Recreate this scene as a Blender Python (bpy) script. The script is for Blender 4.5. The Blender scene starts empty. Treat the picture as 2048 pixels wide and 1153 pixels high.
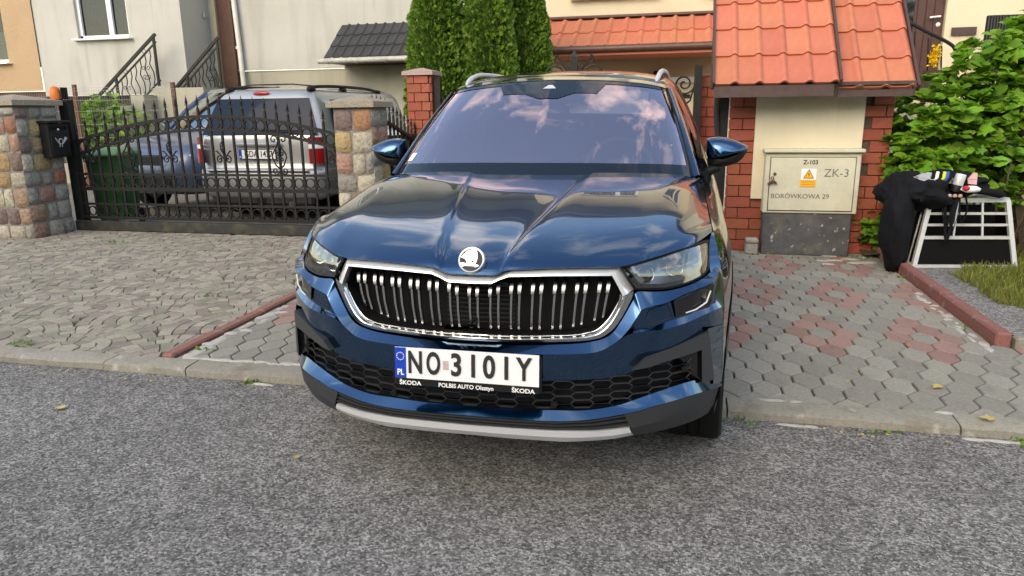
import bpy, bmesh, math, random
import numpy as np
from mathutils import Vector, Matrix, geometry, noise as mnoise
R = math.radians
rnd = random.Random(7)
sc = bpy.context.scene
COL = sc.collection

# ------------------------------------------------------------------ camera
def make_camera():
    f, p, r, H, yaw = 1445.0, R(13.76), R(-.74), 1.40, R(12.97)
    fw0 = Vector((-math.sin(yaw), math.cos(yaw), 0)); rt0 = Vector((math.cos(yaw), math.sin(yaw), 0))
    up = Vector((0, 0, 1))
    fwd = fw0*math.cos(p) - up*math.sin(p); dn = -fw0*math.sin(p) - up*math.cos(p)
    rt = rt0*math.cos(r) - dn*math.sin(r); down = rt0*math.sin(r) + dn*math.cos(r)
    cd = bpy.data.cameras.new('camera'); co = bpy.data.objects.new('camera', cd); COL.objects.link(co)
    m = Matrix((rt, -down, -fwd)).transposed().to_4x4(); m.translation = Vector((.694, -2.284, H))
    co.matrix_world = m
    cd.sensor_width = 36; cd.lens = 36*f/2048; cd.clip_start = .05; cd.clip_end = 500
    sc.camera = co
make_camera()

# ------------------------------------------------------------------ sky and sun
SUN_EL, SUN_AZ = R(32), R(200)      # azimuth clockwise from +Y (away from the street)
world = bpy.data.worlds.new('World'); sc.world = world; world.use_nodes = True
def build_world():
    nt = world.node_tree; N = nt.nodes; L = nt.links; N.clear()
    out = N.new('ShaderNodeOutputWorld'); bg = N.new('ShaderNodeBackground')
    sky = N.new('ShaderNodeTexSky'); sky.sky_type = 'NISHITA'; sky.sun_disc = False
    sky.sun_elevation = SUN_EL; sky.sun_rotation = SUN_AZ
    sky.air_density = 1.0; sky.dust_density = 1.0; sky.ozone_density = 1.6
    tc = N.new('ShaderNodeTexCoord'); sep = N.new('ShaderNodeSeparateXYZ'); L.new(tc.outputs['Generated'], sep.inputs[0])
    za = N.new('ShaderNodeMath'); za.operation = 'MAXIMUM'; za.inputs[1].default_value = 0.0; L.new(sep.outputs[2], za.inputs[0])
    zb = N.new('ShaderNodeMath'); zb.operation = 'ADD'; zb.inputs[1].default_value = .12; L.new(za.outputs[0], zb.inputs[0])
    dv = N.new('ShaderNodeVectorMath'); dv.operation = 'DIVIDE'; L.new(tc.outputs['Generated'], dv.inputs[0])
    cb = N.new('ShaderNodeCombineXYZ')
    for i in range(3): L.new(zb.outputs[0], cb.inputs[i])
    L.new(cb.outputs[0], dv.inputs[1])
    mp = N.new('ShaderNodeMapping'); mp.inputs['Scale'].default_value = (1.0, .8, 0); mp.inputs['Location'].default_value = (3.1, 1.7, 0)
    L.new(dv.outputs[0], mp.inputs[0])
    n1 = N.new('ShaderNodeTexNoise'); n1.inputs['Scale'].default_value = 2.1; n1.inputs['Detail'].default_value = 9; n1.inputs['Roughness'].default_value = .6; n1.inputs['Distortion'].default_value = .5
    L.new(mp.outputs[0], n1.inputs['Vector'])
    rp = N.new('ShaderNodeValToRGB'); rp.color_ramp.elements[0].position = .51; rp.color_ramp.elements[1].position = .80
    L.new(n1.outputs['Fac'], rp.inputs[0])
    fm = N.new('ShaderNodeMath'); fm.operation = 'MULTIPLY'; fm.inputs[1].default_value = .85; L.new(rp.outputs[0], fm.inputs[0])
    mx = N.new('ShaderNodeMix'); mx.data_type = 'RGBA'; L.new(fm.outputs[0], mx.inputs[0])
    L.new(sky.outputs[0], mx.inputs[6]); mx.inputs[7].default_value = (9.5, 8.2, 7.4, 1)
    L.new(mx.outputs[2], bg.inputs[0]); bg.inputs[1].default_value = .15
    L.new(bg.outputs[0], out.inputs[0])
build_world()
sd = bpy.data.lights.new('sun', 'SUN'); sd.energy = .5; sd.angle = R(40); sd.color = (1, .84, .66)
so = bpy.data.objects.new('sun', sd); COL.objects.link(so)
sdir = Vector((math.sin(SUN_AZ)*math.cos(SUN_EL), math.cos(SUN_AZ)*math.cos(SUN_EL), math.sin(SUN_EL)))
so.rotation_euler = sdir.to_track_quat('Z', 'Y').to_euler(); so.location = (0, 0, 20)
vs = sc.view_settings; vs.view_transform = 'Standard'; vs.look = 'None'; vs.gamma = 1; vs.use_curve_mapping = False; vs.exposure = 1.6; vs.use_white_balance = True; vs.white_balance_temperature = 7800; vs.white_balance_tint = 6
cy = sc.cycles
cy.use_denoising = True; cy.max_bounces = 8; cy.transparent_max_bounces = 12; cy.caustics_reflective = False; cy.caustics_refractive = False
cy.sample_clamp_indirect = 6

# ------------------------------------------------------------------ helpers
WORLDSET = set()
class MB:
    """collects geometry for ONE mesh; mi = material index per face"""
    def __init__(s): s.v = []; s.f = []; s.mi = []; s.m = 0
    def add(s, vs, fs, M=None):
        b = len(s.v)
        if M is not None: vs = [M @ Vector(v) for v in vs]
        s.v += [tuple(v) for v in vs]; s.f += [tuple(i+b for i in f) for f in fs]; s.mi += [s.m]*len(fs); return s
    def box(s, c, d, M=None, rz=0, taper=None, bev=0):
        x, y, z = d[0]/2, d[1]/2, d[2]/2
        if bev:
            b = min(bev, x*.9, y*.9, z*.9)
            vs = []
            for sx in (-1, 1):
                for sy in (-1, 1):
                    for sz in (-1, 1):
                        vs += [(sx*(x-b), sy*(y-b), sz*z), (sx*(x-b), sy*y, sz*(z-b)), (sx*x, sy*(y-b), sz*(z-b))]
            bm = bmesh.new()
            for q in vs: bm.verts.new(q)
            r = bmesh.ops.convex_hull(bm, input=bm.verts[:]); bm.verts.index_update()
            bmesh.ops.dissolve_limit(bm, angle_limit=.01, verts=bm.verts[:], edges=bm.edges[:]); bm.verts.index_update()
            vs = [q.co.copy() for q in bm.verts]; fs = [[q.index for q in f.verts] for f in bm.faces]; bm.free()
        else:
            vs = [Vector((a, b, c2)) for a in (-x, x) for b in (-y, y) for c2 in (-z, z)]
            fs = [(0, 1, 3, 2), (4, 6, 7, 5), (0, 4, 5, 1), (2, 3, 7, 6), (0, 2, 6, 4), (1, 5, 7, 3)]
        if taper: vs = [Vector((v[0]*(taper[0] if v[2] > 0 else 1), v[1]*(taper[1] if v[2] > 0 else 1), v[2])) for v in vs]
        T = Matrix.Translation(c) @ Matrix.Rotation(rz, 4, 'Z')
        if M is not None: T = M @ T
        return s.add([T @ Vector(v) for v in vs], fs)
    def tube(s, path, r, n=8, closed=False, cap=True, rect=None, up=None):
        P = [Vector(p) for p in path]; k = len(P); rs = r if isinstance(r, (list, tuple)) else [r]*k
        vs = []; prev = None
        for i in range(k):
            if closed: t = P[(i+1) % k]-P[i-1]
            else: t = P[min(i+1, k-1)]-P[max(i-1, 0)]
            t.normalize()
            if up is not None: u = Vector(up) - t*t.dot(Vector(up))
            elif prev is None:
                a = Vector((0, 0, 1)) if abs(t.z) < .9 else Vector((1, 0, 0)); u = a - t*t.dot(a)
            else: u = prev - t*t.dot(prev)
            if u.length < 1e-6: u = t.orthogonal()
            u.normalize(); prev = u; w = t.cross(u)
            if rect:
                for a, b in ((-1, -1), (1, -1), (1, 1), (-1, 1)): vs.append(P[i]+w*(a*rect[0]/2)+u*(b*rect[1]/2))
            else:
                for j in range(n):
                    a = 2*math.pi*j/n; vs.append(P[i]+(u*math.cos(a)+w*math.sin(a))*rs[i])
        m = 4 if rect else n; fs = []
        for i in range(k if closed else k-1):
            for j in range(m):
                a, b = i*m+j, i*m+(j+1) % m; c, d = ((i+1) % k)*m+(j+1) % m, ((i+1) % k)*m+j
                fs.append((a, b, c, d))
        if cap and not closed:
            fs.append(tuple(range(m-1, -1, -1))); fs.append(tuple((k-1)*m+j for j in range(m)))
        return s.add(vs, fs)
    def bar(s, a, b, r, n=8): return s.tube([a, b], r, n)
    def rbar(s, a, b, w, h, up=None): return s.tube([a, b], 1, rect=(w, h), up=up)
    def lathe(s, prof, n=16, M=None):
        vs = []; fs = []; k = len(prof)
        for i in range(n):
            a = 2*math.pi*i/n
            for r, z in prof: vs.append((r*math.cos(a), r*math.sin(a), z))
        for i in range(n):
            for j in range(k-1):
                a, b = i*k+j, ((i+1) % n)*k+j; fs.append((a, b, b+1, a+1))
        return s.add(vs, fs, M)
    def prism(s, poly, z0, z1, M=None, cap=True):
        n = len(poly); vs = [(x, y, z0) for x, y in poly]+[(x, y, z1) for x, y in poly]
        fs = [(i, (i+1) % n, n+(i+1) % n, n+i) for i in range(n)]
        if cap: fs += [tuple(range(n-1, -1, -1)), tuple(range(n, 2*n))]
        return s.add(vs, fs, M)
    def grid(s, rows, closed=False):
        h = len(rows); w = len(rows[0]); vs = [p for r in rows for p in r]; fs = []
        for i in range(h-1):
            for j in range(w if closed else w-1):
                a = i*w+j; b = i*w+(j+1) % w; fs.append((a, b, b+w, a+w))
        return s.add(vs, fs)
def mesh_from(mb, name='mesh', mats=(), smooth=None):
    me = bpy.data.meshes.new(name); me.from_pydata(mb.v, [], mb.f)
    for m in mats: me.materials.append(m)
    if len(mats) > 1: me.polygons.foreach_set('material_index', mb.mi)
    if smooth is not None:
        me.polygons.foreach_set('use_smooth', [True]*len(me.polygons))
        if smooth < 180: me.set_sharp_from_angle(angle=R(smooth))
    me.update(); return me
def link(name, me, parent=None):
    o = bpy.data.objects.new(name, me); COL.objects.link(o)
    if parent is not None:
        o.parent = parent
        if parent.name in WORLDSET: o.location = -parent.location
    return o
def obj(name, mb, mat, parent=None, smooth=None, fix=True):
    mats = mat if isinstance(mat, (list, tuple)) else (mat,)
    me = mesh_from(mb, name, mats, None)
    if fix and len(me.polygons) < 60000:
        bm = bmesh.new(); bm.from_mesh(me); bmesh.ops.recalc_face_normals(bm, faces=bm.faces[:]); bm.to_mesh(me); bm.free()
    if smooth is not None:
        me.polygons.foreach_set('use_smooth', [True]*len(me.polygons))
        if smooth < 180: me.set_sharp_from_angle(angle=R(smooth))
    return link(name, me, parent)
def tag(o, label=None, cat=None, group=None, kind=None):
    if label: o['label'] = label
    if cat: o['category'] = cat
    if group: o['group'] = group
    if kind: o['kind'] = kind
    return o
def thing(name, label, cat, loc=(0, 0, 0), group=None, rz=0, local=False):
    o = bpy.data.objects.new(name, None); COL.objects.link(o); o.location = loc; o.rotation_euler = (0, 0, rz)
    o.empty_display_size = .1
    if not local: WORLDSET.add(o.name)
    return tag(o, label, cat, group)
def struct(name, mb, mat, smooth=None, label=None):
    o = obj(name, mb, mat, None, smooth); o['kind'] = 'structure'
    if label: o['label'] = label
    return o
def dup(o, parent=None, **kw):
    c = o.copy(); COL.objects.link(c)
    if parent is not None: c.parent = parent
    for ch in list(o.children): dup(ch, c)
    return c
def cr(pts, n, closed=False):
    """Catmull-Rom resample of a polyline into n points per span"""
    P = [Vector(p) for p in pts]; k = len(P); out = []
    for i in range(k-1):
        p0 = P[i-1] if i > 0 else P[i]*2-P[i+1]; p3 = P[i+2] if i+2 < k else P[i+1]*2-P[i]
        p1, p2 = P[i], P[i+1]
        for j in range(n):
            t = j/n
            out.append(.5*((2*p1)+(p2-p0)*t+(2*p0-5*p1+4*p2-p3)*t*t+(3*p1-p0-3*p2+p3)*t**3))
    out.append(P[-1]); return out
def resample(pts, n):
    P = [Vector(p) for p in pts]; d = [0]
    for a, b in zip(P, P[1:]): d.append(d[-1]+(b-a).length)
    out = []; j = 0
    for i in range(n):
        t = d[-1]*i/(n-1)
        while j < len(P)-2 and d[j+1] < t: j += 1
        s = (t-d[j])/max(1e-9, d[j+1]-d[j]); out.append(P[j].lerp(P[j+1], min(1, max(0, s))))
    return out
def text_mesh(txt, size, mat, depth=.0005, sx=1, bold=0):
    cu = bpy.data.curves.new('t', 'FONT'); cu.body = txt; cu.size = size; cu.extrude = depth; cu.align_x = 'CENTER'; cu.align_y = 'CENTER'; cu.offset = bold; cu.resolution_u = 4
    o = bpy.data.objects.new('t', cu); COL.objects.link(o)
    dg = bpy.context.evaluated_depsgraph_get(); me = bpy.data.meshes.new_from_object(o.evaluated_get(dg))
    bpy.data.objects.remove(o); bpy.data.curves.remove(cu)
    for v in me.vertices: v.co.x *= sx
    me.materials.clear(); me.materials.append(mat); return me
def text_obj(name, txt, size, mat, M, parent, sx=1, bold=0, depth=.0005):
    me = text_mesh(txt, size, mat, depth, sx, bold); me.transform(M); return link(name, me, parent)
FACE_CAM = Matrix.Rotation(R(90), 4, 'X')       # text in XZ plane, readable from -Y
# ------------------------------------------------------------------ materials
def mat(name, col, rough=.6, metal=0, spec=.5, coat=0, coat_rough=.03, noise=None, bump=None, emit=None, alpha=None, trans=0, ior=1.45, coords='Object'):
    """noise=(scale, amount, detail) colour variation; bump=(scale, strength, detail)"""
    m = bpy.data.materials.new(name); m.use_nodes = True; nt = m.node_tree; N = nt.nodes; L = nt.links
    b = N['Principled BSDF']
    c = (*col, 1)
    b.inputs['Base Color'].default_value = c; b.inputs['Roughness'].default_value = rough; b.inputs['Metallic'].default_value = metal
    b.inputs['Specular IOR Level'].default_value = spec; b.inputs['Coat Weight'].default_value = coat; b.inputs['Coat Roughness'].default_value = coat_rough
    b.inputs['Transmission Weight'].default_value = trans; b.inputs['IOR'].default_value = ior
    if emit: b.inputs['Emission Color'].default_value = (*emit[0], 1); b.inputs['Emission Strength'].default_value = emit[1]
    if noise or bump:
        tc = N.new('ShaderNodeTexCoord')
    if noise:
        n = N.new('ShaderNodeTexNoise'); n.inputs['Scale'].default_value = noise[0]; n.inputs['Detail'].default_value = noise[2] if len(noise) > 2 else 6
        n.inputs['Roughness'].default_value = .65
        L.new(tc.outputs[coords], n.inputs['Vector'])
        r = N.new('ShaderNodeMapRange'); r.inputs[1].default_value = .25; r.inputs[2].default_value = .75; r.inputs[3].default_value = 1-noise[1]; r.inputs[4].default_value = 1+noise[1]
        L.new(n.outputs['Fac'], r.inputs[0])
        mx = N.new('ShaderNodeMix'); mx.data_type = 'RGBA'; mx.blend_type = 'MULTIPLY'; mx.inputs[0].default_value = 1; mx.inputs[6].default_value = c
        L.new(r.outputs[0], mx.inputs[7]); L.new(mx.outputs[2], b.inputs['Base Color'])
        m['mx'] = mx.name
    if bump:
        n2 = N.new('ShaderNodeTexNoise'); n2.inputs['Scale'].default_value = bump[0]; n2.inputs['Detail'].default_value = bump[2] if len(bump) > 2 else 4
        L.new(tc.outputs[coords], n2.inputs['Vector'])
        bp = N.new('ShaderNodeBump'); bp.inputs['Strength'].default_value = bump[1]; bp.inputs['Distance'].default_value = .02
        L.new(n2.outputs['Fac'], bp.inputs['Height']); L.new(bp.outputs[0], b.inputs['Normal'])
    return m
def nodes(m): return m.node_tree.nodes, m.node_tree.links, m.node_tree.nodes['Principled BSDF']
def colour_chain(m):
    """the socket that feeds Base Color, so that more layers can be put on top"""
    N, L, b = nodes(m)
    lk = b.inputs['Base Color'].links
    if lk: return lk[0].from_socket
    rgb = N.new('ShaderNodeRGB'); rgb.outputs[0].default_value = b.inputs['Base Color'].default_value; L.new(rgb.outputs[0], b.inputs['Base Color']); return rgb.outputs[0]
def layer(m, col, scale, lo, hi, amount=1, detail=6, stretch=(1, 1, 1), coords='Object', voronoi=False):
    """mix a second colour over the first where a noise passes a threshold: stains, moss, sand, flecks"""
    N, L, b = nodes(m); src = colour_chain(m)
    tc = N.new('ShaderNodeTexCoord'); mp = N.new('ShaderNodeMapping'); mp.inputs['Scale'].default_value = stretch; L.new(tc.outputs[coords], mp.inputs[0])
    if voronoi:
        n = N.new('ShaderNodeTexVoronoi'); n.inputs['Scale'].default_value = scale; L.new(mp.outputs[0], n.inputs['Vector']); fac = N.new('ShaderNodeSeparateColor'); L.new(n.outputs['Color'], fac.inputs[0]); fs = fac.outputs[0]
    else:
        n = N.new('ShaderNodeTexNoise'); n.inputs['Scale'].default_value = scale; n.inputs['Detail'].default_value = detail; L.new(mp.outputs[0], n.inputs['Vector']); fs = n.outputs['Fac']
    r = N.new('ShaderNodeMapRange'); r.inputs[1].default_value = lo; r.inputs[2].default_value = hi; r.inputs[4].default_value = amount; L.new(fs, r.inputs[0])
    mx = N.new('ShaderNodeMix'); mx.data_type = 'RGBA'; L.new(r.outputs[0], mx.inputs[0]); L.new(src, mx.inputs[6]); mx.inputs[7].default_value = (*col, 1)
    L.new(mx.outputs[2], b.inputs['Base Color']); return m
def vary(m, val=.2, hue=.02, sat=.1):
    """per-object colour variation"""
    N, L, b = nodes(m); src = colour_chain(m)
    oi = N.new('ShaderNodeObjectInfo'); hs = N.new('ShaderNodeHueSaturation'); L.new(src, hs.inputs['Color'])
    r = N.new('ShaderNodeMapRange'); r.inputs[3].default_value = 1-val; r.inputs[4].default_value = 1+val
    ge = N.new('ShaderNodeNewGeometry'); ad = N.new('ShaderNodeMath'); L.new(oi.outputs['Random'], ad.inputs[0]); L.new(ge.outputs['Random Per Island'], ad.inputs[1])
    fr = N.new('ShaderNodeMath'); fr.operation = 'FRACT'; L.new(ad.outputs[0], fr.inputs[0]); L.new(fr.outputs[0], r.inputs[0]); L.new(r.outputs[0], hs.inputs['Value'])
    w = N.new('ShaderNodeTexWhiteNoise'); w.noise_dimensions = '1D'; L.new(fr.outputs[0], w.inputs['W'])
    r2 = N.new('ShaderNodeMapRange'); r2.inputs[3].default_value = .5-hue; r2.inputs[4].default_value = .5+hue; L.new(w.outputs['Value'], r2.inputs[0]); L.new(r2.outputs[0], hs.inputs['Hue'])
    L.new(hs.outputs[0], b.inputs['Base Color']); return m
def vary_attr(m, name='tint', val=.3):
    N, L, b = nodes(m); src = colour_chain(m)
    a = N.new('ShaderNodeAttribute'); a.attribute_name = name
    mx = N.new('ShaderNodeMix'); mx.data_type = 'RGBA'; mx.blend_type = 'MULTIPLY'; mx.inputs[0].default_value = 1
    L.new(src, mx.inputs[6]); L.new(a.outputs['Color'], mx.inputs[7]); L.new(mx.outputs[2], b.inputs['Base Color']); return m

# asphalt: dense speckle of aggregate
def asphalt_mat(name='asphalt', base=.142):
    m = mat(name, (base, base*.97, base*.93), .85, spec=.35, coords='Object')
    N, L, b = nodes(m); tc = N.new('ShaderNodeTexCoord')
    vo = N.new('ShaderNodeTexVoronoi'); vo.inputs['Scale'].default_value = 120; L.new(tc.outputs['Object'], vo.inputs['Vector'])
    sp = N.new('ShaderNodeSeparateColor'); L.new(vo.outputs['Color'], sp.inputs[0])
    rp = N.new('ShaderNodeValToRGB'); cr_ = rp.color_ramp
    cr_.elements[0].position = 0; cr_.elements[0].color = (base*.5, base*.48, base*.46, 1)
    cr_.elements[1].position = 1; cr_.elements[1].color = (base*2.6, base*2.5, base*2.35, 1)
    e = cr_.elements.new(.22); e.color = (base*.98, base*.94, base*.89, 1)
    e = cr_.elements.new(.55); e.color = (base*1.4, base*1.34, base*1.27, 1)
    e = cr_.elements.new(.82); e.color = (base*2.3, base*2.2, base*2.1, 1)
    L.new(sp.outputs[0], rp.inputs[0])
    n = N.new('ShaderNodeTexNoise'); n.inputs['Scale'].default_value = .9; n.inputs['Detail'].default_value = 5; L.new(tc.outputs['Object'], n.inputs['Vector'])
    r = N.new('ShaderNodeMapRange'); r.inputs[1].default_value = .3; r.inputs[2].default_value = .7; r.inputs[3].default_value = .86; r.inputs[4].default_value = 1.16; L.new(n.outputs['Fac'], r.inputs[0])
    n3 = N.new('ShaderNodeTexNoise'); n3.inputs['Scale'].default_value = 14; n3.inputs['Detail'].default_value = 3; L.new(tc.outputs['Object'], n3.inputs['Vector'])
    r3 = N.new('ShaderNodeMapRange'); r3.inputs[1].default_value = .3; r3.inputs[2].default_value = .7; r3.inputs[3].default_value = .8; r3.inputs[4].default_value = 1.2; L.new(n3.outputs['Fac'], r3.inputs[0])
    mm = N.new('ShaderNodeMath'); mm.operation = 'MULTIPLY'; L.new(r.outputs[0], mm.inputs[0]); L.new(r3.outputs[0], mm.inputs[1])
    mx = N.new('ShaderNodeMix'); mx.data_type = 'RGBA'; mx.blend_type = 'MULTIPLY'; mx.inputs[0].default_value = 1
    L.new(rp.outputs[0], mx.inputs[6]); L.new(mm.outputs[0], mx.inputs[7]); L.new(mx.outputs[2], b.inputs['Base Color'])
    v2 = N.new('ShaderNodeTexVoronoi'); v2.inputs['Scale'].default_value = 120; v2.feature = 'DISTANCE_TO_EDGE'; L.new(tc.outputs['Object'], v2.inputs['Vector'])
    r4 = N.new('ShaderNodeMapRange'); r4.inputs[2].default_value = .12; L.new(v2.outputs[0], r4.inputs[0])
    ad = N.new('ShaderNodeMath'); ad.operation = 'MULTIPLY'; L.new(r4.outputs[0], ad.inputs[0]); L.new(sp.outputs[1], ad.inputs[1])
    bp = N.new('ShaderNodeBump'); bp.inputs['Strength'].default_value = .9; bp.inputs['Distance'].default_value = .006; L.new(ad.outputs[0], bp.inputs['Height']); L.new(bp.outputs[0], b.inputs['Normal'])
    return m
MT = {}
MT['asphalt'] = asphalt_mat()
layer(MT['asphalt'], (.085, .082, .078), .55, .56, .70, .2, 8); layer(MT['asphalt'], (.055, .052, .05), 1.3, .68, .74, .5, 3); layer(MT['asphalt'], (.20, .19, .17), 2.2, .62, .80, .4, 8)
MT['path'] = layer(asphalt_mat('path_asphalt', .17), (.30, .28, .24), 3, .58, .72, .5)
MT['sandbase'] = mat('joint_sand', (.075, .07, .058), .95, noise=(18, .5), bump=(60, .5))
MT['yard'] = mat('yard_paving', (.17, .155, .13), .9, noise=(6, .4), bump=(30, .4))
def paver(name, col, v=.14, h=.012):
    m = mat(name, col, .88, spec=.3, noise=(55, .22, 8), bump=(140, .35)); layer(m, tuple(min(1, c*1.7) for c in col), 150, .58, .74, .55, 3); layer(m, tuple(c*.5 for c in col), 9, .56, .8, .5); return vary(m, v, h)
MT['hex_grey'] = paver('hex_paver_grey', (.27, .258, .222))
MT['hex_red'] = paver('hex_paver_red', (.30, .195, .165), .12, .010)
MT['cobble'] = vary(paver('fan_paver', (.27, .245, .20), .15, .02), .12, .012)
MT['kerb'] = layer(layer(paver('kerb_concrete', (.27, .255, .215), .08), (.13, .10, .065), 5, .55, .75, .6), (.62, .6, .56), 7, .62, .74, .7)
MT['edging'] = layer(paver('red_edging', (.27, .125, .105), .08), (.5, .45, .42), 9, .6, .75, .5)
MT['sand'] = mat('white_sand', (.44, .42, .38), .95, noise=(40, .15), bump=(80, .4))
MT['soil'] = mat('soil', (.075, .06, .04), .95, noise=(12, .5), bump=(25, .8))
MT['lawn'] = mat('lawn_ground', (.13, .14, .045), .95, noise=(9, .45), bump=(30, .6))

# walls
def render_wall(name, col, stain=None, bump=.5, sc_=90):
    m = mat(name, col, .92, spec=.25, noise=(.7, .10, 8), bump=(sc_, bump, 6))
    if stain: layer(m, stain, 1.2, .50, .74, .75, 8, (1.6, 1.6, .22)); layer(m, tuple(c*.6 for c in stain), 3, .6, .8, .4, 6, (2.2, 2.2, .12))
    return m
MT['grey_wall'] = render_wall('grey_render', (.47, .46, .425), (.31, .30, .27))
MT['plinth'] = render_wall('plinth_render', (.38, .36, .29), (.26, .245, .20))
MT['cream_wall'] = render_wall('cream_render', (.68, .58, .42), None, .35, 120)
MT['panel_wall'] = render_wall('cream_comb_render', (.72, .645, .475), (.62, .55, .41), .3, 120)
MT['orange_wall'] = render_wall('ochre_roughcast', (.46, .325, .205), None, 1.0, 60)
MT['white'] = mat('white_plastic', (.82, .82, .80), .35)
MT['white_pipe'] = mat('white_pipe', (.70, .69, .64), .5, noise=(8, .15))
MT['glass_dark'] = mat('window_glass', (.012, .014, .016), .04, spec=.8)
MT['curtain'] = mat('curtain', (.05, .062, .06), .9, noise=(14, .3))
MT['brown'] = mat('brown_metal', (.075, .045, .040), .5, noise=(20, .25))
MT['brown_door'] = mat('brown_door', (.075, .032, .024), .45, noise=(6, .3))
MT['tile_red'] = vary(layer(layer(mat('red_roof_tile', (.50, .162, .095), .62, spec=.35, noise=(5, .12), bump=(200, .12)), (.58, .24, .16), 7, .5, .8, .5), (.20, .09, .06), 40, .70, .78, .5), .06, .006)
MT['tile_dark'] = vary(layer(mat('anthracite_roof_tile', (.040, .042, .047), .55, noise=(6, .3), bump=(200, .15)), (.16, .16, .09), 5, .58, .8, .55), .1, 0)
MT['gutter'] = mat('gutter', (.40, .39, .35), .5, noise=(9, .3))
MT['gutter_brown'] = mat('gutter_brown', (.11, .05, .038), .4, noise=(9, .3))
MT['brick'] = vary(mat('brick', (.30, .078, .045), .62, spec=.4, noise=(14, .2), bump=(120, .2)), .10, .006)
MT['mortar'] = mat('mortar', (.10, .065, .05), .95, noise=(20, .3), bump=(60, .4))
MT['mortar_grey'] = layer(mat('mortar_grey', (.22, .205, .18), .95, noise=(14, .35), bump=(40, .6)), (.10, .095, .08), 12, .5, .7, .6)
MT['agg'] = layer(layer(mat('washed_aggregate', (.34, .29, .225), .9, noise=(160, .5, 4), bump=(150, .8)), (.62, .58, .5), 190, .56, .66, .8, 2), (.10, .08, .07), 170, .58, .68, .8, 2)
def stone(name, col):
    m = mat(name, col, .85, spec=.35, noise=(30, .4, 8), bump=(28, .9, 8)); layer(m, tuple(min(.9, c*2.1) for c in col), 130, .56, .7, .6, 3); layer(m, tuple(c*.3 for c in col), 110, .57, .68, .65, 3); return vary(m, .15, .015)
MT['stones'] = [stone('granite_%s' % n, c) for n, c in (('grey', (.25, .24, .215)), ('ochre', (.30, .225, .115)), ('pink', (.30, .195, .145)), ('rust', (.27, .14, .085)), ('violet', (.17, .125, .115)), ('pale', (.36, .33, .26)))]
MT['iron'] = mat('black_iron', (.012, .012, .0125), .5, spec=.35, noise=(30, .35), bump=(90, .15))
MT['iron_beam'] = layer(mat('iron_beam', (.024, .025, .023), .6, noise=(12, .4)), (.10, .095, .055), 6, .5, .75, .6)
MT['rust'] = mat('rusty_post', (.13, .055, .04), .85, noise=(25, .4))
MT['wire'] = mat('fence_wire', (.28, .28, .26), .5, metal=.4)
MT['black_plastic'] = mat('black_plastic', (.008, .008, .0085), .5, spec=.3, bump=(300, .08))
MT['black_gloss'] = mat('black_gloss', (.006, .006, .007), .12, coat=.6)
MT['mailbox'] = mat('mailbox_black', (.010, .010, .011), .45, noise=(20, .3))
MT['silver_mark'] = mat('silver_mark', (.34, .35, .36), .5)
MT['orange_lens'] = mat('orange_lens', (.62, .155, .025), .35, spec=.4, bump=(40, .1))
MT['cab'] = layer(layer(mat('cabinet_paint', (.57, .55, .42), .55, noise=(5, .12), bump=(40, .1)), (.36, .34, .26), 3, .6, .8, .5), (.66, .64, .55), 8, .62, .75, .5)
MT['cab_base'] = layer(layer(mat('cabinet_plinth', (.085, .085, .09), .8, noise=(8, .35), bump=(30, .3)), (.5, .5, .47), 22, .66, .72, .8, 4), (.21, .19, .10), 4, .58, .8, .6)
MT['yellow'] = mat('yellow_sign', (.86, .42, .01), .45)
MT['ink'] = mat('black_ink', (.02, .02, .022), .6)
MT['ink_faded'] = mat('faded_ink', (.16, .16, .145), .7, noise=(70, .5))
MT['concrete'] = mat('concrete_block', (.33, .31, .27), .9, noise=(14, .25), bump=(40, .5))
MT['bin'] = mat('green_bin', (.035, .11, .035), .5, noise=(5, .15))
MT['bin_lid'] = mat('green_bin_lid', (.15, .29, .13), .45, noise=(5, .2))
def paint_mat():
    m = mat('deep_blue_paint', (.0015, .060, .152), .18, metal=1, coat=1, coat_rough=.015); N, L, b = nodes(m); b.inputs['Coat IOR'].default_value = 1.65
    return m
MT['paint'] = paint_mat()
MT['chrome'] = mat('chrome', (.86, .87, .88), .22, metal=1)
MT['frame_chrome'] = mat('cloud_white_chrome', (.88, .89, .90), .25, metal=.45)  # diffuse white in the base stands for clouds mirrored in the upper frame
MT['bar_chrome'] = mat('bar_chrome', (.24, .255, .28), .25, metal=1)
MT['badge_chrome'] = mat('badge_chrome', (.42, .43, .44), .25, metal=.9)
MT['chrome_dark'] = mat('dark_chrome', (.56, .57, .58), .2, metal=1)
MT['satin'] = mat('satin_silver', (.58, .59, .61), .42, metal=.25)
MT['cladding'] = mat('grey_cladding', (.030, .031, .034), .52, spec=.45, bump=(500, .06))
MT['border'] = mat('printed_glass_border', (.004, .006, .012), .03, spec=.6, coat=.3)
MT['tyre'] = mat('tyre_rubber', (.008, .008, .008), .8, spec=.3, bump=(60, .15))
MT['rim'] = mat('alloy_rim', (.45, .45, .46), .3, metal=.9)
MT['led'] = mat('led_strip', (.80, .81, .82), .25)
MT['lamp_housing'] = mat('lamp_housing', (.30, .31, .33), .3, metal=.9)
MT['leather'] = mat('grey_upholstery', (.26, .24, .24), .7, bump=(120, .2))
MT['visor'] = mat('sun_visor', (.48, .50, .52), .7)
MT['interior'] = mat('interior_plastic', (.05, .05, .054), .65)
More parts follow.
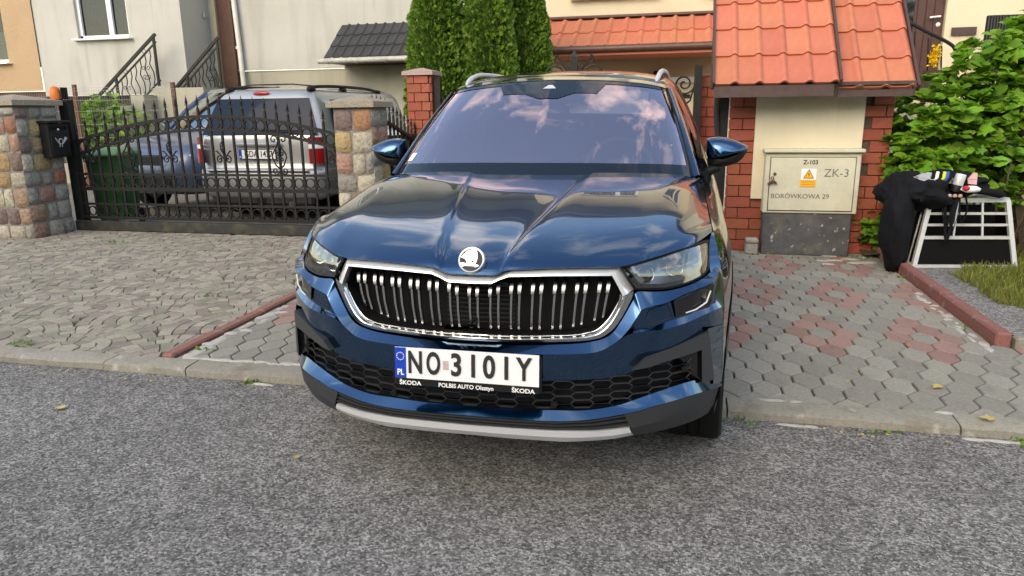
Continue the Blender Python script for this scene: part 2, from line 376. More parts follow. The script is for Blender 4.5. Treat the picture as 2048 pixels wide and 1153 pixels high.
def lens_mat(name, tint, fac_ior, rough=.0, spec_tint=(1, 1, 1), base_fac=.0):
    m = bpy.data.materials.new(name); m.use_nodes = True; N = m.node_tree.nodes; L = m.node_tree.links; N.clear()
    out = N.new('ShaderNodeOutputMaterial'); tr = N.new('ShaderNodeBsdfTransparent'); tr.inputs[0].default_value = (*tint, 1)
    gl = N.new('ShaderNodeBsdfGlossy'); gl.inputs['Roughness'].default_value = rough; gl.inputs[0].default_value = (*spec_tint, 1)
    fr = N.new('ShaderNodeFresnel'); fr.inputs[0].default_value = fac_ior
    ad = N.new('ShaderNodeMath'); ad.operation = 'ADD'; ad.use_clamp = True; ad.inputs[1].default_value = base_fac; L.new(fr.outputs[0], ad.inputs[0])
    mx = N.new('ShaderNodeMixShader'); L.new(ad.outputs[0], mx.inputs[0]); L.new(tr.outputs[0], mx.inputs[1]); L.new(gl.outputs[0], mx.inputs[2]); L.new(mx.outputs[0], out.inputs[0])
    return m
MT['windscreen'] = lens_mat('coated_windscreen', (.94, .94, .95), 1.8, 0, (1.0, .82, .90), .34)
MT['lamp_lens'] = lens_mat('clear_lamp_lens', (.92, .93, .94), 1.85, 0, (1, 1, 1), .07)
MT['side_glass'] = mat('tinted_side_glass', (.008, .009, .01), .03, spec=.9)
# ------------------------------------------------------------------ ground
def sheet(name, x0, x1, y0, y1, z, m, nx=1, ny=1, wob=0, label=None):
    mb = MB(); rows = [[(x0+(x1-x0)*i/nx, y0+(y1-y0)*j/ny, z+(mnoise.noise(Vector((i*.7, j*.7, z)))*wob if wob else 0)) for i in range(nx+1)] for j in range(ny+1)]
    mb.grid(rows); return struct(name, mb, m, 60, label)
sheet('terrain', -250, 250, -250, 250, -.12, MT['soil'])
road = sheet('road', -60, 60, -14, 1.10, -.045, MT['asphalt'], 60, 30, .006)
sheet('far_pavement', -60, 60, -17, -14, -.03, MT['yard'])
sheet('yard', -40, 40, 5.36, 30, -.012, MT['yard'])
tag(road, 'grey speckled asphalt road in front of the blue car')

# kerb along the road, one stone after the other
kerb = struct('kerb', MB().box((0, 1.16, -.06), (30, .12, .07)), MT['sandbase']); tag(kerb, 'low concrete kerb between road and paved driveways')
def kerb_stone(x0, x1, k):
    L_ = x1-x0-.008; mb = MB(); prof = [(1.085, -.10), (1.088, -.012), (1.105, .0), (1.225, .006), (1.23, -.10)]
    n = 9; rows = []
    for i in range(n):
        x = x0+.004+L_*i/(n-1); rr = random.Random(k*31+i)
        rows.append([(x, y+rr.uniform(-.004, .004)*(j in (1, 2)), z+rr.uniform(-.003, .003)*(j in (1, 2, 3))) for j, (y, z) in enumerate(prof)])
    mb.grid(rows); mb.f.append(tuple(range(4, -1, -1))); mb.f.append(tuple((n-1)*5+j for j in range(5))); mb.mi += [0, 0]
    return obj('kerb_stone', mb, MT['kerb'], kerb, 40)
xs = [-6.55, -5.55, -4.55, -3.55, -2.55, -2.0, -1.0, -.02, .97, 1.98, 2.98, 3.98]
for k, (a, b) in enumerate(zip(xs, xs[1:])): kerb_stone(a, b, k)

# pieces: the nearest are objects, the rest one part
def bevel_poly(poly, z, bev=.006, h=.05, jit=None):
    """a paver: outline, bevelled rim and sides, as verts/faces"""
    n = len(poly); cx_ = sum(p[0] for p in poly)/n; cy_ = sum(p[1] for p in poly)/n
    vs = []
    for s, dz in ((1, -h), (1, -bev), (None, 0)):
        for (x, y) in poly:
            if s is None:
                d = math.hypot(x-cx_, y-cy_); k = (d-bev)/d; vs.append((cx_+(x-cx_)*k, cy_+(y-cy_)*k, z+dz))
            else: vs.append((x, y, z+dz))
    fs = [tuple(range(2*n, 3*n))]
    for r in range(2):
        for i in range(n): fs.append((r*n+i, r*n+(i+1) % n, (r+1)*n+(i+1) % n, (r+1)*n+i))
    return vs, fs
CAMX, CAMY = .694, -2.284
def place_pieces(pieces, parent, name, nmax=300, restmat=None):
    """pieces: (cx, cy, mesh-builder, material, visible) ; nearest visible ones become objects"""
    vis = sorted([p for p in pieces if p[4]], key=lambda p: (p[0]-CAMX)**2+(p[1]-CAMY)**2)
    own = vis[:nmax]; ids = set(id(p) for p in own)
    for cx_, cy_, mb, m, _ in own: obj(name, mb, m, parent, None, fix=False)
    rest = {}
    for p in pieces:
        if id(p) in ids: continue
        rest.setdefault(p[3].name, (p[3], MB()))[1].add(p[2].v, p[2].f)
    for m, mb in rest.values():
        o = obj(name+'_field', mb, m, parent, None, fix=False); o['kind'] = 'stuff'

# hexagonal concrete pavers with red rosettes
drive = struct('paved_driveway', MB().box((.17, 3.3, -.035), (4.82, 4.2, .03)), MT['sandbase']); tag(drive, 'driveway of grey hexagonal pavers with red rosettes')
def hex_field():
    a, row, tip, side = .149, .178, .076, .102; g = .0045
    base = [(0, side/2+tip), (-a/2, side/2), (-a/2, -side/2), (0, -side/2-tip), (a/2, -side/2), (a/2, side/2)]
    X0, Y0 = 1.627, 2.461; out = []
    rr = random.Random(3)
    reds = set()
    for u in range(-12, 12):
        for w in range(-9, 9):
            ci, cj = 2*u*1+4*w, 6*u
            for di, dj in ((0, 2), (0, -2)): reds.add((ci*2+di*2, cj+dj))
            for di, dj in ((2, 0), (-2, 0), (1, 1), (-1, 1), (1, -1), (-1, -1)): reds.add((ci*2+di, cj+dj))
    for j in range(-7, 17):
        for i in range(-60, 30):
            i2 = 2*i + (j % 2)           # half-column index
            x = X0+i2*a/2; y = Y0+j*row
            if y < 1.2 or y > 5.45: continue
            poly = [(x+px_*(1-2*g/a), y+py_*(1-g/row)) for px_, py_ in base]
            lim = 2.575 if y > 2.42 else 4.2
            poly = [(min(max(q[0], -2.175), lim), min(max(q[1], 1.236), 5.35)) for q in poly]
            # drop degenerate
            ar = abs(sum(poly[k][0]*poly[(k+1) % 6][1]-poly[(k+1) % 6][0]*poly[k][1] for k in range(6)))/2
            if ar < .0025: continue
            pp = []
            for q in poly:
                if not pp or math.hypot(q[0]-pp[-1][0], q[1]-pp[-1][1]) > .004: pp.append(q)
            if len(pp) > 2 and math.hypot(pp[0][0]-pp[-1][0], pp[0][1]-pp[-1][1]) < .004: pp.pop()
            if len(pp) < 3: continue
            z = rr.uniform(-.0025, .0025)
            vs, fs = bevel_poly(pp, z); ti, tj = rr.uniform(-.012, .012), rr.uniform(-.012, .012)
            vs = [(q[0], q[1], q[2]+(q[0]-x)*ti+(q[1]-y)*tj) for q in vs]
            mb = MB().add(vs, fs)
            red = (i2, j) in reds and j > -3
            vis = (.72+.0*y < x and x < 3.0) or (x < -1.15 and y < 2.7)
            if x > .6 and x < .95 and y < 5: vis = x > .95-.0
            out.append((x, y, mb, MT['hex_red'] if red else MT['hex_grey'], vis))
    # half stones along the kerb
    for i in range(-16, 18):
        x = X0+i*a+a/2
        if x < -2.1 or x > 3.2: continue
        y0 = Y0-6*row-side/2-.006
        poly = [(x, 1.237), (x+.0, 1.237)]
        tri = [(x-.05, 1.236), (x+.05, 1.236), (x, y0-.012)]
        if y0-.012 > 1.245:
            vs, fs = bevel_poly(tri, -.002, .003); out.append((x, 1.25, MB().add(vs, fs), MT['hex_grey'], False))
    return out
place_pieces(hex_field(), drive, 'hexagonal_paver')

# fan-laid setts on the left
cob = struct('cobbled_driveway', MB().box((-6.3, 3.31, -.035), (8.05, 4.2, .03)), MT['sandbase']); tag(cob, 'driveway of small grey stones laid in fans before the gate')
def fan_field():
    rr = random.Random(11); out = []
    W = 1.04; Rr = W/2; ring = .0867
    ang0 = R(38)
    ca, sa = math.cos(ang0), math.sin(ang0)
    cells = {}
    for i in range(-14, 15):
        for j in range(-26, 27):
            u = i*W+(j % 2)*W/2; v = j*W/2
            cells[(i, j)] = (u, v)
    cl = list(cells.values())
    for (u, v) in cl:
        cxw, cyw = -5+u*ca-v*sa, 3+u*sa+v*ca
        if not (-11 < cxw < -1.2 and 0 < cyw < 7): continue
        over = [(a, b) for (a, b) in cl if b < v-1e-6 and abs(a-u) < W*1.1 and v-b < W*1.1]
        for k in range(6):
            r0, r1 = k*ring, (k+1)*ring; rm = (r0+r1)/2
            nseg = max(1, int(round(2*math.pi*rm/.094)))
            ph = rr.uniform(0, 1)
            for s in range(nseg):
                a0 = 2*math.pi*(s+ph)/nseg; a1 = a0+2*math.pi/nseg; am = (a0+a1)/2
                pu, pv = u+rm*math.cos(am), v+rm*math.sin(am)
                if any((pu-a)**2+(pv-b)**2 < (Rr-.004)**2 for a, b in over): continue
                gg = .0026; da = gg/max(rm, .05)
                if k == 0: pts = [(r1*.95*math.cos(t), r1*.95*math.sin(t)) for t in (0, 1.05, 2.1, 3.14, 4.19, 5.24)] if s == 0 else None
                else:
                    q = []
                    for t, r_ in ((a0+da, r0+gg), (a0+da, r1-gg), (am, (r1-gg)*1.002), (a1-da, r1-gg), (a1-da, r0+gg), (am, r0+gg)):
                        jit = rr.uniform(-.0025, .0025); q.append(((r_+jit)*math.cos(t), (r_+jit)*math.sin(t)))
                    pts = q[::-1] if False else q
                if pts is None: continue
                poly = []
                for (x, y) in pts:
                    uu, vv = u+x, v+y; X = -5+uu*ca-vv*sa; Y = 3+uu*sa+vv*ca
                    poly.append((min(X, -2.29), min(max(Y, 1.236), 5.37)))
                cx_ = sum(p[0] for p in poly)/len(poly); cy_ = sum(p[1] for p in poly)/len(poly)
                if cx_ > -2.3 or cy_ < 1.245 or cy_ > 5.36 or cx_ < -5.2-(cy_-1.1)*1.25: continue
                ar = sum(poly[i][0]*poly[(i+1) % len(poly)][1]-poly[(i+1) % len(poly)][0]*poly[i][1] for i in range(len(poly)))/2
                if abs(ar) < .0015: continue
                if ar < 0: poly = poly[::-1]
                z = rr.uniform(-.002, .002); vs, fs = bevel_poly(poly, z, .004, .04); ti, tj = rr.uniform(-.018, .018), rr.uniform(-.018, .018)
                vs = [(q[0], q[1], q[2]+(q[0]-cx_)*ti+(q[1]-cy_)*tj) for q in vs]
                vis = cx_ > -3.25-(cy_-1.1)*1.02
                out.append((cx_, cy_, MB().add(vs, fs), MT['cobble'], vis))
    return out
place_pieces(fan_field(), cob, 'paving_sett')

# red concrete edging
def edging(name, x, y0, y1, z1, w, label, lens=.5, wob=.004):
    e = struct(name, MB().box((x, (y0+y1)/2, -.05), (w*.8, y1-y0, .06)), MT['sandbase']); e['label'] = label
    y = y0; k = 0
    while y < y1-.05:
        L_ = min(lens, y1-y); rr = random.Random(k+int(x*100)); dz = rr.uniform(-wob, wob)
        obj('edging_stone', MB().box((x+rr.uniform(-.003, .003), y+L_/2, (z1-.08)/2+dz), (w, L_-.005, z1+.08), bev=.012), MT['edging'], e); y += L_; k += 1
edging('driveway_edging', -2.232, 1.236, 5.36, .022, .082, 'red concrete edging strip left of the blue car', 1.0)
edging('verge_edging', 2.625, 2.36, 5.32, .085, .088, 'raised red concrete edging right of the pavers', 1.0)
vk = struct('verge_kerb', MB().box((3.5, 2.40, -.03), (1.6, .06, .05)), MT['sandbase']); vk['label'] = 'pale concrete edging at the end of the verge'
for k in range(2): obj('kerb_stone', MB().box((3.18+k*1.0, 2.385, .012), (.99, .085, .10), bev=.014), MT['kerb'], vk)
sheet('asphalt_path', 2.67, 3.12, 2.43, 5.4, .055, MT['path'], 4, 20, .012)
lawn = sheet('lawn', 3.05, 9, 2.43, 7.5, .045, MT['lawn'], 30, 30, .03)
bed = sheet('planting_bed', 2.45, 5.6, 5.0, 8.5, .03, MT['soil'], 24, 24, .05)

# sand and dirt lying in joints and gutter: low irregular heaps
def heap(x, y, lx, ly, h, m, name='sand', seed=0, rz=0):
    mb = MB(); rr = random.Random(seed); n = 14; rings = 4; vs = [(0, 0, h)]
    for k in range(1, rings+1):
        for i in range(n):
            a = 2*math.pi*i/n; j = 1+.45*mnoise.noise(Vector((math.cos(a)*1.7+seed, math.sin(a)*1.7, k*.35+seed)))
            t = k/rings*j; vs.append((lx*t*math.cos(a), ly*t*math.sin(a), h*(1-k/rings)**1.0+.0 - (.006 if k == rings else 0)))
    fs = [(0, 1+i, 1+(i+1) % n) for i in range(n)]
    for k in range(rings-1):
        for i in range(n): fs.append((1+k*n+i, 1+(k+1)*n+i, 1+(k+1)*n+(i+1) % n, 1+k*n+(i+1) % n))
    M = Matrix.Translation((x, y, 0)) @ Matrix.Rotation(rz, 4, 'Z'); mb.add([M @ Vector(v) for v in vs], fs); return mb
sandmb = MB()
def sand_at(x, y, lx, ly, h=.006, z=.001, rz=0, seed=0):
    b = heap(x, y, lx, ly, h, None, seed=seed, rz=rz); sandmb.add([(v[0], v[1], v[2]+z) for v in b.v], b.f)
rr = random.Random(5)
for k in range(16): sand_at(-2.155+abs(rr.gauss(0, .035)), 1.3+k*.075, rr.uniform(.02, .06), rr.uniform(.03, .08), .003, .0015, 0, k)
for k in range(9): sand_at(-2.05+k*.085, 1.262+rr.uniform(-.01, .012), rr.uniform(.05, .10), rr.uniform(.012, .03), .004, .002, 0, 40+k)
for k in range(16): sand_at(2.54-rr.uniform(0, .05), 2.3+k*.09, rr.uniform(.012, .035), rr.uniform(.02, .07), .005, .002, 0, 60+k)
for k in range(8): sand_at(2.2+rr.uniform(-.35, .3), 4.85+rr.uniform(-.2, .25), rr.uniform(.04, .12), rr.uniform(.02, .05), .006, .002, 0, 90+k)
for (x, lx) in ((1.25, .10), (1.34, .06), (2.02, .08), (2.12, .12), (2.25, .10), (-1.5, .10)): sand_at(x, 1.055, lx*.8, .018, .006, -.044, R(-3), int(x*50))
for (x, lx) in ((1.18, .09), (1.3, .05), (1.95, .05)): sand_at(x, 1.226, lx, .02, .004, .006, 0, int(x*70))
sand = obj('sand', sandmb, MT['sand'], None, 60, fix=False); tag(sand, 'white sand spilt in the joints and along the kerb', 'sand', kind='stuff')
# ------------------------------------------------------------------ houses
def window(parent, x0, x1, z0, z1, y, depth=.12, mull=(.62,), sill=True, curtain=True):
    """white framed window set into a wall that faces -Y at y"""
    w = MB(); t = .07; fy = y+depth
    for a, b, c, d in ((x0, x0+t, z0, z1), (x1-t, x1, z0, z1), (x0, x1, z0, z0+t), (x0, x1, z1-t, z1)): w.box(((a+b)/2, fy-.02, (c+d)/2), (b-a, .06, d-c))
    for m in mull: xm = x0+(x1-x0)*m; w.box((xm, fy-.022, (z0+z1)/2), (.11, .062, z1-z0-2*t+.01))
    o = obj('window', w, MT['white'], parent)
    obj('pane', MB().add([(x0, fy, z0), (x1, fy, z0), (x1, fy, z1), (x0, fy, z1)], [(0, 1, 2, 3)]), MT['window_glass'], o, fix=False)
    rm_ = MB(); e = .05; a, b, c, d, n_, f_ = x0-e, x1+e, z0-e, z1+e, fy+.012, fy+.9; rm_.add([(a, n_, c), (b, n_, c), (b, n_, d), (a, n_, d), (a, f_, c), (b, f_, c), (b, f_, d), (a, f_, d)], [(0, 4, 5, 1), (1, 5, 6, 2), (2, 6, 7, 3), (3, 7, 4, 0), (4, 7, 6, 5)]); obj('dark_room_box', rm_, MT['interior'], o)  # added dark box, keeps light leaking into the hollow house off the window
    if curtain:
        c = MB(); n = 60; c.grid([[(x0+(x1-x0)*i/n, fy+.10+.015*math.sin(i*1.9)+.008*math.sin(i*.7), z) for i in range(n+1) if True] for z in (z0, z1)])
        obj('curtain', c, MT['curtain'], o, 60)
    if sill: obj('sill', MB().box(((x0+x1)/2, y-.03, z0-.02), (x1-x0+.16, .20, .035), bev=.006), MT['white'], o)
    return o
def wall_with_holes(name, x0, x1, z0, z1, y, th, holes, m, parent):
    """front face with real openings and reveals"""
    xs = sorted(set([x0, x1]+[h[0] for h in holes]+[h[1] for h in holes])); zs = sorted(set([z0, z1]+[h[2] for h in holes]+[h[3] for h in holes]))
    mb = MB()
    for a, b in zip(xs, xs[1:]):
        for c, d in zip(zs, zs[1:]):
            mx_, mz_ = (a+b)/2, (c+d)/2
            if any(h[0] < mx_ < h[1] and h[2] < mz_ < h[3] for h in holes): continue
            mb.add([(a, y, c), (b, y, c), (b, y, d), (a, y, d)], [(0, 1, 2, 3)])
    for h in holes:
        a, b, c, d = h; mb.add([(a, y, c), (b, y, c), (b, y, d), (a, y, d), (a, y+th, c), (b, y+th, c), (b, y+th, d), (a, y+th, d)], [(0, 4, 5, 1), (1, 5, 6, 2), (2, 6, 7, 3), (3, 7, 4, 0)])
    return obj(name, mb, m, parent, fix=False)
MT['window_glass'] = lens_mat0 = None
def pane_mat():
    m = bpy.data.materials.new('window_pane'); m.use_nodes = True; N = m.node_tree.nodes; L = m.node_tree.links; N.clear()
    out = N.new('ShaderNodeOutputMaterial'); tr = N.new('ShaderNodeBsdfTransparent'); tr.inputs[0].default_value = (.42, .46, .46, 1)
    gl = N.new('ShaderNodeBsdfGlossy'); gl.inputs['Roughness'].default_value = .01; fr = N.new('ShaderNodeFresnel'); fr.inputs[0].default_value = 1.5
    mx = N.new('ShaderNodeMixShader'); L.new(fr.outputs[0], mx.inputs[0]); L.new(tr.outputs[0], mx.inputs[1]); L.new(gl.outputs[0], mx.inputs[2]); L.new(mx.outputs[0], out.inputs[0]); return m
MT['window_glass'] = pane_mat()
def eave(parent, x0, x1, y, z, m, over=.45):
    obj('eave', MB().box(((x0+x1)/2, y-over/2+.1, z), (x1-x0, over+.2, .16)), m, parent)
    g = MB(); g.tube([(x0, y-over-.06, z+.06), (x1, y-over-.06, z+.06)], .065, 8); obj('gutter', g, m, parent, 60)
    r = MB(); r.add([(x0, y-over, z+.1), (x1, y-over, z+.1), (x1, y+4.5, z+1.7), (x0, y+4.5, z+1.7)], [(0, 1, 2, 3)]); obj('roof', r, MT['tile_red'] if parent.name.startswith('cream') else MT['tile_dark'], parent)

def tile_roof(parent, x0, eave_pt, cols, rows, w, ln, slope, m, hump=.028, step=.018, name='roof_tile', humps=1):
    """pressed tiles: each a wavy plate with a stepped lower lip; eave_pt=(y,z) of the lower edge"""
    cs, sn = math.cos(slope), math.sin(slope); nx = 14*humps
    def prof(u):
        u = (u*humps) % 1.0; d = abs(u-.5)*2
        return hump*max(0, math.cos(min(1, max(0, (abs(u-.82) if u > .4 else abs(u+.18)))/.20)*math.pi/2))**1.3
    mb = MB(); top = []; low = []; lip = []
    ny = 3; g = []
    for j in range(ny+1):
        t = j/ny; g.append([(u*w/nx, t*ln*1.03, prof(u/nx)+step*(1-t)) for u in range(nx+1)])
    lipr = [(p[0], p[1]+.004, p[2]-step-.006) for p in g[0]]
    mb.grid([lipr]+g); me = mesh_from(mb, name, (m,), 40)
    for c in range(cols):
        for r in range(rows):
            o = link(name, me, parent); base = Vector((x0+c*w, eave_pt[0]+r*ln*cs, eave_pt[1]+r*ln*sn))
            o.rotation_euler = (slope, 0, 0); o.location = o.location+base

# grey rendered house on the left
gh = thing('grey_house', 'grey rendered house with stained walls behind the iron gate', 'house', (-8, 14, 0))
w1 = (-12.35, -11.03, 3.06, 4.55)
wall_with_holes('wall', -13.45, -9.72, 1.86, 7.6, 12.0, .14, [w1, (-12.35, -11.03, 5.9, 7.2)], MT['grey_wall'], gh)
obj('base_course', MB().box((-11.6, 12.35, .9), (3.7, .4, 1.92)), mat('dark_basement', (.06, .055, .05), .9, noise=(3, .3)), gh)
obj('wall', MB().add([(-9.72, 12.0, 1.86), (-9.72, 13.2, 1.86), (-9.72, 13.2, 7.6), (-9.72, 12.0, 7.6)], [(0, 1, 2, 3)]), MT['grey_wall'], gh)
window(gh, *w1, 12.0); window(gh, -12.35, -11.03, 5.9, 7.2, 12.0)
w2 = (-7.9, -6.6, 5.2, 6.5)
wall_with_holes('wall', -9.72, -2.3, 2.36, 7.6, 13.0, .14, [w2, (-4.6, -3.4, 5.2, 6.5)], MT['grey_wall'], gh)
window(gh, *w2, 13.0); window(gh, -4.6, -3.4, 5.2, 6.5, 13.0)
obj('plinth', MB().box((-6.0, 13.10, 1.17), (7.4, .16, 2.36)), MT['plinth'], gh)
obj('plinth_flashing', MB().box((-6.0, 13.0, 2.37), (7.4, .05, .02)), MT['gutter'], gh)
dr = obj('front_door', MB().box((-9.28, 12.97, 3.1), (.34, .10, 2.2)), MT['brown_door'], gh); obj('door_frame', MB().box((-9.52, 12.93, 3.15), (.10, .14, 2.4)), mat('ochre_frame', (.36, .31, .2), .7), dr)
dp = MB(); dp.tube([(-9.02, 12.90, 6.5), (-9.02, 12.90, 4.0), (-8.98, 12.90, 2.9), (-8.95, 12.90, 1.6)], .052, 10)
for z in (5.2, 2.85): dp.tube([(-9.0, 12.9, z-.03), (-9.0, 12.9, z+.03)], .062, 10)
obj('downpipe', dp, MT['white_pipe'], gh, 50)
obj('wall_lamp', MB().box((-9.66, 12.75, 3.55), (.04, .09, .12), bev=.01), MT['gutter'], gh)
eave(gh, -13.6, -2.3, 11.9, 7.65, MT['brown'], .5)
# low canopy with anthracite tiles on that wall
cn = thing('dark_canopy', 'small lean-to canopy with black roof tiles on the grey house', 'canopy', (-5.4, 12.5, 2.4))
tile_roof(cn, -6.50, (12.02, 2.50), 14, 3, .205, .40, R(38), MT['tile_dark'], .03)
obj('soffit', MB().box((-5.05, 12.50, 2.44), (2.95, .98, .05)), MT['brown'], cn)
gt = MB(); gt.tube([(-6.62, 12.0, 2.445), (-3.5, 12.0, 2.455)], .055, 10)
for k in range(5): gt.tube([(-6.4+k*.62, 12.0, 2.44), (-6.38+k*.62, 12.0, 2.44)], .064, 10)
obj('gutter', gt, MT['gutter'], cn, 50)
obj('cheek_panel', MB().box((-5.05, 12.97, 1.2), (2.9, .04, 2.4)), MT['plinth'], cn)
# ochre house at the far left
oh = thing('ochre_house', 'ochre roughcast house at the left edge behind the fence', 'house', (-16, 14, 0))
wo = (-15.6, -14.28, 2.62, 4.1)
wall_with_holes('wall', -19, -13.45, 1.98, 7.6, 11.97, .14, [wo], MT['orange_wall'], oh)
window(oh, *wo, 11.97, mull=(.30,))
obj('net_curtain', MB().grid([[(-15.6+i*.033, 12.16+.02*math.sin(i*1.3), z) for i in range(41)] for z in (2.64, 3.3)]), mat('pale_net', (.33, .40, .36), .9, noise=(20, .3)), oh, 60)
obj('base_course', MB().box((-16.2, 12.30, .97), (5.4, .5, 2.0)), mat('brown_basement', (.11, .055, .045), .9, noise=(5, .3)), oh)
eave(oh, -19, -13.6, 11.9, 7.65, MT['brown'], .5)
# outside stairs of the grey house
stt = thing('entrance_stairs', 'concrete entrance stairs rising to the grey house door', 'stairs', (-10.6, 11.2, 0))
for k in range(9): obj('step', MB().box((-12.55+k*.29, 12.0-.75+.3, .10+k*.10), (.31, 1.1, .22+k*.20)), MT['plinth'], stt)
obj('landing', MB().box((-9.55, 12.2, .98), (1.2, 1.6, 1.96)), MT['plinth'], stt)
def scroll(mb, c, r, turns, sgn=1, start=0, M=None, n=22, rad=.006):
    """flat spiral in the XZ plane around c"""
    p = []
    for i in range(n+1):
        t = i/n; a = start+sgn*turns*2*math.pi*t; q = r*(1-.85*t); p.append((c[0]+q*math.cos(a), c[1], c[2]+q*math.sin(a)))
    mb.tube(p, rad, 5)
def stair_rail(nm_label, x0, z0, x1, z1, y):
    rl = thing('stair_railing', nm_label, 'railing', ((x0+x1)/2, y, min(z0, z1)), 'stair railings')
    a, b = Vector((x0, y, z0)), Vector((x1, y, z1)); d = b-a
    obj('handrail', MB().tube([a, b], 1, rect=(.05, .055)), MT['iron'], rl); m = MB(); m.tube([a-Vector((0, 0, .15)), b-Vector((0, 0, .15))], 1, rect=(.03, .03)); m.tube([a-Vector((0, 0, .92)), b-Vector((0, 0, .92))], 1, rect=(.03, .03)); obj('rail', m, MT['iron'], rl)
    n = 20
    for i in range(n+1):
        p = a+d*((i+.4)/(n+.8)); bm_ = MB()
        if i % 8 == 4: bm_.tube([p-Vector((0, 0, .03)), p-Vector((0, 0, 1.0))], 1, rect=(.045, .045))
        else: bm_.tube([p-Vector((0, 0, .15)), p-Vector((-.015, 0, .30)), p-Vector((.035, 0, .45)), p-Vector((-.04, 0, .62)), p-Vector((-.05, 0, .76)), p-Vector((.0, 0, .92))], .012, 5)
        obj('baluster', bm_, MT['iron'], rl)
    for i in (2, 6, 10, 14, 18):
        p = a+d*((i+.4)/(n+.8)); o = MB()
        scroll(o, (p.x-.05, y-.01, p.z-.62), .055, 1.2, 1, 0); scroll(o, (p.x+.05, y-.01, p.z-.62), .055, 1.2, -1, math.pi); o.tube([(p.x-.06, y-.01, p.z-.66), (p.x+.06, y-.01, p.z-.66)], .008, 5)
        if i in (6, 14, 18): scroll(o, (p.x-.05, y-.01, p.z-.42), .055, 1.2, -1, 0); scroll(o, (p.x+.05, y-.01, p.z-.42), .055, 1.2, 1, math.pi)
        obj('scroll_work', o, MT['iron'], rl, 60)
        obj('ring', MB().tube([(p.x+.045*math.cos(t), y-.012, p.z-.09+.045*math.sin(t)) for t in np.linspace(0, 2*math.pi, 12, endpoint=False)], .007, 5, closed=True), MT['iron'], rl, 60)
stair_rail('wrought iron stair railing nearer the window, left of the pair', -12.75, .98, -10.05, 3.05, 11.55)
stair_rail('wrought iron stair railing nearer the white downpipe, right of the pair', -10.95, 1.16, -8.85, 2.98, 11.95)

# cream house behind the blue car
ch = thing('cream_house', 'cream rendered house with a red tiled canopy behind the blue car', 'house', (0, 13, 0))
cw = (-1.32, .15, 3.42, 4.7); cw2 = (1.0, 1.9, 3.42, 4.7); cw3 = (-1.2, .1, 5.75, 6.9); cw4 = (1.1, 2.4, 5.75, 6.9)
wall_with_holes('wall', -2.3, 3.45, 0, 7.5, 12.0, .14, [cw, cw2, cw3, cw4, (1.9, 2.9, .2, 2.1)], MT['cream_wall'], ch)
window(ch, *cw, 12.0); window(ch, *cw2, 12.0, mull=(.5,)); window(ch, *cw3, 12.0); window(ch, *cw4, 12.0)
obj('garage_door', MB().box((2.4, 12.16, 1.15), (1.0, .05, 1.9)), MT['brown_door'], ch)
wall_with_holes('wall', 3.45, 12, 0, 7.5, 9.0, .14, [(3.52, 4.10, 1.50, 3.5), (5.9, 7.1, 3.4, 4.7)], MT['cream_wall'], ch)
window(ch, 5.9, 7.1, 3.4, 4.7, 9.0)
obj('wall', MB().add([(3.45, 9.0, 0), (3.45, 12.0, 0), (3.45, 12.0, 7.5), (3.45, 9.0, 7.5)], [(0, 1, 2, 3)]), MT['cream_wall'], ch)
d = obj('front_door', MB().box((3.81, 9.10, 2.5), (.56, .06, 2.0)), MT['brown_door'], ch)
for k in range(5): obj('door_board', MB().box((3.60+k*.105, 9.065, 2.5), (.098, .02, 1.98), bev=.004), MT['brown_door'], d)
obj('glass_strip', MB().box((3.66, 9.05, 2.75), (.11, .012, 1.3)), MT['glass_dark'], d)
obj('handle', MB().tube([(4.03, 9.05, 2.56), (4.03, 8.99, 2.56), (3.90, 8.985, 2.55)], .013, 8), MT['led'], d, 60)
obj('lock', MB().lathe([(0, .02), (.022, .016), (.03, 0)], 12, Matrix.Translation((4.03, 9.05, 2.46)) @ Matrix.Rotation(R(90), 4, 'X')), MT['led'], d, 60)
eave(ch, -2.3, 3.6, 11.9, 7.5, MT['brown'], .5); eave(ch, 3.3, 12, 8.9, 7.5, MT['brown'], .5)
cc = thing('red_canopy', 'long red tiled canopy on the cream house behind the blue car', 'canopy', (-.2, 11.4, 2.4))
tile_roof(cc, -1.98, (10.62, 2.43), 12, 2, .285, .62, R(27), MT['tile_red'], .035, .022)
obj('flashing', MB().box((-.2, 11.86, 3.06), (3.5, .28, .04)), MT['gutter_brown'], cc)
g = MB(); g.tube([(-2.02, 10.58, 2.40), (1.55, 10.58, 2.41)], .062, 10); obj('gutter', g, MT['gutter_brown'], cc, 50)
obj('soffit', MB().box((-.2, 11.28, 2.33), (3.5, 1.36, .05)), MT['tile_red'], cc)
obj('wall_lantern', MB().box((.25, 11.93, 2.02), (.16, .10, .14), bev=.02), MT['black_plastic'], ch)
obj('lintel', MB().box((.95, 11.95, 1.92), (1.2, .06, .10)), MT['white'], ch)
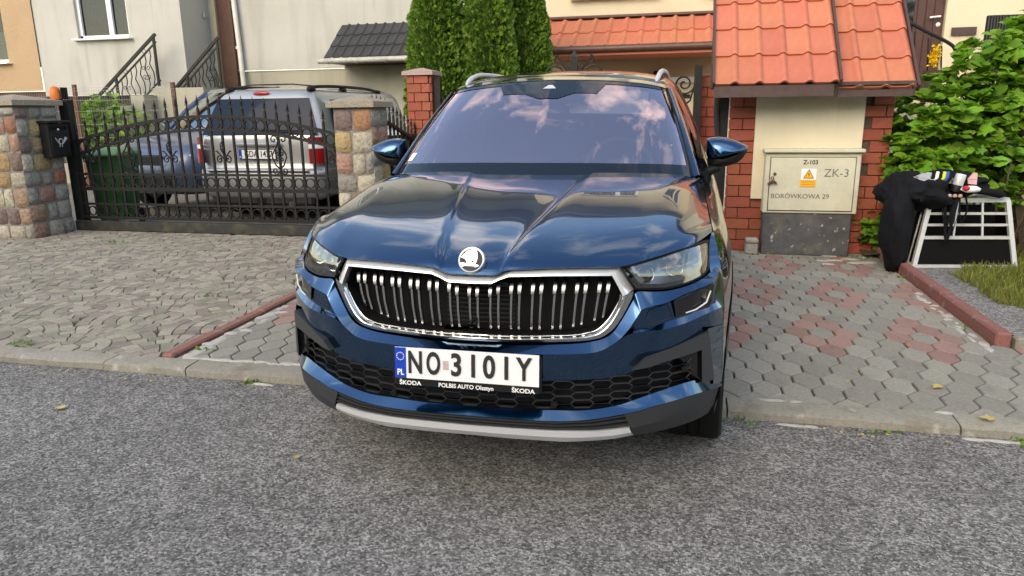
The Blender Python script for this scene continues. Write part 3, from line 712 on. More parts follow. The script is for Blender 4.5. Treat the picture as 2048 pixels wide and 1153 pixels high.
# ------------------------------------------------------------------ brick pier with the cabinet and its little roof
def brick_face(parent, p0, ux, width, z0, z1, bl=.232, bh=.1085, th=.03, seed=0, holes=(), shift=0):
    """lay bricks on a vertical face starting at p0 (x, y), running along ux, standing proud of the mortar"""
    rr_ = random.Random(seed); n = Vector((ux[1], -ux[0], 0)); u = Vector((ux[0], ux[1], 0)); row = 0; z = z0; J = .008
    meshes = {}
    while z < z1-.02:
        h = min(bh, z1-z); x = -(bl/2 if (row+shift) % 2 else 0)
        while x < width-.005:
            a, b = max(0, x), min(width, x+bl)
            if b-a > .025:
                mx_, mz_ = (a+b)/2, z+h/2
                if not any(q[0] < mx_ < q[1] and q[2] < mz_ < q[3] for q in holes):
                    key = (round(b-a, 3), round(h, 3))
                    if key not in meshes: meshes[key] = mesh_from(MB().box((0, 0, 0), (b-a-J, th, h-J), bev=.003), 'brick', (MT['brick'],))
                    o = link('brick', meshes[key], parent)
                    c = Vector((p0[0], p0[1], 0))+u*mx_+Vector((0, 0, mz_))+n*(-.0+rr_.uniform(-.0015, .0015))
                    o.location = o.location+c; o.rotation_euler = (0, 0, math.atan2(ux[1], ux[0]))
            x += bl
        z += bh; row += 1
pier = thing('brick_pier', 'wide red brick pier with a cream rendered panel right of the blue car', 'wall', (2.0, 5.5, 0))
obj('core', MB().box((1.90, 5.60, .86), (1.44, .66, 1.72)), MT['mortar'], pier)
brick_face(pier, (1.17, 5.262), (1, 0), 1.46, 0, 1.62, seed=1, holes=((.27, 1.17, .62, 1.6),))
brick_face(pier, (1.172, 5.93), (0, -1), .66, 0, 1.62, seed=2)
obj('rendered_panel', MB().box((1.885, 5.235, 1.06), (.97, .05, 1.06)), MT['panel_wall'], pier)
rf = thing('pier_roof', 'steep red pressed-tile roof over the brick pier and grey cabinet', 'roof', (1.8, 5.5, 1.6))
SL = R(46)
tile_roof(rf, .985, (4.78, 1.60), 5, 5, .212, .36, SL, MT['tile_red'], .03, .02)
tile_roof(rf, 2.05, (4.86, 1.55), 3, 5, .212, .36, SL, MT['tile_red'], .03, .02)
obj('fascia', MB().box((1.49, 4.80, 1.545), (1.02, .03, .10)), MT['brown'], rf)
obj('fascia', MB().box((2.36, 4.885, 1.515), (.62, .03, .06)), MT['brown'], rf)
obj('soffit', MB().box((1.85, 5.2, 1.60), (1.66, .74, .03)), MT['brown'], rf)
for x, dy in ((.975, 0), (2.05, -.012), (2.70, .08)):
    v = MB(); a = Vector((x, 4.775+dy, 1.60-dy*.6)); b = a+Vector((0, math.cos(SL)*1.85, math.sin(SL)*1.85)); v.tube([a, b], 1, rect=(.022, .075)); obj('verge_trim', v, MT['brown'], rf)
gab = MB(); gab.add([(.99, 4.85, 1.6), (.99, 6.1, 1.6), (.99, 6.1, 2.85)], [(0, 1, 2)]); gab.add([(2.68, 4.95, 1.6), (2.68, 6.1, 1.6), (2.68, 6.1, 2.75)], [(0, 2, 1)]); gab.add([(.99, 6.1, 1.6), (2.68, 6.1, 1.6), (2.68, 6.1, 2.8), (.99, 6.1, 2.85)], [(0, 1, 2, 3)]); obj('gable_board', gab, MT['brown'], rf)
# electricity cabinet
cab = thing('meter_cabinet', 'pale green grey electricity cabinet with warning sign on the brick pier', 'cabinet', (1.92, 5.12, 0))
obj('plinth', MB().box((1.915, 5.155, .205), (.80, .16, .41), bev=.008), MT['cab_base'], cab)
c0 = obj('case', MB().box((1.925, 5.150, .70), (.845, .18, .575), bev=.006), MT['cab'], cab)
obj('lid', MB().box((1.925, 5.135, 1.003), (.89, .235, .035), bev=.008), MT['cab'], cab)
dd = obj('door', MB().box((1.925, 5.055, .69), (.75, .02, .50), bev=.004), MT['cab'], cab)
obj('door_gap', MB().box((1.925, 5.0605, .69), (.762, .012, .512)), MT['ink'], cab)
obj('lock', MB().lathe([(0, .01), (.014, .008), (.016, 0)], 12, Matrix.Translation((1.592, 5.045, .785)) @ Matrix.Rotation(R(90), 4, 'X')), MT['rust'], dd, 40)
pk = MB(); pk.tube([(1.560, 5.04, .735), (1.558, 5.028, .755), (1.575, 5.026, .765), (1.585, 5.03, .74)], .0045, 6); pk.tube([(1.535, 5.03, .690), (1.575, 5.02, .722), (1.61, 5.02, .700)], [.012, .016, .010], 8); obj('padlock', pk, MT['rust'], cab, 50)
YF = 5.0438
def ctext(t, x, z, s, m, sx=1, bold=0, rot=0): text_obj('lettering', t, s, m, Matrix.Translation((x, YF, z)) @ Matrix.Rotation(rot, 4, 'Y') @ FACE_CAM, cab, sx, bold, .0004)
ctext('Z-103', 1.905, .895, .056, MT['ink'], .95, .0013); ctext('ZK-3', 2.14, .795, .105, MT['ink_faded'], 1.0, 0)
ctext('BORÓWKOWA 29', 1.83, .575, .062, MT['ink_faded'], 1.02, .0006)
sg = obj('warning_sign', MB().box((1.895, 5.042, .785), (.135, .004, .105)), MT['white'], cab)
obj('sign_caption', MB().box((1.893, 5.0415, .700), (.135, .004, .062)), MT['yellow'], sg)
tr = MB(); tr.prism([(-.048, -.038), (.048, -.038), (0, .048)], 0, .002, Matrix.Translation((1.895, 5.0395, .785)) @ FACE_CAM); obj('triangle_border', tr, MT['ink'], sg)
tr = MB(); tr.prism([(-.040, -.033), (.040, -.033), (0, .038)], 0, .002, Matrix.Translation((1.895, 5.0385, .785)) @ FACE_CAM); obj('triangle', tr, MT['yellow'], sg)
bl = MB(); bl.prism([(.006, .026), (-.008, -.002), (.001, .001), (-.004, -.024), (.010, .006), (.001, .003)], 0, .002, Matrix.Translation((1.895, 5.0375, .783)) @ FACE_CAM); obj('lightning_bolt', bl, MT['ink'], sg)
text_obj('lettering', 'NIE DOTYKAĆ!', .017, MT['ink_faded'], Matrix.Translation((1.893, 5.0392, .712)) @ FACE_CAM, sg, .95, 0, .0003)
text_obj('lettering', 'URZĄDZENIE ELEKTRYCZNE', .0095, MT['ink_faded'], Matrix.Translation((1.893, 5.0392, .690)) @ FACE_CAM, sg, .95, 0, .0003)
bk = MB(); bk.box((1.425, 5.10, .055), (.115, .13, .11), bev=.012); bk.box((1.425, 5.085, .135), (.12, .12, .05), bev=.014)
b = obj('concrete_block', bk, MT['concrete']); tag(b, 'small stacked concrete block at the foot of the brick pier', 'block')
# gate posts and pipe next to the pier
gp = thing('gate_post', 'black square steel post standing against the left side of the brick pier', 'post', (1.10, 5.3, 0))
obj('shaft', MB().box((1.095, 5.33, .80), (.11, .11, 1.60)), MT['iron'], gp); obj('hinge', MB().box((1.03, 5.30, .95), (.05, .05, .10)), MT['iron'], gp)
obj('mounting_strip', MB().box((1.158, 5.30, .78), (.02, .05, 1.5)), MT['white_pipe'], gp)
# ------------------------------------------------------------------ the other side of the road (mirrored in paint, lamps and windows)
op = thing('opposite_house', 'plain house across the road, mirrored in the lamps of the blue car', 'house', (-7, -20, 0))
wall_m = render_wall('opposite_render', (.40, .36, .30), None, .4, 90)
obj('wall', MB().box((-7, -21, 3.0), (9, 7, 6.0)), wall_m, op)
obj('roof', MB().add([(-11.8, -17.2, 5.9), (-2.2, -17.2, 5.9), (-2.2, -24.8, 5.9), (-11.8, -24.8, 5.9), (-11.8, -21, 8.6), (-2.2, -21, 8.6)], [(0, 1, 5, 4), (2, 3, 4, 5), (0, 4, 3), (1, 2, 5), (3, 2, 1, 0)]), MT['tile_dark'], op)
for x in (-10, -7, -4):
    for z in (1.6, 4.3):
        w = obj('window', MB().box((x, -17.47, z), (1.3, .06, 1.3)), MT['white'], op); obj('pane', MB().box((x, -17.43, z), (1.1, .03, 1.1)), MT['glass_dark'], w)
# ------------------------------------------------------------------ stone pillars, iron gate, fences
def stone_face(parent, p0, ux, width, z0, z1, seed, course=.205):
    rr_ = random.Random(seed); u = Vector((ux[0], ux[1], 0)); n = Vector((ux[1], -ux[0], 0)); z = z0; row = 0
    while z < z1-.05:
        h = min(course*rr_.uniform(.85, 1.15), z1-z)
        if z1-(z+h) < .08: h = z1-z
        ws = []; x = 0; k = 0
        while x < width-1e-3:
            w = rr_.uniform(.13, .26)
            if width-(x+w) < .09: w = width-x
            ws.append((x, w)); x += w
        for (x, w) in ws:
            g = .009; N_ = 6; mb = MB(); rows = []; sd_ = rr_.uniform(0, 90)
            for i in range(N_+1):
                r_ = []
                for j in range(N_+1):
                    a, b = -1+2*i/N_, -1+2*j/N_
                    ed = (1-abs(a)**5)*(1-abs(b)**5)
                    rr2 = 1-.10*(a*a*b*b)
                    d = .026*ed+.016*mnoise.noise(Vector((a*1.3+sd_, b*1.3, sd_)))*ed+.007*mnoise.noise(Vector((a*4+sd_, b*4, sd_)))*ed
                    sag = -.018*math.sin(math.pi*(x+w*(a+1)/2)/width)*.5
                    P = Vector((p0[0], p0[1], 0))+u*(x+w/2+a*rr2*(w/2-g))+Vector((0, 0, z+h/2+b*rr2*(h/2-g)+sag))+n*(d-.004)
                    r_.append(tuple(P))
                rows.append(r_)
            mb.grid(rows)
            rim = [rows[0][j] for j in range(N_+1)]+[rows[i][N_] for i in range(1, N_+1)]+[rows[N_][j] for j in range(N_-1, -1, -1)]+[rows[i][0] for i in range(N_-1, 0, -1)]
            mb.grid([rim, [tuple(Vector(q)-n*.02) for q in rim]], closed=True)
            c = rr_.choice((0, 0, 0, 0, 1, 1, 5, 5, 2, 2, 3, 4)); obj('stone', mb, MT['stones'][c], parent, 50)
        z += h; row += 1
def pillar_cap(parent, x0, x1, y0, y1, z, m, over=.05, th=.06, rise=.07):
    mb = MB(); a, b, c, d = x0-over, x1+over, y0-over, y1+over; mx_, my_ = (a+b)/2, (c+d)/2
    e = .012
    mb.add([(a, c, z), (b, c, z), (b, d, z), (a, d, z), (a, c, z+th), (b, c, z+th), (b, d, z+th), (a, d, z+th), (mx_-.02, my_, z+th+rise), (mx_+.02, my_, z+th+rise)],
           [(3, 2, 1, 0), (0, 1, 5, 4), (1, 2, 6, 5), (2, 3, 7, 6), (3, 0, 4, 7), (4, 5, 9, 8), (5, 6, 9), (6, 7, 8, 9), (7, 4, 8)]); obj('cap', mb, m, parent)
pL = thing('stone_pillar', 'fieldstone gate pillar at the left edge with the black mailbox', 'pillar', (-7.0, 5.0, 0), 'fieldstone pillars')
obj('core', MB().box((-7.005, 5.015, .77), (.57, .59, 1.52)), MT['mortar_grey'], pL)
stone_face(pL, (-7.30, 4.71), (1, 0), .59, -.02, 1.53, 1); stone_face(pL, (-6.71, 4.71), (0, 1), .61, -.02, 1.53, 5)
pillar_cap(pL, -7.30, -6.71, 4.71, 5.32, 1.535, MT['agg'])
pR = thing('stone_pillar', 'fieldstone gate pillar between the silver car and the blue car', 'pillar', (-2.75, 5.33, 0), 'fieldstone pillars')
obj('core', MB().box((-2.745, 5.325, .73), (.43, .43, 1.46)), MT['mortar_grey'], pR)
stone_face(pR, (-2.97, 5.10), (1, 0), .45, 0, 1.455, 8); stone_face(pR, (-2.52, 5.10), (0, 1), .45, 0, 1.455, 9)
pillar_cap(pR, -2.97, -2.52, 5.10, 5.55, 1.46, MT['agg'])
# brick pillars of the second gate
def brick_pillar(x0, y0, w, h, label, seed, capm):
    p = thing('brick_pillar', label, 'pillar', (x0+w/2, y0+w/2, 0), 'brick pillars')
    obj('core', MB().box((x0+w/2, y0+w/2, h/2), (w-.03, w-.03, h)), MT['mortar'], p)
    brick_face(p, (x0, y0), (1, 0), w, 0, h, .205, .118, .03, seed); brick_face(p, (x0+w, y0), (0, 1), w, 0, h, .205, .118, .03, seed+1, shift=1)
    if x0 > 0: brick_face(p, (x0, y0+w), (0, -1), w, 0, h, .205, .118, .03, seed+2, shift=1)
    if capm: pillar_cap(p, x0, x0+w, y0, y0+w, h, capm, .05, .05, .05)
    return p
MT['agg_pink'] = layer(mat('pink_aggregate', (.42, .30, .27), .9, noise=(160, .35, 4), bump=(150, .6)), (.66, .60, .56), 190, .58, .68, .8, 2)
brick_pillar(-2.90, 7.2, .33, 1.88, 'red brick pillar with a pale cap in front of the thuja', 21, MT['agg_pink'])
brick_pillar(.90, 7.15, .33, 1.80, 'red brick pillar half hidden behind the black gate posts', 31, None)

# the sliding gate
GY = 5.40
gate = thing('iron_gate', 'black wrought iron sliding gate with rings and spear points before the silver car', 'gate', (-4.85, GY, 0))
def arc(x): return 1.385-.083*(x+4.7)**2
gx0, gx1 = -6.63, -3.02
def rail(z, h, w=.03): obj('rail', MB().box(((gx0+gx1)/2, GY, z), (gx1-gx0, w, h)), MT['iron'], gate)
for z, h in ((.705, .028), (.525, .045), (.335, .026), (.165, .036)): rail(z, h)
obj('base_beam', MB().box((-4.85, GY-.01, .065), (3.75, .09, .12), bev=.006), MT['iron_beam'], gate)
for o_ in (0, -.155): obj('arched_rail', MB().tube([(x, GY, arc(x)+o_) for x in np.linspace(gx0, gx1, 30)], 1, rect=(.030, .032), up=(0, 0, 1)), MT['iron'], gate)
obj('end_stile', MB().box((gx0, GY, .62), (.05, .045, 1.0)), MT['iron'], gate); obj('end_stile', MB().box((gx1, GY, .66), (.05, .045, 1.1)), MT['iron'], gate)
NB = 25; bx = [gx0+(gx1-gx0)*(i+.5)/NB for i in range(NB)]
fin = MB(); fin.lathe([(.013, 0), (.017, .012), (.011, .02), (.008, .04), (.010, .045), (.006, .055), (.014, .068), (.018, .085), (.006, .135), (.0005, .165)], 6)
for s in (-1, 1): fin.tube([(s*.006, 0, .045), (s*.022, 0, .058), (s*.028, 0, .052)], .004, 5)
fin_me = mesh_from(fin, 'spear_point', (MT['iron'],), 40)
ring_me = {}
def ring(x, z, r):
    k = round(r, 3)
    if k not in ring_me: ring_me[k] = mesh_from(MB().tube([(r*math.cos(a), 0, r*math.sin(a)) for a in np.linspace(0, 2*math.pi, 22, endpoint=False)], 1, closed=True, rect=(.024, .009), up=None) if False else MB().grid([[((r+d)*math.cos(a), y, (r+d)*math.sin(a)) for a in np.linspace(0, 2*math.pi, 22, endpoint=False)] for d, y in ((0, -.013), (0, .013), (-.009, .013), (-.009, -.013), (0, -.013))], closed=True), 'ring', (MT['iron'],), 40)
    o = link('ring', ring_me[k], gate); o.location = o.location+Vector((x, GY, z))
for i, x in enumerate(bx):
    top = arc(x)+.085
    b = obj('bar', MB().box((x, GY, (.15+top)/2), (.024, .024, top-.15)), MT['iron'], gate)
    f = link('spear_point', fin_me, b); f.location = (x, GY, top)
for a, b in zip(bx, bx[1:]):
    x = (a+b)/2; ring(x, arc(x)-.0775, .0605); ring(x, .613, .0605); ring(x, .249, .0605)
def lozenge(x, z):
    m = MB(); y = GY-.012
    for s in (-1, 1):
        m.tube([(x+s*.004, y, z+.16), (x+s*.03, y, z+.10), (x+s*.085, y, z+.02), (x+s*.09, y, z-.02), (x+s*.05, y, z-.11), (x+s*.004, y, z-.15)], .009, 6)
        for zz, sg in ((.185, 1), (-.17, -1)): scroll(m, (x+s*.058, y, z+zz), .050, 1.15, -s*sg, math.pi/2*0 + (math.pi if s > 0 else 0), rad=.008)
        scroll(m, (x+s*.032, y, z+.03), .030, 1.0, s, math.pi if s > 0 else 0, rad=.007); scroll(m, (x+s*.03, y, z-.045), .028, 1.0, -s, math.pi if s > 0 else 0, rad=.007)
    m.tube([(x, y, z+.10), (x, y, z+.03), (x, y, z-.03)], [.006, .016, .004], 6); obj('scroll_lozenge', m, MT['iron'], gate, 60)
def palmette(x, z):
    m = MB(); y = GY-.012
    for s in (-1, 1):
        m.tube([(x+s*.012, y, z-.03), (x+s*.045, y, z+.01), (x+s*.085, y, z+.055), (x+s*.10, y, z+.05)], .009, 6); scroll(m, (x+s*.055, y, z-.045), .045, 1.2, -s, math.pi/2, rad=.0085)
    for k in range(4):
        a = k*math.pi/2; m.tube([(x+.028*math.sin(math.pi*t)*math.cos(a+t*3), y+.028*math.sin(math.pi*t)*math.sin(a+t*3)-.01, z+.03+.14*t) for t in np.linspace(0, 1, 10)], .006, 5)
    m.box((x, y, z-.02), (.07, .02, .02)); obj('palmette', m, MT['iron'], gate, 60)
for i in (5, 19): lozenge(bx[i]+.0, .93)
for i in (1, 9, 14, 24): palmette(bx[i], .93)
gpost = thing('beacon_post', 'black steel gate post carrying the orange flashing beacon', 'post', (-6.68, 5.42, 0))
obj('shaft', MB().box((-6.70, 5.46, .80), (.13, .10, 1.60)), MT['iron'], gpost); obj('guide_bracket', MB().box((-6.66, 5.40, 1.08), (.16, .10, .10)), MT['iron'], gpost)
bc = thing('beacon_lamp', 'orange warning beacon on top of the gate post', 'lamp', (-6.75, 5.40, 1.60))
b = MB(); b.lathe([(.058, .02), (.066, .05), (.064, .12), (.048, .165), (.02, .185), (0, .187)], 18, Matrix.Translation((-6.76, 5.40, 1.58)) @ Matrix.Rotation(R(-8), 4, 'Y')); obj('lens', b, MT['orange_lens'], bc, 40)
obj('socket', MB().lathe([(.0, 0), (.05, 0), (.06, .03), (.06, .045)], 16, Matrix.Translation((-6.76, 5.40, 1.565))), MT['black_plastic'], bc, 40); obj('shield', MB().box((-6.675, 5.43, 1.68), (.012, .10, .14)), MT['black_plastic'], bc)
mbx = thing('mailbox', 'black metal mailbox with a silver post horn on the left stone pillar', 'mailbox', (-6.62, 5.12, .95))
obj('case', MB().box((-6.625, 5.145, 1.125), (.12, .31, .40), bev=.008), MT['mailbox'], mbx)
obj('lid', MB().box((-6.612, 5.145, 1.345), (.165, .34, .03), bev=.006), MT['mailbox'], mbx); obj('door', MB().box((-6.560, 5.145, 1.09), (.012, .27, .27), bev=.003), MT['mailbox'], mbx)
obj('slot', MB().box((-6.562, 5.145, 1.275), (.012, .24, .035)), MT['black_gloss'], mbx); obj('lock', MB().lathe([(0, .008), (.012, .006), (.013, 0)], 12, Matrix.Translation((-6.556, 5.13, 1.255)) @ Matrix.Rotation(R(90), 4, 'Y')), MT['led'], mbx, 40)
hn = MB(); Q = lambda a, c: (-6.552, 5.145+a, 1.115+c)
hn.tube([Q(.03*math.cos(t), .03*math.sin(t)) for t in np.linspace(0, 2*math.pi, 18, endpoint=False)], .008, 6, closed=True)
hn.tube([Q(-.075, .045), Q(-.05, .0), Q(-.02, -.03)], [.006, .007, .009], 6); hn.tube([Q(.02, -.03), Q(.05, .0), Q(.08, .04)], [.009, .011, .020], 6)
for s in (-.022, .012): hn.tube([Q(s, -.03), Q(s-.004, -.065)], .006, 6)
obj('post_horn', hn, MT['silver_mark'], mbx, 50)
# arched wing running back from the right stone pillar
wing = thing('arched_fence_wing', 'short arched iron fence between the stone pillar and the brick pillar', 'fence', (-2.8, 6.4, 0))
def warc(y): return 1.40-.22*max(0, (y-5.8))**1.15
for o_, h in ((-.06, .032), (-.24, .032)): obj('arched_rail', MB().tube([(-2.72-.05*(y-5.5), y, warc(y)+o_) for y in np.linspace(5.55, 7.2, 14)], 1, rect=(.03, .035), up=(0, 0, 1)), MT['iron'], wing)
obj('rail', MB().box((-2.76, 6.38, .35), (.03, 1.66, .04)), MT['iron'], wing)
for i in range(12):
    y = 5.62+i*.14; x = -2.72-.05*(y-5.5); b = obj('bar', MB().box((x, y, (warc(y)+.2)/2), (.024, .024, warc(y)-.1)), MT['iron'], wing); f = link('spear_point', fin_me, b); f.location = (x, y, warc(y)+.05)
    if i < 11: o = obj('ring', MB().tube([(x-.003, y+.07+.06*math.cos(a), warc(y+.07)-.15+.07*math.sin(a)) for a in np.linspace(0, 2*math.pi, 14, endpoint=False)], .008, 5, closed=True), MT['iron'], wing, 60)
obj('board', MB().box((-2.84, 6.38, .62), (.02, 1.6, 1.0)), MT['iron'], wing)
# second gate behind the blue car, with a scrolled crest
g2 = thing('scrolled_gate', 'dark iron double gate with a pointed post and spiral crest behind the blue car', 'gate', (-.75, 7.3, 0))
obj('rail', MB().box((-.85, 7.32, 1.55), (3.3, .04, .05)), MT['iron'], g2); obj('rail', MB().box((-.85, 7.32, .25), (3.3, .04, .05)), MT['iron'], g2)
for i in range(22):
    x = -2.45+i*.15; obj('bar', MB().box((x, 7.32, .9), (.02, .02, 1.3)), MT['iron'], g2)
cp = MB(); cp.box((-.66, 7.30, 1.05), (.09, .09, 2.0)); cp.box((-.735, 7.30, 1.0), (.05, .05, 1.9)); cp.box((-.585, 7.30, 1.0), (.05, .05, 1.9)); cp.lathe([(.064, 0), (.064, .01), (.0, .10)], 4, Matrix.Translation((-.66, 7.30, 2.05)) @ Matrix.Rotation(R(45), 4, 'Z'))
obj('centre_post', cp, MT['iron'], g2)
for s in (-1, 1):
    m = MB(); p = [(-.66+s*(.06+.30*(1-t)), 7.30, 1.60+.20*t+.0) for t in (0, .3, .6)]
    scroll(m, (-.66+s*.24, 7.30, 1.84), .15, 1.9, s, -math.pi/2, n=36, rad=.012); scroll(m, (-.66+s*.20, 7.30, 2.03), .055, 1.1, -s, math.pi/2, rad=.010); m.tube([(-.66+s*.05, 7.30, 1.78), (-.66+s*.12, 7.30, 1.93), (-.66+s*.22, 7.30, 2.08)], .011, 6)
    scroll(m, (-.66+s*.50, 7.30, 1.70), .10, 1.3, s, 0, rad=.010); obj('spiral', m, MT['iron'], g2, 60)
m = MB(); scroll(m, (.72, 7.28, 1.70), .13, 1.8, -1, 0, n=36, rad=.012); m.tube([(.85, 7.28, 1.70), (.80, 7.28, 1.50), (.68, 7.28, 1.40)], .011, 6); obj('spiral', m, MT['iron'], g2, 60)
obj('end_post', MB().box((.88, 6.98, .95), (.09, .09, 1.90)), MT['iron'], g2); obj('end_post', MB().box((-2.50, 7.30, .95), (.09, .09, 1.80)), MT['iron'], g2)
obj('cross_rail', MB().box((.72, 6.98, 1.28), (.30, .03, .04)), MT['iron'], g2)
pp = obj('drain_pipe', MB().tube([(1.03, 5.15, 1.55), (1.03, 5.22, 1.35), (1.07, 5.30, 1.0), (1.07, 5.30, .2)], .026, 8), MT['cladding'], rf, 50)
jug = MB(); jug.lathe([(0, 0), (.05, 0), (.055, .03), (.055, .30), (.03, .36), (.02, .38), (.02, .42)], 12, Matrix.Translation((1.0, 5.6, .62))); pw = obj('white_tube', jug, MT['white_pipe'], None, 50); tag(pw, 'white plastic tube standing between the black gate posts', 'tube')
# iron fence left of the left pillar, on a low stone wall
lw = thing('low_stone_wall', 'low fieldstone wall left of the mailbox pillar', 'wall', (-8.4, 5.1, 0))
obj('core', MB().box((-8.6, 5.12, .22), (2.58, .30, .46)), MT['mortar_grey'], lw); stone_face(lw, (-8.4, 4.955), (1, 0), 1.1, 0, .42, 14, .2); obj('coping', MB().box((-8.6, 5.1, .475), (2.58, .42, .07), bev=.012), MT['stones'][4], lw)
lf = thing('iron_fence', 'black iron fence panel on the low stone wall at the left edge', 'fence', (-8.2, 5.1, .5))
for z in (.62, .82, 1.22): obj('rail', MB().box((-8.3, 5.1, z), (2.0, .03, .035)), MT['iron'], lf)
for i in range(13): obj('bar', MB().box((-9.2+i*.155, 5.1, .95), (.024, .024, .9)), MT['iron'], lf)
# wire mesh fence before the stairs
wf = thing('wire_fence', 'wire mesh fence on rusty posts in front of the entrance stairs', 'fence', (-11, 9.8, 0))
m = MB(); FY = 9.9
for i in range(90):
    x = -13.4+i*.055; m.tube([(x, FY, .3), (x, FY, 1.90)], .0022, 3, cap=False)
for z in (.5, .75, 1.0, 1.25, 1.5, 1.7, 1.78, 1.88, 1.93): m.tube([(-13.4, FY-.004, z), (-8.5, FY-.004, z)], .0026, 3, cap=False)
o = obj('wire_mesh', m, MT['wire'], wf)
for x in (-13.0, -10.72, -8.55): obj('post', MB().box((x, FY+.03, 1.0), (.07, .05, 2.0)), MT['rust'], wf)
# ------------------------------------------------------------------ the blue car (nose at the origin, pointing to -Y)
CT = {
    'hood_front': [(0.0,0.07,0.851),(0.089,0.075,0.852),(0.116,0.077,0.863),(0.14,0.078,0.87),(0.28,0.097,0.878),(0.397,0.119,0.88),(0.512,0.155,0.878),(0.558,0.179,0.887),(0.65,0.256,0.902),(0.73,0.348,0.918),(0.79,0.445,0.925),(0.829,0.556,0.941)],
    'head_top': [(0.52,0.166,0.869),(0.558,0.181,0.879),(0.65,0.261,0.896),(0.73,0.349,0.911),(0.783,0.434,0.915),(0.816,0.518,0.913)],
    'head_bot': [(0.564,0.182,0.796),(0.614,0.211,0.791),(0.665,0.24,0.788),(0.728,0.292,0.793),(0.779,0.35,0.804),(0.816,0.428,0.818)],
    'band_in': [(0.0,0.068,0.6),(0.14,0.076,0.599),(0.344,0.107,0.605),(0.439,0.13,0.616),(0.486,0.145,0.636),(0.517,0.155,0.677),(0.559,0.168,0.756),(0.571,0.174,0.786),(0.615,0.199,0.783),(0.665,0.228,0.78),(0.728,0.275,0.786),(0.78,0.324,0.798),(0.823,0.418,0.811),(0.843,0.466,0.837)],
    'band_out': [(0.0,0.035,0.587),(0.148,0.044,0.579),(0.348,0.075,0.579),(0.446,0.099,0.586),(0.506,0.118,0.617),(0.547,0.131,0.66),(0.58,0.146,0.713),(0.593,0.154,0.731),(0.634,0.177,0.74),(0.677,0.202,0.748),(0.736,0.249,0.769),(0.818,0.335,0.786),(0.845,0.373,0.804),(0.867,0.478,0.811)],
    'fog_top': [(0.562,0.166,0.66),(0.588,0.181,0.718),(0.633,0.207,0.728),(0.677,0.232,0.736),(0.736,0.28,0.758),(0.82,0.368,0.775),(0.86,0.425,0.791)],
    'fog_bot': [(0.562,0.161,0.639),(0.619,0.194,0.654),(0.67,0.223,0.669),(0.71,0.25,0.676),(0.764,0.301,0.687),(0.84,0.392,0.7),(0.88,0.47,0.701)],
    'face_top': [(0.0,0.035,0.587),(0.148,0.044,0.579),(0.348,0.075,0.579),(0.446,0.099,0.586),(0.506,0.118,0.617),(0.557,0.134,0.647),(0.656,0.19,0.65),(0.735,0.249,0.659),(0.84,0.367,0.68),(0.884,0.455,0.677)],
    'mesh_top': [(0.0,0.036,0.48),(0.256,0.059,0.481),(0.405,0.088,0.485),(0.463,0.106,0.486),(0.52,0.124,0.492),(0.567,0.14,0.51),(0.605,0.162,0.544),(0.708,0.223,0.58),(0.828,0.35,0.6),(0.885,0.459,0.592)],
    'mesh_bot': [(0.0,0.03,0.378),(0.146,0.039,0.373),(0.286,0.058,0.373),(0.407,0.082,0.372),(0.511,0.115,0.384),(0.577,0.14,0.402),(0.65,0.181,0.42),(0.762,0.269,0.448),(0.817,0.329,0.408),(0.859,0.389,0.406)],
    'lip_bot': [(0.0,0.0,0.354),(0.153,0.009,0.35),(0.314,0.034,0.344),(0.435,0.061,0.35),(0.573,0.108,0.368),(0.639,0.145,0.379),(0.712,0.192,0.388),(0.786,0.262,0.391),(0.876,0.4,0.371),(0.887,0.428,0.391)],
    'skid_top': [(0.0,0.01,0.31),(0.15,0.019,0.308),(0.29,0.039,0.302),(0.434,0.071,0.298),(0.504,0.093,0.3),(0.562,0.111,0.305)],
    'skid_bot': [(0.0,0.03,0.266),(0.145,0.039,0.261),(0.269,0.055,0.256),(0.351,0.071,0.252),(0.493,0.109,0.257),(0.576,0.139,0.268)],
    'clad_bot': [(0.577,0.14,0.264),(0.632,0.171,0.266),(0.716,0.236,0.266),(0.793,0.329,0.26),(0.844,0.428,0.25)],
    'clad_top': [(0.545,0.095,0.36),(0.63,0.14,0.374),(0.712,0.192,0.386),(0.786,0.262,0.389),(0.876,0.4,0.369)],
    'chrome_out': [(0.0,0.075,0.838),(0.088,0.08,0.84),(0.114,0.082,0.853),(0.139,0.083,0.864),(0.279,0.102,0.87),(0.396,0.124,0.872),(0.511,0.16,0.87),(0.535,0.167,0.83),(0.559,0.175,0.789),(0.552,0.172,0.758),(0.51,0.159,0.675),(0.475,0.148,0.638),(0.433,0.135,0.62),(0.342,0.114,0.612),(0.139,0.083,0.609),(0.0,0.075,0.609)],
    'chrome_in': [(0.0,0.095,0.815),(0.075,0.1,0.815),(0.106,0.101,0.83),(0.138,0.103,0.842),(0.276,0.121,0.845),(0.377,0.141,0.844),(0.481,0.17,0.842),(0.499,0.176,0.806),(0.515,0.181,0.771),(0.51,0.179,0.746),(0.479,0.17,0.687),(0.442,0.158,0.648),(0.405,0.147,0.635),(0.34,0.134,0.626),(0.135,0.103,0.621),(0.0,0.095,0.622)],
    'vent_out': [(0.567,0.104,0.523),(0.606,0.126,0.556),(0.826,0.312,0.612),(0.857,0.356,0.418),(0.814,0.294,0.423)],
    'vent_in': [(0.616,0.132,0.526),(0.803,0.28,0.554),(0.81,0.289,0.427)],
    'fog_lamp': [(0.696,0.238,0.743),(0.778,0.314,0.767),(0.84,0.391,0.778),(0.834,0.383,0.717),(0.824,0.369,0.694),(0.757,0.294,0.69),(0.707,0.246,0.684)],
    'washer': [(0.615,0.192,0.717),(0.677,0.227,0.734),(0.698,0.239,0.684),(0.6,0.183,0.666)],
    'plate': [(0.26,0.023,0.584),(0.263,0.024,0.456)],
}
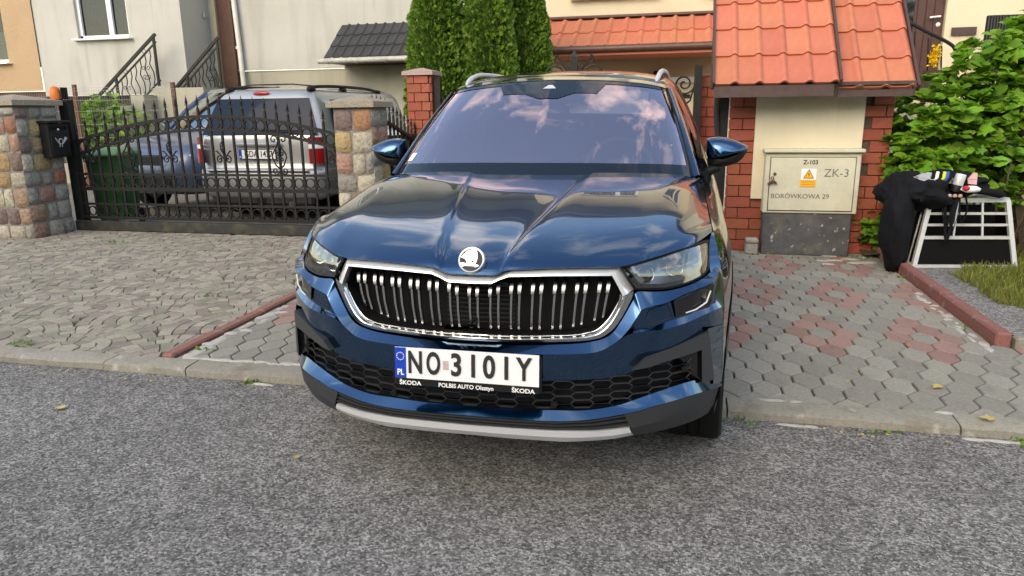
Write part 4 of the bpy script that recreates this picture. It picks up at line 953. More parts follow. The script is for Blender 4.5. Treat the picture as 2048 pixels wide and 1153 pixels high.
CT['lip_bot'][-1] = (.889, .428, .372); CT['mesh_bot'][-1] = (.872, .408, .405); CT['mesh_bot'][-2] = (.828, .340, .424); CT['mesh_bot'][-3] = (.762, .265, .436)
CT['fog_top'][-1] = (.873, .468, .785); CT['fog_bot'][-1] = (.882, .461, .705); CT['mesh_top'][-1] = (.884, .437, .60); CT['band_out'][-1] = (.867, .479, .813); CT['band_out'][-2] = (.848, .405, .803); CT['face_top'][-1] = (.884, .455, .678)
def full(row): return [(-x, y, z) for x, y, z in reversed(row) if x > 1e-4]+[tuple(p) for p in row]
def fine(row, n=6): return [tuple(p) for p in cr(row, n)]
def off(row, dx=0, dy=0, dz=0): return [(p[0]+dx, p[1]+dy, p[2]+dz) for p in row]
def loft(rows, nv=1, smooth=False, nu=6, eq=None):
    """rows of control points -> dense rows; eq: resample every row to eq points"""
    if eq: D = [[tuple(q) for q in resample(cr(r, 8), eq)] for r in rows]
    else: D = [fine(r, nu) for r in rows]
    if smooth:
        cols = [cr([r[i] for r in D], nv) for i in range(len(D[0]))]; return [[tuple(c[k]) for c in cols] for k in range(len(cols[0]))]
    out = []
    for a, b in zip(D, D[1:]):
        for k in range(nv): out.append([tuple(Vector(p).lerp(Vector(q), k/nv)) for p, q in zip(a, b)])
    out.append(D[-1]); return out
def both(mb, rows):
    """right half from the centre line out, and its mirror image"""
    mb.grid([full(r) for r in rows]) if abs(rows[0][0][0]) < 1e-4 else (mb.grid(rows), mb.grid([[(-p[0], p[1], p[2]) for p in r] for r in rows]))
def slab(mb, poly, d, dy=None):
    """closed plate from a 3-D outline, pushed back along +Y by d"""
    n = len(poly); vs = [tuple(p) for p in poly]+[(p[0], p[1]+d, p[2]) for p in poly]
    mb.add(vs, [tuple(range(n)), tuple(range(2*n-1, n-1, -1))]+[(i, n+i, n+(i+1) % n, (i+1) % n) for i in range(n)])
def mirror_slab(mb, poly, d): slab(mb, poly, d); slab(mb, [(-p[0], p[1], p[2]) for p in poly], d)
car = thing('parked_suv', 'dark blue SUV parked nose to the road with a tall chrome barred grille', 'car', (0, 2.3, -.045))
# black core that closes every gap from behind
def core():
    mb = MB(); secs = []
    for y, w, z0, z1 in ((.27, .46, .28, .62), (.30, .52, .26, .83), (.36, .64, .26, .86), (.52, .77, .26, .87), (.8, .80, .45, .93), (1.12, .76, .42, .99), (1.30, .80, .28, 1.00), (3.2, .84, .25, .95), (3.3, .80, .45, .95), (4.2, .80, .42, .95), (4.55, .74, .30, .90)):
        secs.append([(-w, y, z0), (w, y, z0), (w, y, z1-.08), (w-.1, y, z1), (-w+.1, y, z1), (-w, y, z1-.08)])
    mb.grid(secs, closed=True); mb.f += [tuple(range(5, -1, -1)), tuple(len(mb.v)-6+i for i in range(6))]; mb.mi += [0, 0]
    return obj('underbody', mb, MT['black_plastic'], car)
core()
# bonnet
def bonnet():
    F = [(0, .07, .851), (.088, .074, .852), (.136, .078, .869), (.28, .097, .878), (.397, .119, .880), (.512, .155, .878), (.60, .211, .894), (.69, .300, .910), (.76, .393, .921), (.829, .556, .941)]
    B = [(0, 1.15, 1.108), (.255, 1.165, 1.107), (.305, 1.17, 1.113), (.40, 1.185, 1.112), (.50, 1.20, 1.109), (.58, 1.225, 1.105), (.66, 1.26, 1.099), (.72, 1.295, 1.093), (.77, 1.325, 1.085), (.805, 1.36, 1.074)]
    S = [0, .012, .035, .08, .15, .22, .30, .40, .50, .62, .72, .80, .85, .90, 1.0]
    YC = [.07, .083, .108, .156, .232, .34, .47, .60, .75, .90, .965, 1.0, 1.15, 1.40]
    ZC = [.851, .869, .888, .911, .9365, .964, .991, 1.0165, 1.0445, 1.0710, 1.0820, 1.0875, 1.110, 1.142]
    zc = lambda y: float(np.interp(y, YD, ZD))
    dense = cr([(0, a, b) for a, b in zip(YC, ZC)], 8); YD = [p.y for p in dense]; ZD = [p.z for p in dense]
    cols = []
    for i, (f, b) in enumerate(zip(F, B)):
        col = []; lift = (0 if i < 2 else .011)
        base = lambda x, y: zc(y)+lift-.020*(abs(x)/.8)**3
        r0 = f[2]-base(f[0], f[1]); r1 = b[2]-base(b[0], b[1])
        for s in S:
            x = f[0]+(b[0]-f[0])*(s**.9); y = f[1]+(b[1]-f[1])*s
            w0 = max(0, 1-s/.30)**2; w1 = max(0, (s-.62)/.38)**1.5
            z = base(x, y)+r0*w0+r1*w1; ze = float(np.interp(y, [.556, .62, .78, .95, 1.15, 1.36], [.941, .953, .980, 1.009, 1.040, 1.074]))
            k = {9: 1, 8: .42, 7: .12}.get(i, 0)*min(1, s/.12); col.append((x, y, z*(1-k)+ze*k))
        cols.append(col)
    C = [cr(c, 4) for c in cols]
    rows = [[tuple(p) for p in cr([c[k] for c in C], 6)] for k in range(len(C[0]))]
    lip = [[(p[0]*1.0, p[1]+.030, p[2]-.012) for p in rows[0]]]
    mb = MB(); both(mb, lip+rows)
    edge = [r[-1] for r in rows]; inn = [(p[0]-.012, p[1], p[2]-.03) for p in edge]; mb.grid([edge, inn]); mb.grid([[(-p[0], p[1], p[2]) for p in edge], [(-p[0], p[1], p[2]) for p in inn]])
    o = obj('bonnet', mb, MT['paint'], car, 50); return o
hood = bonnet()
# front bumper skin
def bumper():
    mb = MB()
    both(mb, loft([off(CT['band_in'], 0, .045, 0), CT['band_in'], CT['band_out']], 2))
    # recess round the fog lamp
    up = CT['band_out'][5:]; fr_ = CT['fog_top']; fb = CT['fog_bot']; ft = CT['face_top'][5:]
    both(mb, loft([up, fr_, fb, ft], 1, eq=30))
    # main face, slightly bowed
    T_, B_ = CT['face_top'], CT['mesh_top']
    mid = [tuple((Vector(a)*.5+Vector(b)*.5)+Vector((0, -.001, 0))) for a, b in zip(T_, B_)]
    both(mb, loft([T_, mid, B_], 4, True)); both(mb, loft([B_, off(B_, 0, .05, .006)], 1))
    # lower lip under the mesh
    both(mb, loft([CT['mesh_bot'], CT['lip_bot'], off(CT['lip_bot'], 0, .05, -.008)], 2)); both(mb, loft([off(CT['mesh_bot'][:8], 0, .06, -.004), CT['mesh_bot'][:8]], 1))
    both(mb, loft([[(.829, .556, .941), (.821, .520, .915), (.820, .466, .865), (.822, .432, .828), (.826, .420, .812)], [(.835, .565, .937), (.846, .525, .900), (.856, .498, .862), (.863, .484, .832), (.867, .478, .811)]], 1, eq=14))
    # corner beside the vent
    v2 = CT['vent_out'][2]; v3 = CT['vent_out'][3]
    a = [(v2[0]-.004, v2[1]+.008, v2[2]+.012), ((v2[0]+v3[0])/2-.002, (v2[1]+v3[1])/2+.006, .51), (v3[0]-.002, v3[1]+.006, .395)]
    both(mb, loft([a, [(.884, .437, .612), (.887, .431, .50), (.889, .430, .385)]], 1, eq=10))
    return obj('front_bumper', mb, MT['paint'], car, 28)
bumper()
# flanks: fender, doors, quarter panel
SIDE_Y = [None, .62, .78, .95, 1.15, 1.38, 1.8, 2.6, 3.4, 4.0, 4.35, 4.58]
SIDE = [
 [(.835, .565, .937), (.852, .505, .875), (.868, .478, .815), (.876, .465, .75), (.884, .455, .68), (.884, .436, .60), (.887, .43, .50), (.888, .428, .39), (.872, .412, .31), (.845, .43, .25)],
 [(.833, .62, .950), (.868, .62, .900), (.893, .62, .842), (.908, .62, .78), (.915, .62, .70), (.917, .62, .62), (.917, .62, .52), (.915, .62, .42), (.905, .62, .33), (.89, .62, .25)],
 [(.827, .78, .977), (.874, .78, .928), (.906, .78, .862), (.924, .78, .79), (.931, .78, .71), (.933, .78, .62), (.932, .78, .52), (.929, .78, .42), (.92, .78, .33), (.905, .78, .25)],
 [(.821, .95, 1.006), (.876, .95, .957), (.913, .95, .882), (.932, .95, .80), (.939, .95, .71), (.940, .95, .62), (.939, .95, .52), (.935, .95, .42), (.925, .95, .33), (.91, .95, .25)],
 [(.813, 1.15, 1.037), (.875, 1.15, .987), (.912, 1.15, .907), (.930, 1.15, .82), (.937, 1.15, .72), (.938, 1.15, .62), (.937, 1.15, .52), (.933, 1.15, .42), (.923, 1.15, .33), (.908, 1.15, .25)],
 [(.809, 1.38, 1.070), (.868, 1.38, 1.025), (.908, 1.38, .945), (.928, 1.38, .85), (.934, 1.38, .74), (.935, 1.38, .62), (.934, 1.38, .52), (.93, 1.38, .42), (.92, 1.38, .33), (.905, 1.38, .25)],
]
for y_, k_ in ((1.8, 1), (2.6, 1), (3.4, 1), (4.0, .985), (4.35, .95), (4.58, .86)):
    SIDE.append([(x*k_, y_, z) for x, z in ((.862, 1.075), (.886, 1.04), (.912, .955), (.930, .85), (.936, .74), (.936, .62), (.935, .52), (.93, .42), (.92, .33), (.905, .25))])
sc_cols = [cr([s[i] for s in SIDE], 9) for i in range(10)]
SG = [[tuple(p) for p in cr([c[k] for c in sc_cols], 5)] for k in range(len(sc_cols[0]))]      # SG[k along y][i down]
WHEELS = ((.92, .312), (3.71, .312)); ARCH = .405
def side_x(y, z):
    best = None
    for r in SG:
        for p in r:
            d = (p[1]-y)**2+(p[2]-z)**2
            if best is None or d < best[0]: best = (d, p[0])
    return best[1]
def flanks():
    h = len(SG); w = len(SG[0])
    for nm, y0, y1 in (('front_fender', 0, 1.42), ('front_door', 1.42, 2.45), ('rear_door', 2.45, 3.40), ('quarter_panel', 3.40, 9)):
        for s in (1, -1):
            mb = MB(); mb.v = [(s*p[0], p[1], p[2]) for r in SG for p in r]
            for i in range(h-1):
                for j in range(w-1):
                    c = [Vector(SG[a][b]) for a, b in ((i, j), (i, j+1), (i+1, j+1), (i+1, j))]; m = sum(c, Vector())/4
                    if not (y0 <= m.y < y1): continue
                    if any((m.y-wy)**2+(m.z-wz)**2 < ARCH**2 for wy, wz in WHEELS): continue
                    f = (i*w+j, i*w+j+1, (i+1)*w+j+1, (i+1)*w+j); mb.f.append(f if s > 0 else f[::-1]); mb.mi.append(0)
            obj(nm, mb, MT['paint'], car, 50)
    for s in (1, -1):
        for wy, wz in WHEELS:
            ra, rb = [], []
            for k in range(33):
                a = R(-12)+R(204)*k/32; y1, z1 = wy+math.cos(a)*.385, wz+math.sin(a)*.385; y2, z2 = wy+math.cos(a)*.44, wz+math.sin(a)*.44
                if y1 < .455: y1 = .455
                if y2 < .445: y2 = .445
                x1, x2 = side_x(y1, max(z1, .26)), side_x(y2, max(z2, .26)); ra.append((s*(x1+.004), y1, z1)); rb.append((s*(x2+.003), y2, z2))
            ins = [(p[0]-s*.05, p[1], p[2]) for p in ra]
            obj('arch_trim', MB().grid([rb, ra, ins]), MT['cladding'], car, 40)
flanks()
def tail():
    mb = MB(); e = SG[-1]; rows = [[(x*(1-t*.0), y+.06*math.sin(t*math.pi/2)*1.5, z) for x, y, z in e] for t in (0,)]
    rear = [[(-p[0], p[1], p[2]) for p in e], [(-p[0]*.6, p[1]+.08, p[2]) for p in e], [(0, p[1]+.1, p[2]) for p in e], [(p[0]*.6, p[1]+.08, p[2]) for p in e], list(e)]
    mb.grid(rear); obj('tailgate', mb, MT['paint'], car, 50)
tail()
# greenhouse
WB = [(0, 1.12, 1.100), (.28, 1.14, 1.099), (.53, 1.20, 1.094), (.69, 1.285, 1.085), (.762, 1.345, 1.077)]
WT = [(0, 1.80, 1.560), (.25, 1.815, 1.554), (.45, 1.85, 1.538), (.565, 1.888, 1.520), (.614, 1.92, 1.506)]
def wpt(u, v, d=0):
    """point on the windscreen: u -1..1 across, v 0..1 upwards, pushed inwards by d"""
    a = abs(u)*4; i = min(3, int(a)); t = a-i
    b = Vector(cr(WB, 1)[i]).lerp(Vector(WB[i+1]), t); c = Vector(WT[i]).lerp(Vector(WT[i+1]), t)
    p = b.lerp(c, v); bow = .022*math.sin(math.pi*v)
    p += Vector((0, -.58, .78))*(bow-d); p.x *= (1 if u >= 0 else -1); return p
def windscreen():
    us = np.linspace(-1, 1, 41); vs_ = np.linspace(0, 1, 15)
    WBf, WTf = fine(WB, 10), fine(WT, 10); rows = []
    for v in vs_:
        r = []
        for b, c in zip(WBf, WTf):
            p = Vector(b).lerp(Vector(c), v)+Vector((0, -.58, .78))*(.022*math.sin(math.pi*v)); r.append(tuple(p))
        rows.append(r)
    mb = MB(); both(mb, rows); ws = obj('windscreen', mb, MT['windscreen'], car, 180, fix=False)
    # black printed border behind the glass with the sensor field at the top
    mb = MB()
    def P(u, v, d=-.0025):
        k = abs(u)*(len(WBf)-1); i = min(len(WBf)-2, int(k)); t = k-i
        p = Vector(WBf[i]).lerp(Vector(WBf[i+1]), t).lerp(Vector(WTf[i]).lerp(Vector(WTf[i+1]), t), v)+Vector((0, -.58, .78))*(.022*math.sin(math.pi*v)-d)
        return (p.x if u >= 0 else -p.x, p.y, p.z)
    n = 48
    def strip(f0, f1): mb.grid([[P(-1+2*i/n, f(-1+2*i/n)) for i in range(n+1)] for f in (f0, f1)])
    strip(lambda u: -.01, lambda u: .105); strip(lambda u: .955, lambda u: 1.01)
    for s in (1, -1): mb.grid([[P(s*(1.0), .1+.86*k/12) for k in range(13)], [P(s*(.955-.01*k/12), .1+.86*k/12) for k in range(13)]])
    mb.grid([[P(-.30+.60*i/8, .96) for i in range(9)], [P(-.25+.5*i/8, .83) for i in range(9)]])
    mb.grid([[P(-.13+.26*i/6, .83) for i in range(7)], [P(-.05+.10*i/6, .76) for i in range(7)]])
    obj('glass_border', mb, MT['border'], ws)
    # camera window, mirror and its foot
    st = MB(); c0, c1, c2, c3 = P(-.04, .885, -.005), P(.03, .885, -.005), P(.008, .93, -.005), P(-.015, .93, -.005); st.add([c0, c1, c2, c3], [(0, 1, 2, 3)]); obj('camera_window', st, MT['visor'], ws)
    return P
WP = windscreen()
def sticker():
    mb = MB(); q = [WP(-.875, .135, -.002), WP(-.765, .135, -.002), WP(-.745, .215, -.002), WP(-.845, .215, -.002)]; mb.add(q, [(0, 1, 2, 3)])
    obj('inspection_sticker', mb, mat('sticker', (.74, .80, .80), .5), car)
sticker()
AP_IN = [WB[-1], ((WB[-1][0]+WT[-1][0])/2+.003, (WB[-1][1]+WT[-1][1])/2-.008, (WB[-1][2]+WT[-1][2])/2+.012), WT[-1]]
AP_OUT = [(.812, 1.40, 1.075), (.737, 1.73, 1.295), (.650, 2.02, 1.500)]
def pillars_roof():
    mb = MB(); mid = [tuple(Vector(a)*.55+Vector(b)*.45+Vector((.006, -.008, .012))) for a, b in zip(AP_IN, AP_OUT)]
    for s in (1, -1):
        for nm, rows in (('pillar', [AP_IN, mid, AP_OUT]),):
            D = loft(rows, 4, True, 8); m2 = MB().grid([[(s*p[0], p[1], p[2]) for p in r] for r in D]); obj('windscreen_pillar', m2, MT['paint'], car, 60)
        seal = MB(); seal.tube([(s*p[0], p[1]-.002, p[2]+.004) for p in cr(AP_IN, 6)], .007, 6); obj('pillar_seal', seal, MT['black_plastic'], car, 60)
    R0 = WT+[(.650, 2.02, 1.500)]
    R1 = [(0, 2.06, 1.612), (.25, 2.06, 1.607), (.45, 2.07, 1.590), (.565, 2.09, 1.566), (.622, 2.11, 1.544), (.664, 2.15, 1.508)]
    Rm = [(0, 1.90, 1.583), (.25, 1.91, 1.577), (.45, 1.94, 1.561), (.565, 1.97, 1.541), (.618, 2.0, 1.524), (.656, 2.07, 1.504)]
    R2 = [(0, 2.6, 1.648), (.25, 2.6, 1.643), (.45, 2.6, 1.627), (.575, 2.6, 1.600), (.64, 2.6, 1.568), (.685, 2.6, 1.520)]
    R3 = [(0, 3.4, 1.650), (.25, 3.4, 1.645), (.45, 3.4, 1.629), (.575, 3.4, 1.602), (.64, 3.4, 1.570), (.685, 3.4, 1.520)]
    R4 = [(0, 4.2, 1.595), (.25, 4.2, 1.59), (.45, 4.2, 1.575), (.565, 4.2, 1.55), (.62, 4.2, 1.52), (.66, 4.2, 1.475)]
    A = loft([off(R0, 0, -.004, .003), Rm], 4, False, 6); both(m := MB(), A); rf = obj('roof', m, MT['paint'], car, 60)
    both(m := MB(), loft([Rm, R1, R2, R3, R4], 8, True, 6)); obj('glass_roof', m, MT['black_gloss'], rf, 60)
    belt = [(.809, 1.40, 1.073), (.862, 1.8, 1.075), (.862, 2.6, 1.075), (.862, 3.4, 1.075), (.845, 4.0, 1.075), (.80, 4.35, 1.08)]
    top = [(.650, 2.02, 1.500), (.664, 2.15, 1.508), (.685, 2.6, 1.52), (.685, 3.4, 1.52), (.67, 4.0, 1.49), (.655, 4.25, 1.46)]
    for s in (1, -1):
        D = loft([belt, [tuple(Vector(a).lerp(Vector(b), .5)+Vector((.02, 0, 0))) for a, b in zip(belt, top)], top], 5, True, 6)
        obj('side_window', MB().grid([[(s*p[0], p[1], p[2]) for p in r] for r in D]), MT['side_glass'], car, 60)
    rw = MB(); both(rw, loft([[(0, 4.20, 1.597), (.45, 4.2, 1.577), (.66, 4.22, 1.475)], [(0, 4.66, 1.09), (.5, 4.62, 1.09), (.80, 4.37, 1.08)]], 4, False, 6)); obj('rear_window', rw, MT['side_glass'], car, 60)
    for s in (1, -1):
        path = cr([(s*.552, 1.99, 1.548), (s*.558, 2.06, 1.572), (s*.566, 2.20, 1.604), (s*.575, 2.45, 1.628), (s*.585, 3.0, 1.640), (s*.585, 3.5, 1.63), (s*.575, 3.95, 1.58)], 6)
        mb = MB(); k = len(path); mb.tube(path, [.007+.008*min(1, i/6, (k-1-i)/6) for i in range(k)], 8); obj('roof_rail', mb, MT['satin'], car, 60)
pillars_roof()
# door mirrors
def dome(mb, outline, ctr, bulge, rings=6, back=.05):
    rows = []
    for k in range(rings+1):
        t = k/rings; s = math.cos(t*math.pi/2)**.75; rows.append([(ctr[0]+(x-ctr[0])*s, ctr[1]-bulge*math.sin(t*math.pi/2)+(y-ctr[1])*s, ctr[2]+(z-ctr[2])*s) for x, y, z in outline])
    b = [(ctr[0]+(x-ctr[0])*.93, y+back, ctr[2]+(z-ctr[2])*.93) for x, y, z in outline]
    mb.grid([b]+rows, closed=True); n = len(outline); mb.f.append(tuple(range(len(mb.v)-(rings+2)*n, len(mb.v)-(rings+1)*n))); mb.mi.append(mb.m)
def mirrors():
    for s in (1, -1):
        y = 1.70
        o = [(.832, 1.247), (.865, 1.256), (.91, 1.256), (.96, 1.245), (1.01, 1.225), (1.043, 1.205), (1.035, 1.190), (.98, 1.172), (.92, 1.155), (.865, 1.146), (.838, 1.150), (.828, 1.20)]
        mb = MB(); dome(mb, [(s*x, y-.02*(x-.83), z) for x, z in cr2(o)], (s*.905, y, 1.168), .085); c = obj('mirror_cap', mb, MT['paint'], car, 60)
        o2 = [(.838, 1.152), (.92, 1.158), (.98, 1.176), (1.038, 1.195), (1.030, 1.165), (1.0, 1.128), (.94, 1.105), (.88, 1.098), (.845, 1.105)]
        mb = MB(); dome(mb, [(s*x, y+.012, z) for x, z in cr2(o2)], (s*.93, y+.012, 1.14), .07); mb.tube([(s*.79, 1.66, 1.058), (s*.84, 1.67, 1.080), (s*.90, 1.685, 1.100)], [.030, .028, .022], 8)
        obj('mirror_base', mb, MT['black_plastic'], car, 50)
        mb = MB(); mb.add([(s*.84, y+.052, 1.235), (s*1.02, y+.052, 1.205), (s*1.0, y+.052, 1.125), (s*.85, y+.052, 1.11)], [(0, 1, 2, 3)]); obj('mirror_glass', mb, MT['chrome'], car)
def cr2(o, n=3):
    P = [(x, 0, z) for x, z in o]; P = P+[P[0]]; return [(p.x, p.z) for p in cr(P, n)[:-1]]
mirrors()
# grille, lamps, plate
def curve_y(x): return float(np.interp(abs(x), [0, .2, .4, .56, .7, .8, .86, .9], [0, .012, .05, .10, .18, .275, .36, .46]))
def grille():
    mb = MB()
    # back wall and box of the opening
    ins = CT['chrome_in']; back = [(x*.97, .20+curve_y(x)*.5, z) for x, y, z in ins]
    both(mb, [ins, back]); loop = full(back[:9])   # top edge left to right
    top = [p for p in back[:9]]; bot = list(reversed(back[8:]))
    tt = [tuple(q) for q in resample(top, 20)]; bb = [tuple(q) for q in resample(bot, 20)]; both(mb, [tt, bb])
    g = obj('grille', mb, MT['black_plastic'], car, 40)
    out = CT['chrome_out']
    fr_ = MB(); O, I = out, ins
    def rows_of(a, b):
        M_ = [((p[0]+q[0])/2, (p[1]+q[1])/2-.012, (p[2]+q[2])/2) for p, q in zip(O[a:b], I[a:b])]
        return [off(O[a:b], 0, .045, 0), O[a:b], M_, I[a:b], off(I[a:b], 0, .05, 0)]
    a_ = O[0:9]; b_ = [tuple(Vector(p).lerp(Vector(q), .78)) for p, q in zip(O[0:9], I[0:9])]
    up_ = [off(a_, 0, .05, -.004), off(a_, 0, .026, 0), [tuple(Vector(p)*.35+Vector(q)*.65+Vector((0, -.018, 0))) for p, q in zip(a_, b_)], off(b_, 0, -.026, 0), off(b_, 0, .05, 0)]
    both(fr_, loft(up_, 1, False, 1)); obj('chrome_frame', fr_, MT['frame_chrome'], g, 20)
    fr2 = MB(); both(fr2, loft(rows_of(8, 16), 1, False, 3)); obj('lower_frame', fr2, MT['chrome_dark'], g, 25)  # same chrome as above, darker colour stands for the mirrored ground
    st = MB(); line = [tuple(Vector(a)*.35+Vector(b)*.65+Vector((0, -.012, 0))) for a, b in zip(O[8:], I[8:])]; st.tube(full([tuple(p) for p in reversed(cr(line, 4))]), .0042, 6); obj('chrome_strip', st, MT['chrome'], g, 60)
    st = MB(); line = [tuple(Vector(b)+Vector((0, -.004, .004))) for b in I[8:]]; st.tube(full([tuple(p) for p in reversed(cr(line, 4))]), .0025, 6); obj('chrome_strip', st, MT['chrome'], g, 60)
    # 13 pairs of bars, each with a bright head
    for k in range(-6, 7):
        for e in (-1, 1):
            x = k*.0765+e*.0148; yb = .112+curve_y(x); w = .0062
            hz = .817-.010*(abs(x) < .09) - .0 + .006*min(1, abs(x)/.4); lz = .640 if abs(x) < .33 else .640+(abs(x)-.33)*.28
            xb = x*.955
            b = MB()
            q = lambda xx, z, yo, ww: [(xx-ww, yb+yo+.02, z), (xx-ww, yb+yo, z), (xx+ww, yb+yo, z), (xx+ww, yb+yo+.02, z)]
            # head: leans back at the top
            b.grid([q(x, hz+.008, .030, w*.8), q(x, hz, .016, w), q(x-(x-xb)*.08, hz-.014, .006, w), q(x-(x-xb)*.16, hz-.030, -.001, w*.95), q(x-(x-xb)*.25, hz-.046, -.004, w*.9), q(x-(x-xb)*.27, hz-.050, .004, w*.7)], closed=True)
            h = obj('bar_head', b, MT['bar_chrome'], None, 50)
            b2 = MB(); b2.grid([q(x-(x-xb)*.27, hz-.049, .005, w*.62), q(x-(x-xb)*.6, (hz+lz)/2-.02, .002, w*.6), q(xb, lz, .012, w*.6), q(xb, lz-.006, .03, w*.6)], closed=True)
            bar = obj('grille_bar', b2, MT['chrome_dark'], g, 25); h.parent = bar
    # grey radiator fins far inside
    b = MB()
    for i in range(9): z = .645+i*.017; b.tube([(-.44, .215+.03, z), (0, .19, z), (.44, .215+.03, z)], 1, rect=(.004, .004))
    obj('radiator_fins', b, MT['cladding'], g)
    b = MB().box((0, .165, .80), (.24, .03, .018)); obj('cross_panel', b, MT['cladding'], g)
    b = MB(); b.lathe([(.0, -.006), (.011, -.006), (.014, 0), (.014, .02)], 12, Matrix.Translation((-.005, .118, .662)) @ Matrix.Rotation(R(-90), 4, 'X') @ Matrix.Scale(-1, 4, (0, 0, 1))); obj('front_camera', b, MT['black_gloss'], g, 40)
grille()
def inside_poly(x, z, poly):
    c = False; n = len(poly)
    for i in range(n):
        a, b = poly[i], poly[i-1]
        if (a[1] > z) != (b[1] > z) and x < (b[0]-a[0])*(z-a[1])/(b[1]-a[1])+a[0]: c = not c
    return c
def lower_mesh():
    poly = [(p[0], p[2]) for p in CT['mesh_top'][:7]]+[(.70, .575), (.765, .555), (.765, .452)]+[(p[0], p[2]) for p in reversed(CT['mesh_bot'][:8])]
    mb = MB()
    # backing
    T_ = [tuple(p) for p in resample(CT['mesh_top'], 30)]; B_ = [tuple(p) for p in resample(CT['mesh_bot'], 30)]
    both(mb, [off(T_, 0, .05, 0), off(B_, 0, .065, 0)]); g = obj('lower_grille', mb, MT['black_plastic'], car, 40)
    hw, hh = .066, .0285; m = MB(); seen = set()
    def yy(x, z): return .040+curve_y(x)+.0*(z)
    for i in range(-14, 15):
        for j in range(-2, 10):
            cxx = i*hw*1.0; cz = .365+j*hh+(i % 2)*hh/2
            t = [(cxx-hw*.62, cz), (cxx-hw*.38, cz+hh/2), (cxx+hw*.38, cz+hh/2), (cxx+hw*.62, cz), (cxx+hw*.38, cz-hh/2), (cxx-hw*.38, cz-hh/2)]
            for k in range(6):
                a, b = t[k], t[(k+1) % 6]; key = tuple(sorted(((round(a[0], 3), round(a[1], 3)), (round(b[0], 3), round(b[1], 3)))))
                if key in seen: continue
                seen.add(key); mx_, mz_ = (a[0]+b[0])/2, (a[1]+b[1])/2
                if not inside_poly(abs(mx_), mz_, poly): continue
                m.tube([(a[0], yy(*a), a[1]), (b[0], yy(*b), b[1])], 1, rect=(.0026, .010), up=(0, 1, 0), cap=False)
    obj('honeycomb', m, MT['cladding'], g)
    for x, z in ((.30, .392), (.745, .487), (-.30, .392), (-.745, .487)):
        b = MB(); b.lathe([(0, .008), (.010, .008), (.0125, .004), (.0125, -.02)], 14, Matrix.Translation((x, yy(x, z)-.006, z)) @ Matrix.Rotation(R(90), 4, 'X')); obj('parking_sensor', b, MT['black_plastic'], g, 40)
lower_mesh()
def lower_trim():
    # vent frames
    for s in (1, -1):
        vo, vi = CT['vent_out'], CT['vent_in']; f = MB()
        ring = [vo[0], vo[1], vo[2], vo[3], vo[4], vi[2], vi[1], vi[0]]
        slab(f, [(s*x, y+.002, z) for x, y, z in ring], .07); v = obj('vent_frame', f, MT['cladding'], car, 20)
        h = MB(); h.add([(s*.70, .235, .56), (s*vi[1][0], vi[1][1]+.02, vi[1][2]), (s*vi[2][0], vi[2][1]+.02, vi[2][2]), (s*.762, .29, .45)], [(0, 1, 2, 3)]); obj('vent_opening', h, MT['black_gloss'], v)
    # slotted intake above the skid plate
    st = CT['skid_top']; lb = [tuple(q) for q in resample(CT['lip_bot'][:5], 24)]; s2 = [tuple(q) for q in resample(st, 24)]
    m = MB(); both(m, [off(lb, 0, .02, -.002), off([tuple(Vector(a).lerp(Vector(b), .45)) for a, b in zip(lb, s2)], 0, .06, 0), off(s2, 0, .045, 0), off(s2, 0, .005, 0)])
    g = obj('bottom_intake', m, MT['black_plastic'], car, 30)
    for t in (.12, .42, .72):
        r = [tuple(Vector(a).lerp(Vector(b), t)+Vector((0, .016, 0))) for a, b in zip(lb, s2)]; b = MB(); b.tube(full(r), 1, rect=(.006, .03), up=(0, 1, .2)); obj('intake_slat', b, MT['cladding'], g)
    # silver skid plate
    sb = CT['skid_bot']; rows = [off(st, 0, .03, .004), st, [tuple(Vector(a).lerp(Vector(b), .5)+Vector((0, -.008, 0))) for a, b in zip(st, sb)], sb, off(sb, 0, .10, -.018)]
    m = MB(); both(m, loft(rows, 2, False, 5)); obj('skid_plate', m, MT['satin'], car, 30)
    # dark cladding corners
    ct, cb = CT['clad_top'], CT['clad_bot']
    for s in (1, -1):
        mid = [tuple(Vector(a).lerp(Vector(b), .55)+Vector((.004, -.012, 0))) for a, b in zip(ct, cb)]
        rows = [off(ct, 0, .012, .004), ct, mid, cb, off(cb, -.02, .12, -.01)]
        D = loft(rows, 2, False, 5); e = [r[0] for r in D]; D2 = [[(s*p[0], p[1], p[2]) for p in r] for r in D]; m = MB().grid(D2)
        m.grid([[(s*p[0], p[1], p[2]) for p in e], [(s*p[0]-s*.004, p[1]+.06, p[2]) for p in e]])
        obj('bumper_cladding', m, MT['cladding'], car, 22)
lower_trim()
